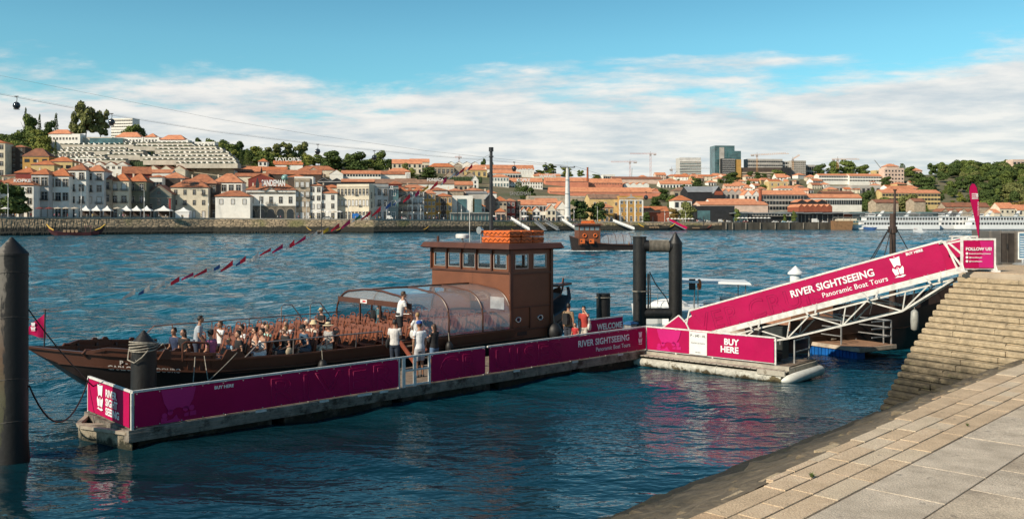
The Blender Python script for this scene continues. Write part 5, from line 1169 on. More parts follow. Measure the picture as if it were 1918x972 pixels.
 bld(580, 602, 407, 348, 343, 'w', 'slim white house with brown edges next to the weathered stone house', 4, 2, t=F_, chim=0)
 bld(598, 631, 407, 362, 352, 'w', 'white house with orange roof behind the cream parasols', 3, 2, t=F_, wr=.36)
 T = bld(630, 692, 407, 350, 345, 'c', 'large cream corner building with three rows of tall windows and roof terrace', 3, 9, roof='flat', t=F_, yaw=-10, dep=22, balc=4, wr=.24, hw=.62, rc='g', cat='corner building'); k = T['_k']
 for c_ in range(3):
  for f in range(3): o = link('window', WN['s'], T, (62*k/2*1.02, 4+c_*6.6, 1+f*5), rot=(0,0,R(90)), scale=(1.3,1.6,3.4))
 w_ = 62*k*1.02; cw = w_/9
 for i, ch in enumerate('PORTOCRUZ'):
  me = text_mesh(ch, 1.1, offset=.02, extrude=.02, align='CENTER'); me.materials.append(LT); me.transform(Matrix.Rotation(R(90),4,'X')); o = link('window_letter', me, T, (-w_/2+(i+.5)*cw, -.16, 2*(57*k/3)+1.9))
 for x0_, w2, h2 in ((2, 5, 2.5), (9, 3, 1.6)): b = MB(); b.box(-w_/2+x0_+3, -w_/2+x0_+3+w2, 4, 8, 57*k, 57*k+h2); b.build('roof_pavilion', WM['q'], T)
 bld(693, 728, 407, 350, 345, 'g', 'side wing of the cream corner building, its blue-grey shade painted into the wall', 3, 3, roof='flat', t=F_+3, yaw=26, dep=12, balc=2, wr=.3, rc='g', cat='building')  # grey wall instead of cream: the shade of this face is in the colour
 bld(728, 746, 407, 352, 348, 'q', 'narrow modern building with dark teal glass front', 3, 1, roof='flat', t=F_, ws='t', rc='g', cat='building')
 for x0, x1, ye, yr, w, lab, co in ((745,763,358,352,'s','grey-beige tenement with iron balconies right of the teal glass front',2),(763,773,358,352,'w','white tenement only one window wide',1),(773,794,358,351,'g','pale grey tenement left of the ochre house',2)):
  bld(x0, x1, 408, ye, yr, w, lab, 4, co, t=F_, balc=1, ws='s', chim=0)
 bld(794, 815.5, 409, 363, 355, 'o', 'brown-ochre four-storey house left of the arched orange one', 4, 3, t=F_, ws='w', wr=.4, chim=1)
 T = bld(815.5, 846, 409, 368, 362, 'o', 'orange-ochre house with dark decorated centre strip', 3, 4, roof='hip', t=F_, ws='w', wr=.36, chim=0); k = T['_k']
 b = MB(); b.box(-1.4,1.4,-.16,-.05,1.5,12.5); b.build('centre_panel', WM['d'], T)
 T = bld(846, 885, 411, 368, 366.5, 'w', 'modern white cube building with two tall teal glass bays', 0, 0, roof='flat', t=F_, rc='g', cat='building'); k = T['_k']
 for x in (-2.6, 7.2): b = MB(); b.box(x, x+(5 if x < 0 else 4.2), -.4, -.02, 12*k, 40*k); b.build('glass_bay', WM['q'], T)
 T = bld(843, 916, 412, 399, 397.5, 'q', 'long low glass pavilion in front of the white cube building', 0, 0, roof='flat', t=24, dep=8, rc='g', cat='pavilion', yaw=14); k = T['_k']; w_ = 73*k
 for i in range(12): b = MB(); x = -w_/2+w_*i/11; b.box(x-.12, x+.12, -.3, -.01, 0, 12.5*k); b.build('mullion', WM['n'], T)
 b = MB(); b.box(-w_/2-.4, w_/2+.4, -1.2, 8.2, 13.2*k, 14.6*k); b.build('canopy', WM['n'], T)
 bld(884, 890, 409, 374, 372, 'o', 'thin yellow wall slice between the glass bays and the small orange roof', 0, 0, roof='flat', t=F_, rc='g', cat='building')
 bld(888, 908, 409, 387, 380, 'w', 'small white house with orange roof squeezed beside the yellow slice', 2, 3, t=F_, chim=0, ws='w')
 bld(874, 912, 407, 362, 359, 'n', 'big light grey windowless hall behind the small white house', 0, 0, roof='gable', t=F_+22, rc='g', dep=16, cat='hall', chim=0)
 bld(910, 928, 409, 373, 361, 'k', 'hall end with black pointed gable just right of the mast', 0, 0, roof='front', t=F_+4, rc='g', cat='hall')
 bld(927, 949, 409, 377, 368, 's', 'rough stone house with orange roof right of the black gable', 3, 3, t=F_, ws='d', wr=.3, hw=.35, chim=0)
 bld(930, 946, 412, 397, 390, 'e', 'tiny pink stall house with orange roof on the promenade', 1, 2, t=22, ws='d', chim=0, dep=6)
 bld(949, 965, 409, 377, 372, 'r', 'narrow red tiled-front house with white windows', 3, 2, t=F_, ws='w', chim=0)
 bld(965, 975, 409, 380, 377, 'k', 'narrow black fronted house right of the red house', 3, 1, roof='flat', t=F_, rc='g')
 bld(973, 1024, 412, 384, 375, 'w', 'long white lodge with low orange roof behind the little gabled fronts', 2, 7, t=F_+6, ws='d', dep=14, roof='gable', chim=0, rc='l')
 bld(1006, 1046, 409, 380, 372, 'w', 'white warehouse with big orange roof left of the pylon', 0, 0, t=F_+18, dep=18, roof='gable', chim=0, rc='l')
 for x0, x1, w, ye, yr, lab in ((976,986,'w',396,389,'little white gabled front, leftmost of the row by the pylon'),(986,997,'o',397,389,'bright yellow gabled front between two little white ones'),(997,1012,'w',396,388,'little white gabled front right of the yellow one'),(1024,1041,'c',394,383,'cream gabled front with one tall window left of the twin-window white gable')):
  bld(x0, x1, 413, ye, yr, w, lab, 2 if w != 'o' else 1, 2, roof='front', t=26, dep=8, ws='d', rc='l', wr=.4)
 T = bld(1041, 1064, 413, 392, 377, 'w', 'tall white gabled front with two pairs of slim windows at the foot of the pylon', 2, 2, roof='front', t=28, dep=14, ws='s', rc='l', wr=.34, hw=.8)
 # --- right part of the waterfront
 bld(1104, 1164, 408, 372, 364, 'y', 'pale yellow warehouse joined to the ochre palace front', 2, 3, t=46, dep=16, roof='gable', rc='b', ws='w', wr=.2, hw=.3, cat='warehouse')
 T = bld(1160, 1204, 411, 371, 367, 'o', 'ochre palace front with white corner strips and rooftop statue', 3, 5, roof='flat', t=F_, ws='w', wr=.32, cat='palace', yaw=6, rc='b', dep=8); k = T['_k']; w_ = 44*k
 b = MB()
 for x in (-w_/2, -w_*.17, w_*.17, w_/2): b.box(x-.45, x+.45, -.25, -.01, 0, 40*k)
 b.box(-w_/2-.3, w_/2+.3, -.3, 0, 39.5*k, 41*k); b.build('white_trim', WM['w'], T)
 b = MB(); b.slab([(-4,-.3,44*k),(4,-.3,44*k),(0,-.3,49*k)], .6, (0,1,0)); b.box(-.5,.5,-.2,.2,49*k,52*k); b.build('pediment', WM['n'], T)
 bld(1124, 1149, 409, 389, 381, 'o', 'low ochre house with orange roof between the dark trees and the palace', 2, 3, t=30, ws='w', chim=0)
 bld(1200, 1254, 412, 396, 387, 'b', 'long brick red low warehouse behind the quay trees', 1, 6, roof='gable', t=F_+4, dep=16, ws='w', cat='warehouse', g0=False, hw=.4, chim=0)
 bld(1262, 1296, 404, 376, 366, 'w', 'white house with pyramid shaped orange roof above the brick warehouse', 2, 3, t=80, ws='d', chim=0)
 bld(1288, 1340, 400, 360, 350, 'k', 'large black boarded warehouse with grey roof', 0, 0, roof='gable', t=110, dep=20, rc='g', cat='warehouse', chim=0, yaw=6)
 T = bld(1337, 1355, 402, 362, 349, 'k', 'black gable end of the boarded warehouse with dull red band', 0, 0, roof='front', t=104, dep=14, rc='g', cat='warehouse', yaw=10)
 b = MB(); b.box(-3.4, 3.4, -.15, -.02, 16, 19); b.build('red_band', WM['b'], T)
 bld(1352, 1402, 392, 360, 354, 'n', 'grey-white lodge with a sawtooth row of gables right of the black warehouse', 2, 6, roof='saw', n=4, t=108, dep=14, rc='l', ws='d', wr=.2, hw=.5, g0=False, cat='warehouse')
 bld(1393, 1424, 395, 366, 357, 'w', 'bright white lodge with twin gables and small dark windows', 3, 4, roof='saw', n=2, t=96, dep=14, rc='l', ws='d', wr=.28, g0=False, cat='warehouse')
 bld(1423, 1512, 396, 365, 357, 'n', 'long grey-white hotel with four rows of dark windows under an orange roof', 4, 15, roof='gable', t=98, dep=14, rc='l', ws='d', wr=.5, g0=False, cat='hotel', chim=0)
 bld(1510, 1616, 396, 371, 364, 'w', 'long white hotel wing with many tiny windows stretching to the trees', 2, 24, roof='gable', t=98, dep=12, rc='l', ws='d', wr=.28, hw=.5, g0=False, cat='hotel', chim=0)
 T = thing('brick_chimney', 'slim brick factory chimney in front of the long grey-white hotel', 'chimney', pt(1424, 400, 700)); T.location.z = 8
 b = MB(); b.lathe([(1.6,0),(1.1,22),(1.3,22),(1.3,22.6)], n=12); b.build('shaft', WM['b'], T)
 T = bld(1303, 1376, 412, 387.5, 386, 'k', 'large dark grey box-shaped museum-like hall by the quay', 0, 0, roof='flat', t=30, dep=26, rc='g', cat='hall', yaw=4); k = T['_k']; w_ = 73*k
 b = MB(); b.box(-w_/2+1, -w_/2+10, -.1, -.01, 1, 22*k); b.build('glass_front', WM['q'], T)
 bld(1310, 1440, 408, 384, 378, 'e', 'long pink wall warehouse with low orange roof behind the dark hall', 0, 0, roof='gable', t=66, dep=16, rc='l', cat='warehouse', chim=0)
 bld(1330, 1420, 404, 380, 373, 'w', 'long low white warehouse with light orange roof just under the grey-white hotel', 1, 12, roof='gable', t=84, dep=14, rc='l', cat='warehouse', chim=0, ws='d', hw=.3)
 bld(1495, 1560, 410, 388, 383, 'b', 'market hall with a zigzag row of small orange gables', 0, 0, roof='saw', n=6, t=56, dep=20, rc='l', cat='market hall')
 bld(1492, 1550, 404, 379, 374, 'k', 'dark shed with two orange topped gables behind the zigzag market hall', 0, 0, roof='saw', n=3, t=78, dep=12, rc='l', cat='shed')
 T = bld(1396, 1478, 413, 402, 401, 'k', 'two-storey terrace restaurant with pale upper windows behind the white parasols', 0, 0, roof='flat', t=26, dep=12, rc='g', cat='restaurant', yaw=4); k = T['_k']; w_ = 82*k
 b = MB(); b.box(-w_/2, w_/2+1, -2, 0, 12*k, 17*k); b.build('upper_storey', WM['n'], T)
 for i in range(14): link('window', WN['d'], T, (-w_/2+(i+.5)*w_/14, -2.0, 13*k), scale=(w_/14*.8, 1, 3*k))
 b = MB(); b.box(-w_/2-1, w_/2+2, -2.5, 12, 17.3*k, 18.6*k); b.build('canopy_roof', RM['g'], T)
 for x0, x1, lab in ((1376,1400,'blue-grey glass market wing left of the terrace restaurant'),(1462,1495,'blue-grey hall with a white emblem behind a clipped tree'),(1493,1530,'dark glass pavilion with pale entrance at the market'),(1530,1580,'low dark glass pavilion under a thin roof near the brown barge'),(1596,1628,'glass pavilion with pale blue sloping wall behind the first cruise ship'),(1650,1705,'wide glass pavilion behind the middle of the first cruise ship'),(1720,1765,'glass pavilion with pale blue wall behind the second cruise ship'),(1762,1800,'dark low pavilion behind the cruise ship sterns')):
  T = bld(x0, x1, 413, 398, 397, 'q' if 'blue' in lab or x0 == 1650 else 'k', lab, 0, 0, roof='flat', t=22, dep=14, rc='g', cat='pavilion', yaw=5); k = T['_k']; w_ = (x1-x0)*k
  b = MB(); b.slab([(-w_/2-3, -3, 16.5*k), (w_/2+3, -3, 18.2*k), (w_/2+3, 15, 18.2*k), (-w_/2-3, 15, 16.5*k)], .5, (0,0,1)); b.build('canopy_roof', RM['g'], T)
  for i in range(6): b = MB(); x = -w_/2+w_*i/5; b.box(x-.12, x+.12, -.3, -.01, 0, 15*k); b.build('mullion', WM['n'], T)
 bld(1650, 1764, 392, 362, 356, 'y', 'long cream hotel with rows of balconies and a dark attic, below the wood', 4, 18, roof='gable', t=150, dep=14, rc='l', ws='d', wr=.7, hw=.45, g0=False, cat='hotel', chim=0)
 bld(1712, 1734, 400, 378, 372, 's', 'stone shed with brown roof in front of the cream hotel', 1, 2, roof='gable', t=70, rc='d', cat='shed', chim=0, g0=False)
 bld(1640, 1684, 402, 380, 374, 's', 'low stone shed half hidden by riverside trees', 0, 0, roof='gable', t=74, rc='d', cat='shed', chim=0)
 bld(1768, 1856, 402, 388, 380, 's', 'long stone warehouse with brown roof at the foot of the wood', 0, 0, roof='gable', t=80, rc='d', cat='warehouse', chim=0, dep=10)
 bld(1760, 1832, 406, 398, 391, 's', 'row of stone gables behind the second cruise ship', 1, 8, roof='saw', n=4, t=54, rc='d', cat='warehouse', ws='d', hw=.3, g0=False)
 bld(1872, 1902, 408, 391, 380, 'c', 'cream house with bright orange roof right of the feather flag', 2, 3, roof='gable', t=56, rc='l', ws='d', wr=.3, hw=.3, g0=False, chim=0)
 bld(1862, 1874, 408, 399, 392, 'c', 'small annex with orange roof leaning on the cream house', 0, 0, roof='gable', t=54, rc='l', chim=0)
 bld(1904, 1960, 408, 394, 384, 'c', 'cream house at the right edge of the far bank behind the reddish tree', 2, 4, roof='gable', t=60, rc='l', ws='d', g0=False)
 # signs on roofs
 sign('KOPKE', 26, 58, 335.5, 341.5, Dw(42)+F_-1, 'white rooftop letters on the orange roof above the dark round tree', LT)
 sign('QUINTA DO NOVAL', 340, 372, 340.5, 344.5, Dw(355)+F_-1, 'small dark letters standing on the broad roof right of the chapel', mat('sign_dark', (.03,.03,.03), .6), .01)
 sign('SANDEMAN', 490, 534, 337, 349, Dw(512)+F_-.5, 'large white rooftop letters above the arcaded white building', LT, .03)
 T = thing('cloaked_figure_board', 'black cut-out of a cloaked standing figure left of the white rooftop letters', 'sign', pt(482, 352, Dw(482)+F_-.5)); k = (Dw(482)+F_)/F
 b = MB(); b.slab([(-3*k,0,0),(-3.6*k,0,6*k),(-2.4*k,0,12*k),(-1.2*k,0,15*k),(-1.8*k,0,15.6*k),(-.9*k,0,16.2*k),(-.7*k,0,19*k),(.7*k,0,19*k),(.9*k,0,16.2*k),(1.8*k,0,15.6*k),(1.2*k,0,15*k),(2.4*k,0,12*k),(3.6*k,0,6*k),(2.6*k,0,0)], .25, (0,1,0)); b.build('panel', WM['k'], T)
 sign('UZ', 728, 737, 348.5, 355, Dw(735)+F_-1, 'two white letters at the top of the narrow teal glass building', LT, supports=False)
 sign('FONSECA', 800, 831, 334, 340, 575, 'white letters on the long brown roof left of the mast', LT)
 sign("TAYLOR'S", 514, 561, 295, 302, 770, 'white hillside letters among the trees above the long orange roofed lodge', LT)
 sign('BARROS', 967, 998, 316, 322, 830, 'white letters on the dark front near the hilltop right of the mast', LT)
 sign('KOPKE', 968, 993, 334, 341, 680, 'white letters in front of the long white many-windowed lodge', LT)
 sign("WARRE'S", 1010, 1041, 327, 333, 830, 'pale letters beneath the hilltop trees left of the pylon', LT)
 sign('SANDEMAN', 955, 994, 359, 366, 600, 'dull white letters in front of the dark cypress grove', mat('sign_grey', (.22,.22,.22), .6), .01)
far_bank()
# ================= hillside =================
def hillside():
 B = bld
 # left hill
 B(-30, 8, 330, 268, 262, 'c', 'beige building cut by the left edge high on the hill', 4, 3, cat='building', dep=14)
 B(5, 40, 360, 330, 326, 's', 'brown stone house on the steep bank at the far left', 2, 3, chim=0, rc='d'); B(20, 46, 325, 276, 272, 'd', 'dark brown stair tower with open landings on the left slope', 5, 2, cat='building', chim=0)
 B(44, 90, 345, 293, 278, 'o', 'yellow house with dark roof terrace on the left slope', 3, 3, cat='house', ws='d', wr=.5, hw=.35, chim=0, rc='d')
 B(60, 100, 352, 309, 301, 'y', 'yellow house with orange roof above the quay houses at left', 1, 3, ws='d', chim=1, hw=.3)
 B(92, 134, 345, 303, 294, 'y', 'yellow ochre house with wide orange roof right of its yellow neighbour', 2, 3, ws='d', chim=0, hw=.3)
 B(22, 50, 372, 345, 338, 'w', 'white house with orange roof tucked under the yellow hillside houses', 1, 3, chim=0)
 B(135, 236, 330, 309, 303, 'w', 'terrace of white gabled houses in a row below the stepped hotel', 2, 10, roof='saw', n=5, ws='s', wr=.5, hw=.45, dep=10, cat='terraced houses', g0=False)
 B(232, 282, 348, 326, 313, 'r', 'red walled lodge with sloping orange roof left of centre of the left hill', 0, 0, roof='gable', chim=1, yaw=25)
 B(250, 320, 345, 324, 318, 'w', 'long white lodge with orange roof above the chapel', 1, 3, roof='gable', chim=0, ws='d', hw=.3)
 B(281, 303, 365, 332, 328, 'w', 'white two-storey house with small red windows above the chapel', 2, 4, roof='hip', chim=0, ws='d', hw=.4, t=70)
 B(303, 345, 365, 334, 323, 'd', 'brown fronted lodge with orange roof behind the broad roofed cream house', 1, 3, roof='hip', chim=0, ws='w', t=72)
 B(276, 345, 332, 318, 310, 'c', 'sandstone lodge with a zigzag line of gables, left half', 1, 5, roof='saw', n=3, ws='d', hw=.25, wr=.25, dep=26, cat='warehouse', g0=False)
 B(345, 436, 335, 319, 309.5, 'c', 'sandstone lodge with a zigzag line of gables, right half beside the dark wall', 1, 8, roof='saw', n=4, ws='d', hw=.25, wr=.25, dep=26, cat='warehouse', g0=False)
 B(350, 402, 372, 342, 326, 'w', 'house with large dark orange hipped roof behind the narrow dark house', 0, 0, t=66, chim=1)
 B(432, 486, 337, 322, 312, 'k', 'long black sided lodge with orange roof right of the sandstone gables', 0, 0, roof='gable', chim=0, dep=12, cat='warehouse')
 B(440, 500, 350, 331, 325, 'c', 'lodge with orange roof and pale gable above the low white quay house', 1, 3, roof='gable', chim=0, g0=False)
 B(466, 512, 362, 336, 326, 'r', 'red gabled lodge behind the large rooftop letters', 0, 0, roof='front', dep=18, chim=0, t=70)
 B(500, 600, 340, 327, 319, 'd', 'very long low lodge with orange roof spanning behind the rooftop letters', 0, 0, roof='gable', chim=0, dep=12, cat='warehouse')
 B(484, 536, 328, 320, 313, 'c', 'pale long lodge with orange roof above its longer neighbour', 0, 0, roof='gable', chim=0)
 B(540, 570, 352, 332, 327, 'd', 'roof house with dark glass band under a small orange roof', 1, 4, chim=0, ws='d', t=72)
 B(552, 586, 348, 336, 331, 'w', 'white rooftop extension behind the weathered stone house', 0, 0, chim=0, t=60, roof='flat', rc='g')
 T = thing('striped_dome', 'small teal and white striped dome on a roof behind the rooftop letters', 'dome', pt(534, 333, 560)); b = MB(); b.ball((0,0,0), (2.2,2.2,1.9), 16, 8); b.build('shell', mat('teal_dome', (.25,.45,.42), .4, .4, .7), T)
 B(568, 606, 338, 326, 313.5, 's', 'stone gable warehouse end in the middle of the left slope', 1, 2, roof='front', dep=20, ws='d', g0=False, hw=.4, chim=0, cat='warehouse')
 B(596, 642, 352, 340, 334, 'k', 'modern black and glass building with twin zigzag gables', 1, 12, roof='saw', n=2, ws='t', hw=.8, wr=.6, dep=14, rc='g', cat='building', g0=False, t=100)
 B(618, 642, 338, 326, 318, 'w', 'bright white gabled house at the left end of the veranda lodge', 1, 3, roof='front', ws='d', hw=.3, g0=False, chim=0)
 B(640, 712, 338, 326, 320, 'w', 'long white lodge with glazed veranda and orange roof', 2, 14, roof='gable', ws='d', wr=.6, chim=0, cat='lodge', g0=False)
 B(712, 758, 340, 327, 321, 'w', 'white lodge with tall shutters continuing the veranda lodge to the right', 1, 10, roof='gable', ws='s', wr=.35, chim=1, cat='lodge', g0=False)
 B(512, 566, 318, 309, 301.5, 'w', 'white lodge with straight orange roof below the hillside letters', 1, 5, roof='gable', ws='d', chim=0, hw=.3, g0=False)
 B(566, 600, 322, 316, 309, 'w', 'small white lodge with pale gable right of the lodge below the letters', 0, 0, roof='front', chim=0, rc='g')
 B(560, 626, 330, 319, 311, 'c', 'wide lodge with hipped orange roof and row of small arches', 1, 10, ws='d', chim=0, hw=.4, g0=False)
 B(484, 500, 320, 303, 297, 'w', 'small white house with pyramid roof among trees at left of the hillside letters', 2, 2, ws='d', chim=0)
 B(690, 760, 362, 344, 336, 's', 'long brown roofed stone lodge behind the cream corner building', 0, 0, roof='gable', rc='b', chim=0, dep=16, t=100)
 B(728, 752, 358, 345, 339, 'r', 'small red house with orange roof behind the narrow glass building', 0, 0, chim=0, t=70)
 B(640, 700, 350, 341, 336, 'k', 'dark roof terrace lodge above the cream corner building', 0, 0, roof='gable', rc='o', chim=0, t=84)
 B(735, 790, 324, 307, 299, 'c', 'pale building with grey top on the skyline left of the crane', 2, 6, ws='d', chim=1, roof='gable', rc='l')
 B(725, 768, 335, 322, 315, 'w', 'white house with orange roof beside the round light green tree', 1, 5, chim=1, rc='l')
 B(768, 804, 314, 304, 298, 'c', 'cream gabled warehouse on the skyline with orange roof', 1, 4, roof='gable', rc='l', chim=0)
 B(803, 850, 326, 313, 306, 's', 'brown stone house group with orange roofs left of the white zigzag roofs', 1, 6, chim=2, roof='hip')
 B(832, 866, 326, 311, 306, 's', 'stone house with twin gables near the skyline', 1, 4, roof='saw', n=2, dep=16, ws='d', g0=False)
 B(838, 896, 312, 307, 303, 'w', 'white industrial roof with four zigzag peaks on the skyline', 0, 0, roof='saw', n=4, rc='g', dep=10, cat='shed')
 B(832, 890, 338, 330, 322.5, 's', 'brown lodge with three low wide gables above the dark hedge', 0, 0, roof='saw', n=3, rc='o', dep=16, cat='warehouse')
 B(862, 912, 330, 319, 313, 'y', 'yellowish lodge with orange roof left of the mast', 1, 5, rc='l', chim=0)
 B(880, 930, 320, 314, 309, 'e', 'pale lodge with light orange roof behind the mast', 1, 6, rc='l', chim=0)
 B(772, 850, 358, 345, 337, 'w', 'long lodge with white band and brown roof carrying white letters', 1, 8, roof='gable', rc='b', chim=0, ws='s', g0=False, hw=.35, dep=14)
 B(850, 886, 358, 347, 340, 's', 'stone lodge with brown roof right of the lodge with letters', 1, 4, roof='gable', rc='o', chim=0, ws='d')
 B(740, 780, 358, 344, 335, 's', 'stone shed with brown roof left of the lodge with letters', 1, 2, roof='gable', rc='b', chim=0, ws='d', g0=False)
 T = B(884, 896, 352, 338, 328, 'w', 'white church tower with pointed top left of the mast', 2, 1, ws='d', roof='front', dep=6, rc='g', cat='church tower')
 for i, (x0, x1, yb, ye, yr) in enumerate(((748,800,364,352,346),(800,838,366,357,351),(838,868,366,358,353),(868,905,366,357,352),(905,930,370,362,356),(600,640,362,352,346))):
  B(x0, x1, yb, ye, yr, 'cgsewc'[i], ['roofscape house behind the grey-beige tenements','roofscape house behind the ochre houses','roofscape house above the modern white cube','roofscape house above the light grey hall','roofscape house above the black gable','roofscape house behind the house by the parasols'][i]+' with orange hipped roof', 1, 4, t=62+i, chim=1, hw=.3)
 B(912, 1000, 328, 317, 309.5, 'w', 'white hilltop lodge with brown roof right of the mast', 0, 0, roof='gable', rc='o', chim=1, dep=16, cat='lodge')
 B(962, 998, 328, 316, 310, 'd', 'dark fronted hilltop lodge carrying white letters', 0, 0, roof='gable', rc='o', chim=0, cat='lodge')
 B(915, 975, 335, 325, 318, 'w', 'white two-level gallery lodge below the hilltop lodge', 1, 12, roof='hip', ws='d', rc='l', chim=0, wr=.8, cat='lodge')
 B(920, 953, 350, 332, 326.5, 'w', 'white cubic house with green glass bays right of the mast', 2, 6, ws='t', rc='l', chim=0)
 B(950, 1016, 352, 341, 334, 'w', 'long white lodge with double row of tiny windows beside the cypress grove', 2, 14, roof='gable', ws='s', rc='l', wr=.35, chim=0, cat='lodge')
 B(985, 1012, 332, 325, 322, 'w', 'small white house with orange roof under the pale hillside letters', 1, 6, chim=0, rc='l')
 B(1000, 1050, 336, 330, 326, 'c', 'cream lodge with faded orange roof left of the pylon', 0, 0, roof='gable', chim=0, rc='l')
 B(1022, 1102, 350, 340, 333, 'p', 'long salmon pink lodge behind the pylon, highest of the pink ones', 1, 16, roof='gable', ws='d', rc='l', wr=.3, hw=.25, chim=0, cat='lodge', g0=False)
 B(1095, 1166, 352, 343, 335, 'p', 'salmon pink lodge right of the pylon with two window rows', 2, 14, roof='gable', ws='d', rc='l', wr=.3, hw=.3, chim=0, cat='lodge', g0=False)
 T = B(1030, 1222, 370, 360, 351.5, 'p', 'longest salmon pink lodge with arcaded ground wall crossing behind the pylon', 1, 34, roof='gable', ws='d', rc='l', wr=.5, hw=.5, chim=0, cat='lodge', g0=False)
 B(990, 1110, 378, 369, 367, 's', 'long stone terrace wall with dark openings under the longest pink lodge', 1, 14, roof='flat', ws='d', rc='g', wr=1.0, hw=.35, chim=0, cat='terrace', g0=False, t=100)
 B(1194, 1240, 368, 360, 353, 'p', 'pink end gables right of the longest salmon lodge', 1, 5, roof='saw', n=2, rc='l', ws='d', hw=.3, dep=16, g0=False)
 B(1147, 1240, 344, 336, 331.5, 'e', 'pale pink lodge with dark eaves and three chimneys below the cranes', 1, 14, roof='gable', ws='d', rc='d', chim=2, wr=.35, cat='lodge', g0=False, hw=.35)
 B(1168, 1216, 352, 346, 342, 'w', 'white industrial shed with a zigzag of small gables', 0, 0, roof='saw', n=4, rc='l', cat='shed')
 B(1236, 1296, 352, 345, 339, 'w', 'white lodge with orange roof left of the dark round tree', 1, 10, roof='gable', ws='d', rc='l', chim=1, hw=.3)
 B(1262, 1292, 372, 358, 351, 's', 'stone house with small tower at the edge of the shrubby slope', 1, 3, ws='d', rc='b')
 B(1130, 1152, 332, 328, 327, 'w', 'small flat white building on the skyline left of the first crane', 1, 6, roof='flat', ws='d', chim=0, rc='g')
 T = thing('factory_chimney', 'thin brick chimney on the skyline right of the pylon', 'chimney', pt(1100.5, 334, 850)); b = MB(); b.lathe([(1.1,-3),(.8,9.6),(.95,9.6),(.95,10.2)], n=10); b.build('shaft', WM['b'], T)
 # right slope: small houses
 pal = [('w','l'),('e','l'),('c','l'),('w','o'),('y','l'),('c','o')]
 rel = ['below the left part of the cranes','right of the pale pink lodge','under the striped apartment block','left foot of the striped apartment block','right foot of the striped apartment block','between the apartment block and the glass tower','in front of the glass tower base','right below the glass tower','left of the trees below the parking deck','between two dark trees below the parking deck','under the concrete blocks','just below the brown parking deck','above the white twin gables','above the sawtooth lodge','beside the hillside shrubs','second row above the sawtooth lodge','above the long grey-white hotel','right of the yellow cube house','at the top of the slope by the red gable','under the red gable','near the white apartment rows','left of the white apartment rows','below the white apartment rows','behind the hotel wing','above the hotel wing end','over the market hall','above the riverside trees','left of the cream hotel','uphill of the cream hotel','at the edge of the wood']
 pos = [(1205,338),(1238,334),(1262,334),(1276,335),(1303,334),(1322,336),(1342,333),(1362,336),(1386,345),(1410,343),(1436,342),(1452,346),(1400,357),(1372,355),(1384,350),(1420,352),(1448,352),(1530,352),(1502,332),(1480,345),(1520,338),(1532,345),(1560,362),(1596,360),(1612,356),(1500,362),(1640,352),(1668,356),(1690,350),(1716,348)]
 rr = random.Random(21)
 for i, ((x, y), r_) in enumerate(zip(pos, rel)):
  w, rc = pal[i % 6]; wd = rr.uniform(17, 30); h = rr.uniform(5, 8.5); rh = rr.uniform(3.2, 5)
  cn = {'w':'white','e':'pinkish','c':'cream','y':'yellowish'}[w]; sz = 'wide' if wd > 24 else 'small';
  B(x-wd/2, x+wd/2, y+2, y-h+2, y-h-rh+2, w, f'{sz} {cn} hillside house {r_}', 2, 4, ws='d', rc=rc, yaw=rr.uniform(-15,30), chim=i % 2, hw=.35, wr=.35, roof=('hip','gable')[i % 2], dep=9)
 for i, (x, y, w, rc, l) in enumerate(((1286,333,'w','l','tiny white house beside the striped block'),(1312,338,'e','l','tiny pinkish house left of the glass tower trees'),(1350,339,'c','l','tiny cream house by the big dark tree'),(1404,335,'c','l','tiny cream house between trees under the concrete block'),(1395,352,'w','l','tiny white house over the sawtooth gables'),(1428,358,'e','o','tiny pinkish house touching the hotel roof'),(1466,352,'c','l','tiny cream house left of the yellow cube'),(1545,350,'w','l','tiny white house below the apartment rows at left'),(1580,355,'s','b','tiny stone shed right below the apartment rows'),(1630,345,'w','l','tiny white house at the right end of the apartment rows'),(1258,342,'w','l','tiny white house left of the round tree'),(1296,342,'y','l','tiny yellow house right of the round tree'),(1334,346,'w','l','tiny white house right of the round tree group'),(1500,354,'w','l','tiny white house above the white hotel wing'),(1472,336,'w','l','tiny white house under the brown parking deck end'),(1516,360,'g','d','tiny grey house over the market hall'))):
  B(x-8, x+8, y+2, y-4, y-8, w, l, 1, 3, ws='d', rc=rc, yaw=rr.uniform(-20,30), chim=0, hw=.35, dep=8)
 B(1440, 1476, 358, 342, 340, 'y', 'yellow block of flats without roof above the long grey-white hotel', 2, 3, roof='flat', ws='w', chim=0, rc='g', cat='building')
 B(1456, 1500, 362, 353, 348, 'w', 'broad low white house with light orange roof right of the yellow block', 1, 6, ws='d', rc='l', chim=0)
 T = B(1454, 1474, 342, 333, 326, 'w', 'white house with a bright red gable wall under the unfinished tower block', 2, 3, roof='gable', ws='d', rc='l', chim=0, cat='house')
 b = MB(); b.box(0,0.1,0,0.1,0,0.1); b = MB(); k = T['_k']; b.box(20*k*.51, 20*k*.51+.1, 1, 10, 2, 8); b.build('red_gable', mat('bright_red_wall', (.45,.03,.03), .8), T)
 B(1478, 1498, 347, 337, 335, 'l', 'olive yellow modern house on the slope', 1, 3, roof='flat', ws='d', chim=0, rc='g')
 B(1533, 1590, 346, 329, 326, 'w', 'white apartment row with orange roof edge, left half', 3, 12, roof='gable', ws='d', rc='l', wr=.9, hw=.4, chim=0, cat='apartment building', g0=False)
 B(1590, 1652, 347, 330, 326, 'w', 'white apartment row with orange roof edge, right half', 3, 12, roof='gable', ws='d', rc='l', wr=.9, hw=.4, chim=0, cat='apartment building', g0=False)
 B(1552, 1592, 360, 350, 348.5, 'n', 'grey flat office block below the apartment rows', 1, 6, roof='flat', ws='d', rc='g', chim=0, cat='building')
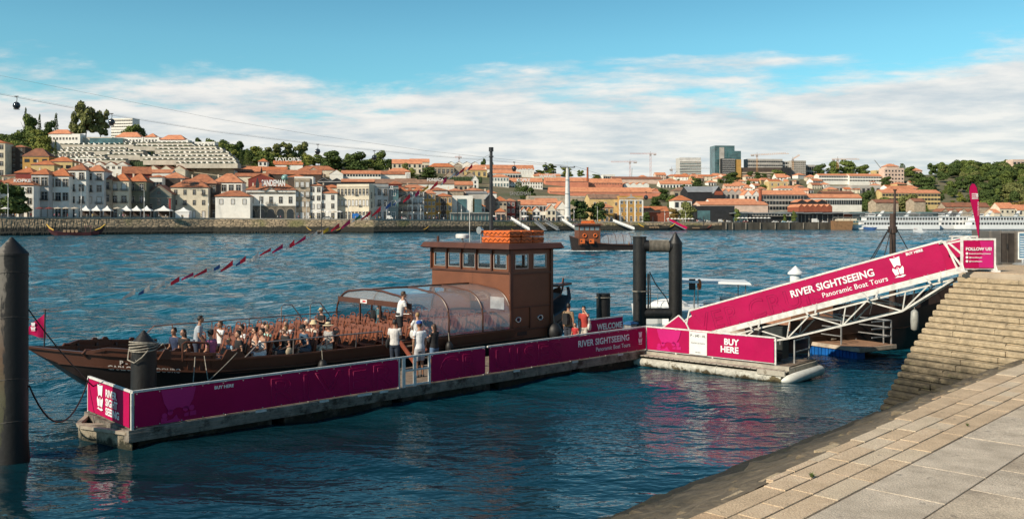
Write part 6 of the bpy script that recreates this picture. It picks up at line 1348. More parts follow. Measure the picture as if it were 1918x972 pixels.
 B(1594, 1650, 362, 350, 347, 'n', 'grey stepped warehouse block right of the grey office', 1, 6, roof='flat', ws='d', rc='g', chim=0, cat='building')
 B(1540, 1600, 368, 362, 358, 'd', 'wide low brown lodge above the hotel wing', 0, 0, roof='gable', rc='d', chim=0)
 B(1656, 1694, 346, 317, 315, 'e', 'pale pink tall villa block on the skyline left of the wood', 4, 6, roof='flat', ws='d', rc='g', chim=0, cat='villa', hw=.4)
 B(1660, 1684, 330, 312, 307, 'e', 'turreted top storey of the pale pink villa', 1, 4, roof='hip', ws='d', rc='l', chim=2, cat='villa')
 B(1640, 1660, 336, 321, 319, 'y', 'cream balcony block at the left of the pale pink villa', 3, 3, roof='flat', ws='d', rc='g', chim=0, cat='building')
 B(1700, 1728, 330, 320, 314, 'e', 'cluster house with orange roof left of the wooded hill', 1, 4, ws='d', rc='l', chim=1)
 B(1664, 1714, 366, 356, 348, 'c', 'cream lodge with red-orange roof above the cream hotel', 0, 0, roof='hip', rc='o', chim=0)
 B(1696, 1724, 362, 354, 347, 'c', 'round-roofed cream lodge right of the red-orange lodge', 1, 3, roof='hip', rc='l', chim=0, ws='d')
 B(1896, 1935, 330, 303, 299, 'e', 'pale apartment block at the right edge above the wood', 4, 5, roof='flat', rc='g', ws='d', cat='apartment building', wr=.8)
 # towers on the skyline
 T = B(1273.5, 1313, 335, 296, 295.5, 'g', 'wide apartment block with dark glass and white floor bands on the skyline', 0, 0, roof='flat', t=470, rc='g', cat='apartment block', yaw=5, dep=18); k = T['_k']; w_ = 39.5*k
 for i in range(11): b = MB(); b.box(-w_/2-.3, w_/2+.3, -.3, -.01, 4+i*(39*k-4)/11, 4+i*(39*k-4)/11+1.9); b.build('window_band', WM['q'] if i % 2 else GLASSD, T); b = MB(); b.box(-w_/2-.6, w_/2+.6, -1.0, -.31, 5.9+i*(39*k-4)/11, 6.6+i*(39*k-4)/11); b.build('balcony_slab', WM['w'], T)
 T = B(1339, 1376, 340, 274, 273, 'q', 'tall teal glass tower with grey side strip, highest on the skyline', 0, 0, roof='flat', t=480, rc='g', cat='tower', yaw=5, dep=20); k = T['_k']; w_ = 37*k
 b = MB(); b.box(-w_/2+5.2, -w_/2+11, -.4, -.01, 0, 68*k); b.build('grey_strip', WM['n'], T)
 for i in range(14): b = MB(); b.box(-w_/2, w_/2, -.2, -.01, 3+i*3.2, 3.3+i*3.2); b.build('floor_line', mat('glass_floor_line', (.12,.2,.2), .4), T)
 T = B(1364, 1388, 340, 284, 283, 'q', 'lower teal glass wing right of the tall glass tower', 0, 0, roof='flat', t=476, rc='g', cat='tower', yaw=5, dep=18); k = T['_k']
 for i in range(11): b = MB(); b.box(-12*k, 12*k, -.2, -.01, 3+i*3.2, 3.3+i*3.2); b.build('floor_line', mat('glass_floor_line', (.1,.1,.1)), T)
 T = B(1353, 1377, 340, 298, 297, 'k', 'dark gridded block at the foot of the glass tower', 11, 10, roof='flat', t=470, rc='g', cat='apartment block', yaw=5, ws='w', dep=14, g0=False, wr=.7, hw=.55)
 B(1377, 1388.5, 340, 300, 299, 'o', 'tan slab with few windows right of the dark gridded block', 0, 0, roof='flat', t=470, rc='g', cat='apartment block', yaw=5, dep=12)
 T = B(1399, 1466, 338, 299.5, 298, 'n', 'unfinished concrete building with rows of openings under the orange crane', 6, 20, roof='flat', t=480, rc='g', cat='unfinished building', yaw=5, ws='d', hw=.35, wr=.5, g0=False)
 T = B(1374, 1462, 338, 315, 314, 'd', 'long brown parking deck with dark horizontal bands', 0, 0, roof='flat', t=466, rc='g', cat='parking deck', yaw=-3, dep=20); k = T['_k']; w_ = 88*k
 for i in range(4): b = MB(); b.box(-w_/2, w_/2, -.3, -.01, 2+i*2.9, 3.4+i*2.9); b.build('parapet_band', WM['s'], T)
 B(1462, 1482, 338, 315, 314, 'k', 'black cube end of the brown parking deck', 0, 0, roof='flat', t=466, rc='g', cat='building', yaw=-3)
 B(1466, 1484, 335, 303, 302, 'g', 'grey and white patterned block right of the unfinished building', 6, 4, roof='flat', t=480, rc='g', cat='apartment block', ws='d', wr=.8)
 T = B(1482, 1510, 340, 303, 301, 'n', 'scaffolded pale tower block under the second orange crane', 9, 8, roof='flat', t=470, rc='g', cat='apartment block', ws='s', wr=.6, hw=.4, g0=False)
 B(1508, 1528, 330, 311, 309, 'n', 'low concrete block right of the scaffolded tower', 3, 5, roof='flat', t=480, rc='g', cat='building', ws='d')
 B(206, 250, 275, 224, 222, 'w', 'white slab high-rise with rows of windows behind the big hilltop tree', 12, 12, roof='flat', t=520, rc='g', cat='apartment block', ws='s', wr=.6, hw=.4, g0=False, yaw=-12)
hillside()
def hotel():
 T = thing('terraced_hotel', 'large white hotel of stepped terraces spread over the top of the left hill', 'hotel', pt(265, 300, 700)); o = T.location.copy()
 def blk(x0, x1, y0, y1, Y, m, nm, dep=10):
  b = MB(); a = pt(x0, y1, Y)-o; c = pt(x1, y0, Y)-o; b.box(a.x, c.x, a.y, a.y+dep, a.z-2.5, c.z); return b.build(nm, m, T)
 def roofx(x0, x1, ye, yr, Y, dep=10):
  a = pt(x0, ye, Y)-o; c = pt(x1, yr, Y+dep/2)-o; b = MB(); q = .6; w = min(dep/2, (c.x-a.x)/2-.2)
  b.add([(a.x-q,a.y-q,a.z),(c.x+q,a.y-q,a.z),(c.x+q,a.y+dep+q,a.z),(a.x-q,a.y+dep+q,a.z),(a.x+w,a.y+dep/2,c.z),(c.x-w,a.y+dep/2,c.z)], [(0,1,5,4),(1,2,5),(2,3,4,5),(3,0,4),(3,2,1,0)]); b.build('roof', RM['l'], T)
 hedge = mat('hedge_green', (.035,.06,.02), .9, .4, .8, bump=.6); ter = mat('terrace_wall', (.50,.45,.37), .85, .12, .3); wh = WM['w']
 for x0, x1, y0, y1, Y in ((91,150,251,272,760),(196,236,262,272,765),(216,268,257,272,775),(270,298,257,272,775),(298,352,262,276,775)): blk(x0, x1, y0, y1, Y, wh, 'block')
 for x0, x1, a, c, Y in ((91,138,251,243,760),(216,268,257,248,775),(272,296,257,250,775),(300,350,262,253,775)): roofx(x0, x1, a, c, Y)
 blk(352, 402, 266, 278, 770, wh, 'block'); blk(150, 210, 257, 270, 765, ter, 'terrace_wall'); blk(168, 230, 259, 268, 758, WM['q'], 'glazed_gallery'); blk(90, 122, 270, 284, 745, wh, 'block')
 rows = [(112,250,271,274,742),(120,235,279,282.5,732),(108,205,283,287,722),(196,268,284,288,724),(95,170,288,294,712),(150,196,293,298,704),(196,262,290,294,712),(95,180,296,304,700),(180,235,300,306,694),
   (230,360,268,271,748),(250,405,274,277,738),(290,418,280,283,728),(300,428,286.5,289.5,718),(262,436,293,296,708),(268,442,299.5,303,698),(330,445,306,309,688)]
 wn = WN['s']; n = 0
 for x0, x1, y0, y1, Y in rows:
  m_ = ter if y0 != 296 else wh; blk(x0, x1, y0, y1, Y, m_, 'terrace_wall', 9)
  a = pt(x0, y0, Y)-o; c = pt(x1, y0, Y)-o; b = MB(); x = a.x; rr = random.Random(int(y0*7))
  while x < c.x-.8:
   w = rr.uniform(.8, 2.4)
   if rr.random() < .75: b.box(x, min(x+w, c.x), a.y-.2, a.y+.6, a.z, a.z+rr.uniform(.2, .7))
   x += w
  if b.v: b.build('hedge', hedge, T)
  b = MB(); x = a.x+.5
  while x < c.x-2.5: b.slab([(x, a.y+3.5, a.z),(x+2.1, a.y+3.5, a.z),(x+2.1,a.y+3.5,a.z+.7),(x,a.y+3.5,a.z+2.0)], .3, (0,1,0)); x += 4.2
  b.box(a.x+.4, c.x-.4, a.y+3.45, a.y+3.85, a.z-.05, a.z+.08); b.build('balcony_divider_row', wh, T); b = MB(); b.box(a.x, c.x, a.y+5.2, a.y+5.4, a.z, a.z+1.4); b.build('window_band', GLASSD, T)
 for x0, x1, y, Y, st, q in ((93,148,262,760,6,3),(218,266,266,775,6,3),(272,296,266,775,6,3),(300,350,270,775,6,3),(354,400,274,770,6,3),(97,178,303,699.8,7.5,3.5),(96,168,293.5,711.8,7.5,3)):
  x = x0+2
  while x < x1: a = pt(x, y, Y)-o; link('window', wn, T, (a.x, a.y-.02, a.z), scale=(1.5,1.5,2.0)); x += st
hotel()
# retaining wall with dark hedge, hedge above the middle lodges
def hedge(x0, x1, yb, yt, label):
 px = (x0+x1)/2; t = tof(px, yb); Y = Dw(px)+t; b = MB(); rr = random.Random(int(x0)); a = pt(x0, yb, Y); c = pt(x1, yt, Y); x = a.x
 while x < c.x: w = rr.uniform(1.2, 2.6); b.ball((x+w/2, a.y+1, (a.z-2+c.z)/2), (w*.8, 1.4, (c.z-a.z+2)/2*rr.uniform(.95,1.12)), 8, 6); x += w*.8
 tag(b.build('hedge', mat('hedge_green', (.035,.06,.02)), smooth=False), label, 'hedge')
hedge(236, 320, 318, 302, 'dark clipped hedge wall under the right side of the stepped hotel'); hedge(822, 900, 340, 331, 'long dark clipped hedge above the long lodge with white letters')
# ================= trees =================
def leafmat(name, c, c2, tr=.25):
 m = mat(name, c, .75, .1, .35, col2=c2, detail=4, lo=.3, hi=.7, spec=.2); return m
LF = {'d': leafmat('dark_foliage', (.085,.12,.032), (.042,.068,.020)), 'm': leafmat('mid_green_foliage', (.15,.19,.045), (.08,.11,.028)), 'l': leafmat('light_green_foliage', (.26,.27,.06), (.14,.16,.035)), 'r': leafmat('reddish_foliage', (.26,.16,.05), (.14,.10,.03)), 'o': leafmat('olive_foliage', (.20,.21,.07), (.11,.12,.04))}
BARK = mat('bark', (.10,.075,.05), .9, .2, 3)
def crown(kind, seed, n=1500):
 r = np.random.default_rng(seed); lobes = []
 if kind == 'c':
  for i in range(14): z = .08+.84*i/13; w = .5*(1-z)**.8+.07; lobes.append((r.normal(0,.02), r.normal(0,.02), z, w, .07))
 elif kind == 'o':
  for i in range(17):
   a = r.uniform(0, 6.28); d = r.uniform(.08, .38); z = r.uniform(.3, .88); lobes.append((d*math.cos(a), d*math.sin(a), z, r.uniform(.12,.20), r.uniform(.09,.14)))
 else:
  for i in range(16):
   a = r.uniform(0, 6.28); z = r.uniform(.18, .84); d = r.uniform(0, .32)*math.sqrt(max(.1, 1-((z-.5)/.5)**2)); lobes.append((d*math.cos(a)*1.05, d*math.sin(a)*1.05, z, r.uniform(.19,.29), r.uniform(.13,.20)))
 vs = []; fs = []; sz = .031 if kind != 'c' else .02
 per = n//len(lobes)
 for (x, y, z, w, h) in lobes:
  for _ in range(per):
   v = r.normal(0, 1, 3); v /= np.linalg.norm(v); q = r.uniform(.72, 1.08); v[2] = v[2] if v[2] > -.3 else v[2]*.4
   c = np.array([x+v[0]*w*q, y+v[1]*w*q, z+v[2]*h*q]); nrm = v+r.normal(0, .55, 3); nrm /= np.linalg.norm(nrm)
   t = np.cross(nrm, r.normal(0, 1, 3)); t /= np.linalg.norm(t)+1e-6; b2 = np.cross(nrm, t); s = sz*r.uniform(.6, 1.5); i = len(vs)
   vs += [c-t*s-b2*s*.6, c+t*s-b2*s*.7, c+t*s*.7+b2*s, c-t*s*.8+b2*s*.8]; fs.append((i, i+1, i+2, i+3))
 return np.array(vs), fs
CR = {}
for kd in 'rco':
 for q in range(3): CR[kd, q] = crown(kd, q*7+ord(kd), 2600 if kd != 'c' else 1300)
_cm = {}
def crown_mesh(kd, q, c):
 if (kd, q, c) not in _cm:
  vs, fs = CR[kd, q]; me = bpy.data.meshes.new('crown'); me.from_pydata(vs.tolist(), [], fs); me.materials.append(LF[c]); _cm[kd, q, c] = me
 return _cm[kd, q, c]
_tb = MB(); _tb.tube([(0,0,-.1),(.005,0,.25),(0,.01,.55),(.0,0,.75)], [.035,.028,.018,.008], 7)
for _k in range(5): _a = _k*1.3; _tb.tube([(0,0,.22+.06*_k),(.12*math.cos(_a),.12*math.sin(_a),.40+.06*_k),(.24*math.cos(_a),.24*math.sin(_a),.52+.06*_k)], [.014,.009,.004], 5)
TRK = _tb.mesh('trunk', BARK)
def tree(cx, yb, yt, w, kd, c, label, t=None, group=None):
 t = tof(cx, yb) if t is None else t; Y = Dw(cx)+t; k = Y/F; g = ground(cx, t); h = H-(yt-HY)*k-g; p = ((cx-CX)*k, Y, g-.2)
 T = thing({'c': 'conifer_tree'}.get(kd, 'leafy_tree'), label, 'tree', p, 0, group); q = int(cx*3) % 3
 s = w*k*1.12; base = .0 if kd == 'r' else 0
 link('trunk', TRK, T, scale=(max(s*.6, h*.4),)*2+(h,)); link('crown', crown_mesh(kd, q, c), T, (0,0,0), (0,0,cx % 6.28), (s, s, h*1.02)); return T
def wood(label, regs, n, seed, hr=(9, 16), cols='dmm'):
 """far wood read as one mass: many crowns in one object"""
 r = random.Random(seed); V = []; Fc = []; MI = []; off = 0
 for _ in range(n):
  reg = r.choice(regs); px = r.uniform(reg[0], reg[1]); py = r.uniform(reg[2], reg[3]); t = tof(px, py); Y = Dw(px)+t; g = ground(px, t); kd = r.choice('rrro')
  vs, fs = CR[kd, r.randrange(3)]; h = r.uniform(*hr); w = h*r.uniform(.8, 1.25); a = r.uniform(0, 6.28); ca, sa = math.cos(a), math.sin(a)
  step = 1; v = vs*np.array([w, w, h]); v = np.stack([v[:,0]*ca-v[:,1]*sa, v[:,0]*sa+v[:,1]*ca, v[:,2]], 1)+np.array([(px-CX)/F*Y, Y, g-1])
  f = (np.arange(len(fs)*4).reshape(-1, 4)+off); V.append(v); Fc.append(f); off += len(v); MI.append(np.full(len(fs), r.randrange(len(cols))))
 V = np.concatenate(V); Fc = np.concatenate(Fc); me = bpy.data.meshes.new('woodland'); me.vertices.add(len(V)); me.vertices.foreach_set('co', V.ravel()); me.loops.add(Fc.size); me.loops.foreach_set('vertex_index', Fc.ravel().astype(np.int32))
 me.polygons.add(len(Fc)); me.polygons.foreach_set('loop_start', (np.arange(len(Fc))*4).astype(np.int32));
 for c in cols: me.materials.append(LF[c])
 me.polygons.foreach_set('material_index', np.concatenate(MI).astype(np.int32)); me.update(calc_edges=True); me.validate()
 o = bpy.data.objects.new('woodland', me); COL.objects.link(o); tag(o, label, 'woodland', kind='stuff')
def greens():
 wood('dense green wood covering the steep hill behind the cruise ships', [(1735,1990,330,388),(1760,1990,322,345),(1800,1990,318,340)], 190, 3, (11,19), 'dmdmo')
 wood('dark green park trees on the slope at the far left', [(-60,98,266,300),(-60,85,258,290)], 95, 4, (11,18), 'mdml')
 wood('belt of dark trees right of the stepped hotel', [(372,500,286,312)], 42, 5, (9,15), 'ddml')
 wood('green wood on the skyline around the hillside letters', [(478,735,300,318)], 60, 12, (7,12), 'mdlm')
 wood('shrubs scattered over the middle slope', [(430,1000,312,345),(1250,1330,350,392),(1230,1520,338,352),(420,720,305,320)], 95, 6, (3,6), 'dmo')
 wood('bushy green slope under the wood at right', [(1700,1990,362,398)], 70, 8, (3,7), 'mlom')
 wood('scattered trees on the bank beyond the left edge', [(-480,-70,280,400)], 60, 9, (9,16))
 wood('scattered trees on the bank beyond the right edge', [(1990,2500,330,400)], 60, 10, (9,16))
 T = tree
 for a in ((161,262,191,46,'o','o','big open crowned tree on the hilltop left of the white high-rise'),(140,262,208,22,'r','o','smaller rounded tree at the left foot of the big open crowned tree'),(188,262,205,30,'o','o','right hand stem of the hilltop tree group beside the white high-rise'),
  (248,262,232,34,'r','m','broad green tree in front of the white high-rise'),(264,264,236,22,'r','d','smaller dark tree right of the broad green hilltop tree'),(48,258,202,10,'c','d','pointed conifer, left of the three rising above the left wood'),(74,262,214,10,'c','d','pointed conifer, middle of the three above the left wood'),(105,262,212,12,'c','d','pointed conifer, right of the three above the left wood'),
  (58,270,213,36,'r','m','light topped round tree in the left wood'),(92,270,224,26,'r','d','dark round tree left of the orange roofed hotel block'),(104,312,261,8,'c','d','slim cypress beside the orange roofed hotel block'),
  (285,306,276,6,'c','d','slim cypress on the hotel terraces, left of two'),(331,306,288,6,'c','d','slim cypress on the hotel terraces, right of two'),
  (372,272,257,18,'r','d','dark tree right of the hotel mansion'),(396,276,258,24,'r','m','green tree right of the hotel mansion'),(420,284,260,30,'r','d','wide dark tree on the skyline right of the hotel'),(448,288,264,28,'r','d','dark tree on the skyline left of the hillside letters'),(436,306,280,20,'r','l','light green tree at the right end of the hotel terraces'),
  (463,310,278,14,'c','m','upright green tree beside the small white pyramid house'),(452,312,284,12,'c','d','upright dark tree left of the small pyramid house'),(515,302,268,34,'o','o','olive gum tree above the hillside letters, left of three'),(543,302,266,32,'o','o','olive gum tree above the hillside letters, middle of three'),(566,302,264,26,'o','o','tall olive gum tree, right of three'),
  (620,320,280,46,'r','d','very wide dark tree left in the pair right of the hillside letters'),(596,308,288,22,'r','m','green tree between gum trees and the very wide dark tree'),(668,324,284,50,'r','d','very wide dark tree right in the pair right of the hillside letters'),(712,324,281,30,'r','m','tall tree with open lower branches right of the wide dark pair'),(652,318,286,20,'r','m','green tree between the two very wide dark trees'),
  (758,330,304,20,'r','o','round tree left of the big dark clump above the white letters'),(771,334,313,16,'r','l','small round light green tree above the white letters'),(802,336,311,36,'r','d','big dark clump of tree above the white letters'),(905,308,296,12,'o','d','small crooked tree on the skyline left of the mast'),(920,308,303,10,'r','d','tiny dark skyline tree right of the mast'),
  (972,366,335,20,'c','d','tall dark cypress at the left of the grove by the dull letters'),(982,376,346,20,'r','d','dark tree in the middle of the cypress grove'),(994,378,350,20,'r','d','dark tree at the right of the cypress grove'),
  (1028,332,307,28,'o','m','broad leaved banana-like tree left of the pylon head'),(1012,332,318,24,'r','m','low tree left of the broad leaved hilltop tree'),(1062,334,312,26,'r','l','light green tree right behind the pylon'),(1088,334,318,14,'o','m','small open tree left of the skyline brick chimney'),(1118,334,326,20,'r','m','low tree right of the skyline brick chimney'),
  (1244,378,352,26,'r','d','dark tree on the shrubby slope left of the stone house with tower'),(1228,392,366,26,'r','d','dark bush tree above the ochre palace at right'),(1258,390,364,20,'r','m','mid green bush tree under the stone house'),
  (1306,352,332,22,'r','d','round dark tree left of the glass tower group'),(1371,345,322,32,'r','d','wide dark tree at the foot of the glass tower'),(1404,336,320,16,'r','d','dark tree under the parking deck, left of three'),(1420,337,322,16,'r','d','dark tree under the parking deck, middle of three'),(1432,337,324,14,'r','d','dark tree under the parking deck, right of three'),(1456,336,317,26,'r','m','green tree at the right end of the parking deck'),(1411,352,340,12,'r','d','small dark tree above the twin white gables'),(1430,356,345,24,'r','m','pale green shrub tree above the grey-white hotel'),
  (1535,332,306,26,'r','d','dark skyline tree, first of the group left of the apartment rows'),(1562,332,300,30,'r','m','tall skyline tree in the middle of the group over the apartment rows'),(1588,332,298,34,'r','m','tallest skyline tree over the apartment rows'),(1616,332,308,28,'r','m','skyline tree at the right of the group over the apartment rows'),(1660,350,330,22,'r','d','dark round tree in front of the pale pink villa'),(1690,332,306,20,'c','d','dark conifer right of the pale pink villa'),(1704,332,311,22,'r','m','green tree right of the pale pink villa'),(1722,350,324,34,'r','d','dark tree below the orange roofed cluster house'),
  (1634,392,350,18,'c','d','tall dark conifer right of the white hotel wing'),(1622,400,356,28,'r','d','dark tree right of the white hotel wing'),(1656,402,368,44,'r','m','leafy tree behind the first cruise ship, left of two'),(1698,402,362,42,'r','o','leafy tree behind the first cruise ship, right of two'),(1594,400,384,30,'r','m','low round tree behind the brown barge'),(1850,404,372,34,'r','m','green tree between stone warehouse and cream house'),(1905,404,376,36,'r','r','reddish tree at the right edge of the far bank'),(1745,404,394,18,'r','m','small round tree above the bow of the second cruise ship'),
  ): T(*a)
 for a in ((26,406,341,66,'r','d','large round dark tree on the quay in front of the white letters at left',24),(1086,410,372,40,'r','d','large dark quay tree right of the pylon, left of two',20),(1120,411,377,36,'r','d','large dark quay tree right of the pylon, right of two',20),(1286,411,376,32,'r','o','olive quay tree left of the dark grey hall',22),(1262,411,388,22,'r','r','thin brownish tree in front of the brick red warehouse',22),(1381,412,389,11,'r','m','narrow clipped tree right of the dark grey hall',18),(1487,413,394,10,'r','m','clipped tree by the blue-grey market hall',18),(1210,411,396,18,'r','d','dark tree at the corner of the ochre palace',22),(1470,412,400,8,'r','m','small clipped tree right of the terrace restaurant',16)): tree(*a)
greens()
def agaves():
 pass
# ================= promenade furniture =================
TENT = mat('tent_white', (.78,.76,.72), .7, .05, 2)
def tents():
 def tent(x, w, yt, lab, full=False, m=TENT):
  t = 17; Y = Dw(x)+t; k = Y/F; z = zq(x)+.03; W2 = w*k/2; h = H-(yt-HY)*k-z
  T = thing('market_tent', lab, 'tent', ((x-CX)*k, Y, z), R(8), 'white market tents on the left quay'); b = MB(); e = h*.62
  b.loft([[(-W2,-W2,e-.35),(W2,-W2,e-.35),(W2,W2,e-.35),(-W2,W2,e-.35)],[(-W2,-W2,e),(W2,-W2,e),(W2,W2,e),(-W2,W2,e)],[(-W2*.35,-W2*.35,e+(h-e)*.5),(W2*.35,-W2*.35,e+(h-e)*.5),(W2*.35,W2*.35,e+(h-e)*.5),(-W2*.35,W2*.35,e+(h-e)*.5)],[(-.08,-.08,h),(.08,-.08,h),(.08,.08,h),(-.08,.08,h)]]); b.build('canopy', m, T)
  for x_ in (-1, 1):
   for y_ in (-1, 1): b = MB(); b.box(x_*W2*.96-.05, x_*W2*.96+.05, y_*W2*.96-.05, y_*W2*.96+.05, 0, e-.3); b.build('leg', GALV, T)
  b = MB(); b.box(-W2*.9, W2*.9, W2*.8, W2*.9, 0, e-.3) if not full else b.box(-W2*.95, W2*.95, -W2*.95, W2*.95, 0, e-.36); b.build('side_wall', m if full else WM['d'], T)
  if not full: b = MB(); b.box(-W2*.7, W2*.7, -W2*.7, -W2*.2, 0, .9); b.build('counter', FRS, T)
 for x, w, lab in ((161,19,'white pointed market tent with closed side, first from the left'),(181,18,'white pointed market tent second from the left'),(201,18,'white pointed market tent with white counter front, third from the left'),(237,21,'white pointed market tent in front of the beige house, fourth from the left'),(256,20,'white pointed market tent in front of the olive house'),(275,20,'white pointed market tent half in front of the chapel'),(307,28,'larger white market tent right in front of the chapel door')): tent(x, w, 385.5, lab)
 tent(344, 26, 388.5, 'fully closed white box tent in front of the wide cream house', True)
 def parasol(x, w, yt, lab, m, t=16, grp='cafe parasols on the far promenade'):
  Y = Dw(x)+t; k = Y/F; z = zq(x)+.03; r = w*k/2; h = max(2.6, H-(yt-HY)*k-z); T = thing('parasol', lab, 'parasol', ((x-CX)*k, Y, z), 0, grp)
  b = MB(); b.lathe([(r, h-.75),(r, h-.6),(.1, h)], n=8); b.build('canopy', m, T); b = MB(); b.tube([(0,0,0),(0,0,h-.5)], .05, 6); b.build('pole', GALV, T)
 RD = mat('parasol_dark_red', (.20,.04,.03), .8); BG = mat('parasol_beige', (.55,.47,.37), .8); WH = TENT
 for i, (x, w, m, l) in enumerate(((74,17,RD,'dark red cafe parasol, left of two by the dark round tree'),(92,17,RD,'dark red cafe parasol, right of two'),(108,18,BG,'beige cafe parasol right of the dark red ones'),(124,18,BG,'beige cafe parasol in the middle of three'),(140,18,BG,'beige cafe parasol next to the first market tent'),(10,16,WH,'white parasol in front of the house at the left edge'),(220,16,BG,'pale flat parasol between the third and fourth tents'))): parasol(x, w, 388, l, m)
 for i, l in enumerate(('leftmost','second','middle','fourth','rightmost')): parasol(594+i*10.5, 12, 395, f'cream parasol, {l} of five in front of the white house near the big corner building', BG if i % 2 else WH)
 for x, l in ((1005,'cream parasol in front of the little gabled fronts'),(985,'cream parasol left of the gabled fronts'),(1062,'cream parasol at the foot of the pylon'),(1050,'white parasol just left of the pylon foot'),(925,'cream parasol right of the glass pavilion')): parasol(x, 13, 403.5, l, WH)
 for i in range(9): parasol(1384+i*7, 8.5, 407, f"white parasol number {['one','two','three','four','five','six','seven','eight','nine'][i]} from the left under the terrace restaurant", WH)
 for i in range(8): parasol(1252+i*6.4, 7.5, 408.5, 'small white parasol in the crowded cafe row by the quay trees', WH, 16, 'crowded cafe row parasols')
tents()
def lamps():
 P = mat('lamp_pole_pale', (.55,.54,.51), .5, .05, 2)
 near = ['in front of the dark round tree','in front of the four-storey white house','in front of the chapel tents','in front of the narrow dark house','before the arcaded building','left of the slim white house','before the cream corner building','by the narrow teal glass building','before the ochre house','before the white cube building','right of the mast','left of the small gabled fronts','between the gabled fronts and the pylon','left of the first dark quay tree','right of the second dark quay tree','left of the ochre palace','right of the ochre palace','by the brick red warehouse','left of the dark grey hall']
 tops = [345,352,356,370,365,372,376,378,383,384,382,384,386,387,387,393,394,394,395]
 xs = [15,152,270,390,488,574,652,724,788,864,921,974,1022,1075,1119,1163,1204,1245,1284]
 proto = None
 for x, yt, l in zip(xs, tops, near):
  Y = Dw(x)+8; k = Y/F; z = zq(x)+.04; h = H-(yt-HY)*k-z; T = thing('street_lamp', 'tall slim pale lamp mast '+l, 'street lamp', ((x-CX)*k, Y, z), 0, 'tall lamp masts along the far quay')
  b = MB(); b.tube([(0,0,0),(0,0,h)], [.17,.09], 8); b.build('mast', P, T); b = MB(); b.box(-.06,.3,-.2,-.08,h*.60,h*.72); b.build('pennant', TENT, T); b = MB(); b.beam((0,0,h-.2),(-.9,0,h+.1),.08); b.box(-1.2,-.7,-.12,.12,h+.05,h+.15); b.build('lamp_head', P, T)
 for i, x in enumerate(list(range(585, 765, 24))+[775, 800, 822]):
  Y = Dw(x)+14; k = Y/F; z = zq(x)+.04; T = thing('globe_lamp', 'small globe lamp on a thin post along the far promenade', 'street lamp', ((x-CX)*k, Y, z), 0, 'small globe lamps on the far promenade'); b = MB(); b.tube([(0,0,0),(0,0,3.6)], .06, 6); b.build('post', IRON, T); b = MB(); b.ball((0,0,3.8), .35, 10, 8); b.build('globe', TENT, T)
lamps()
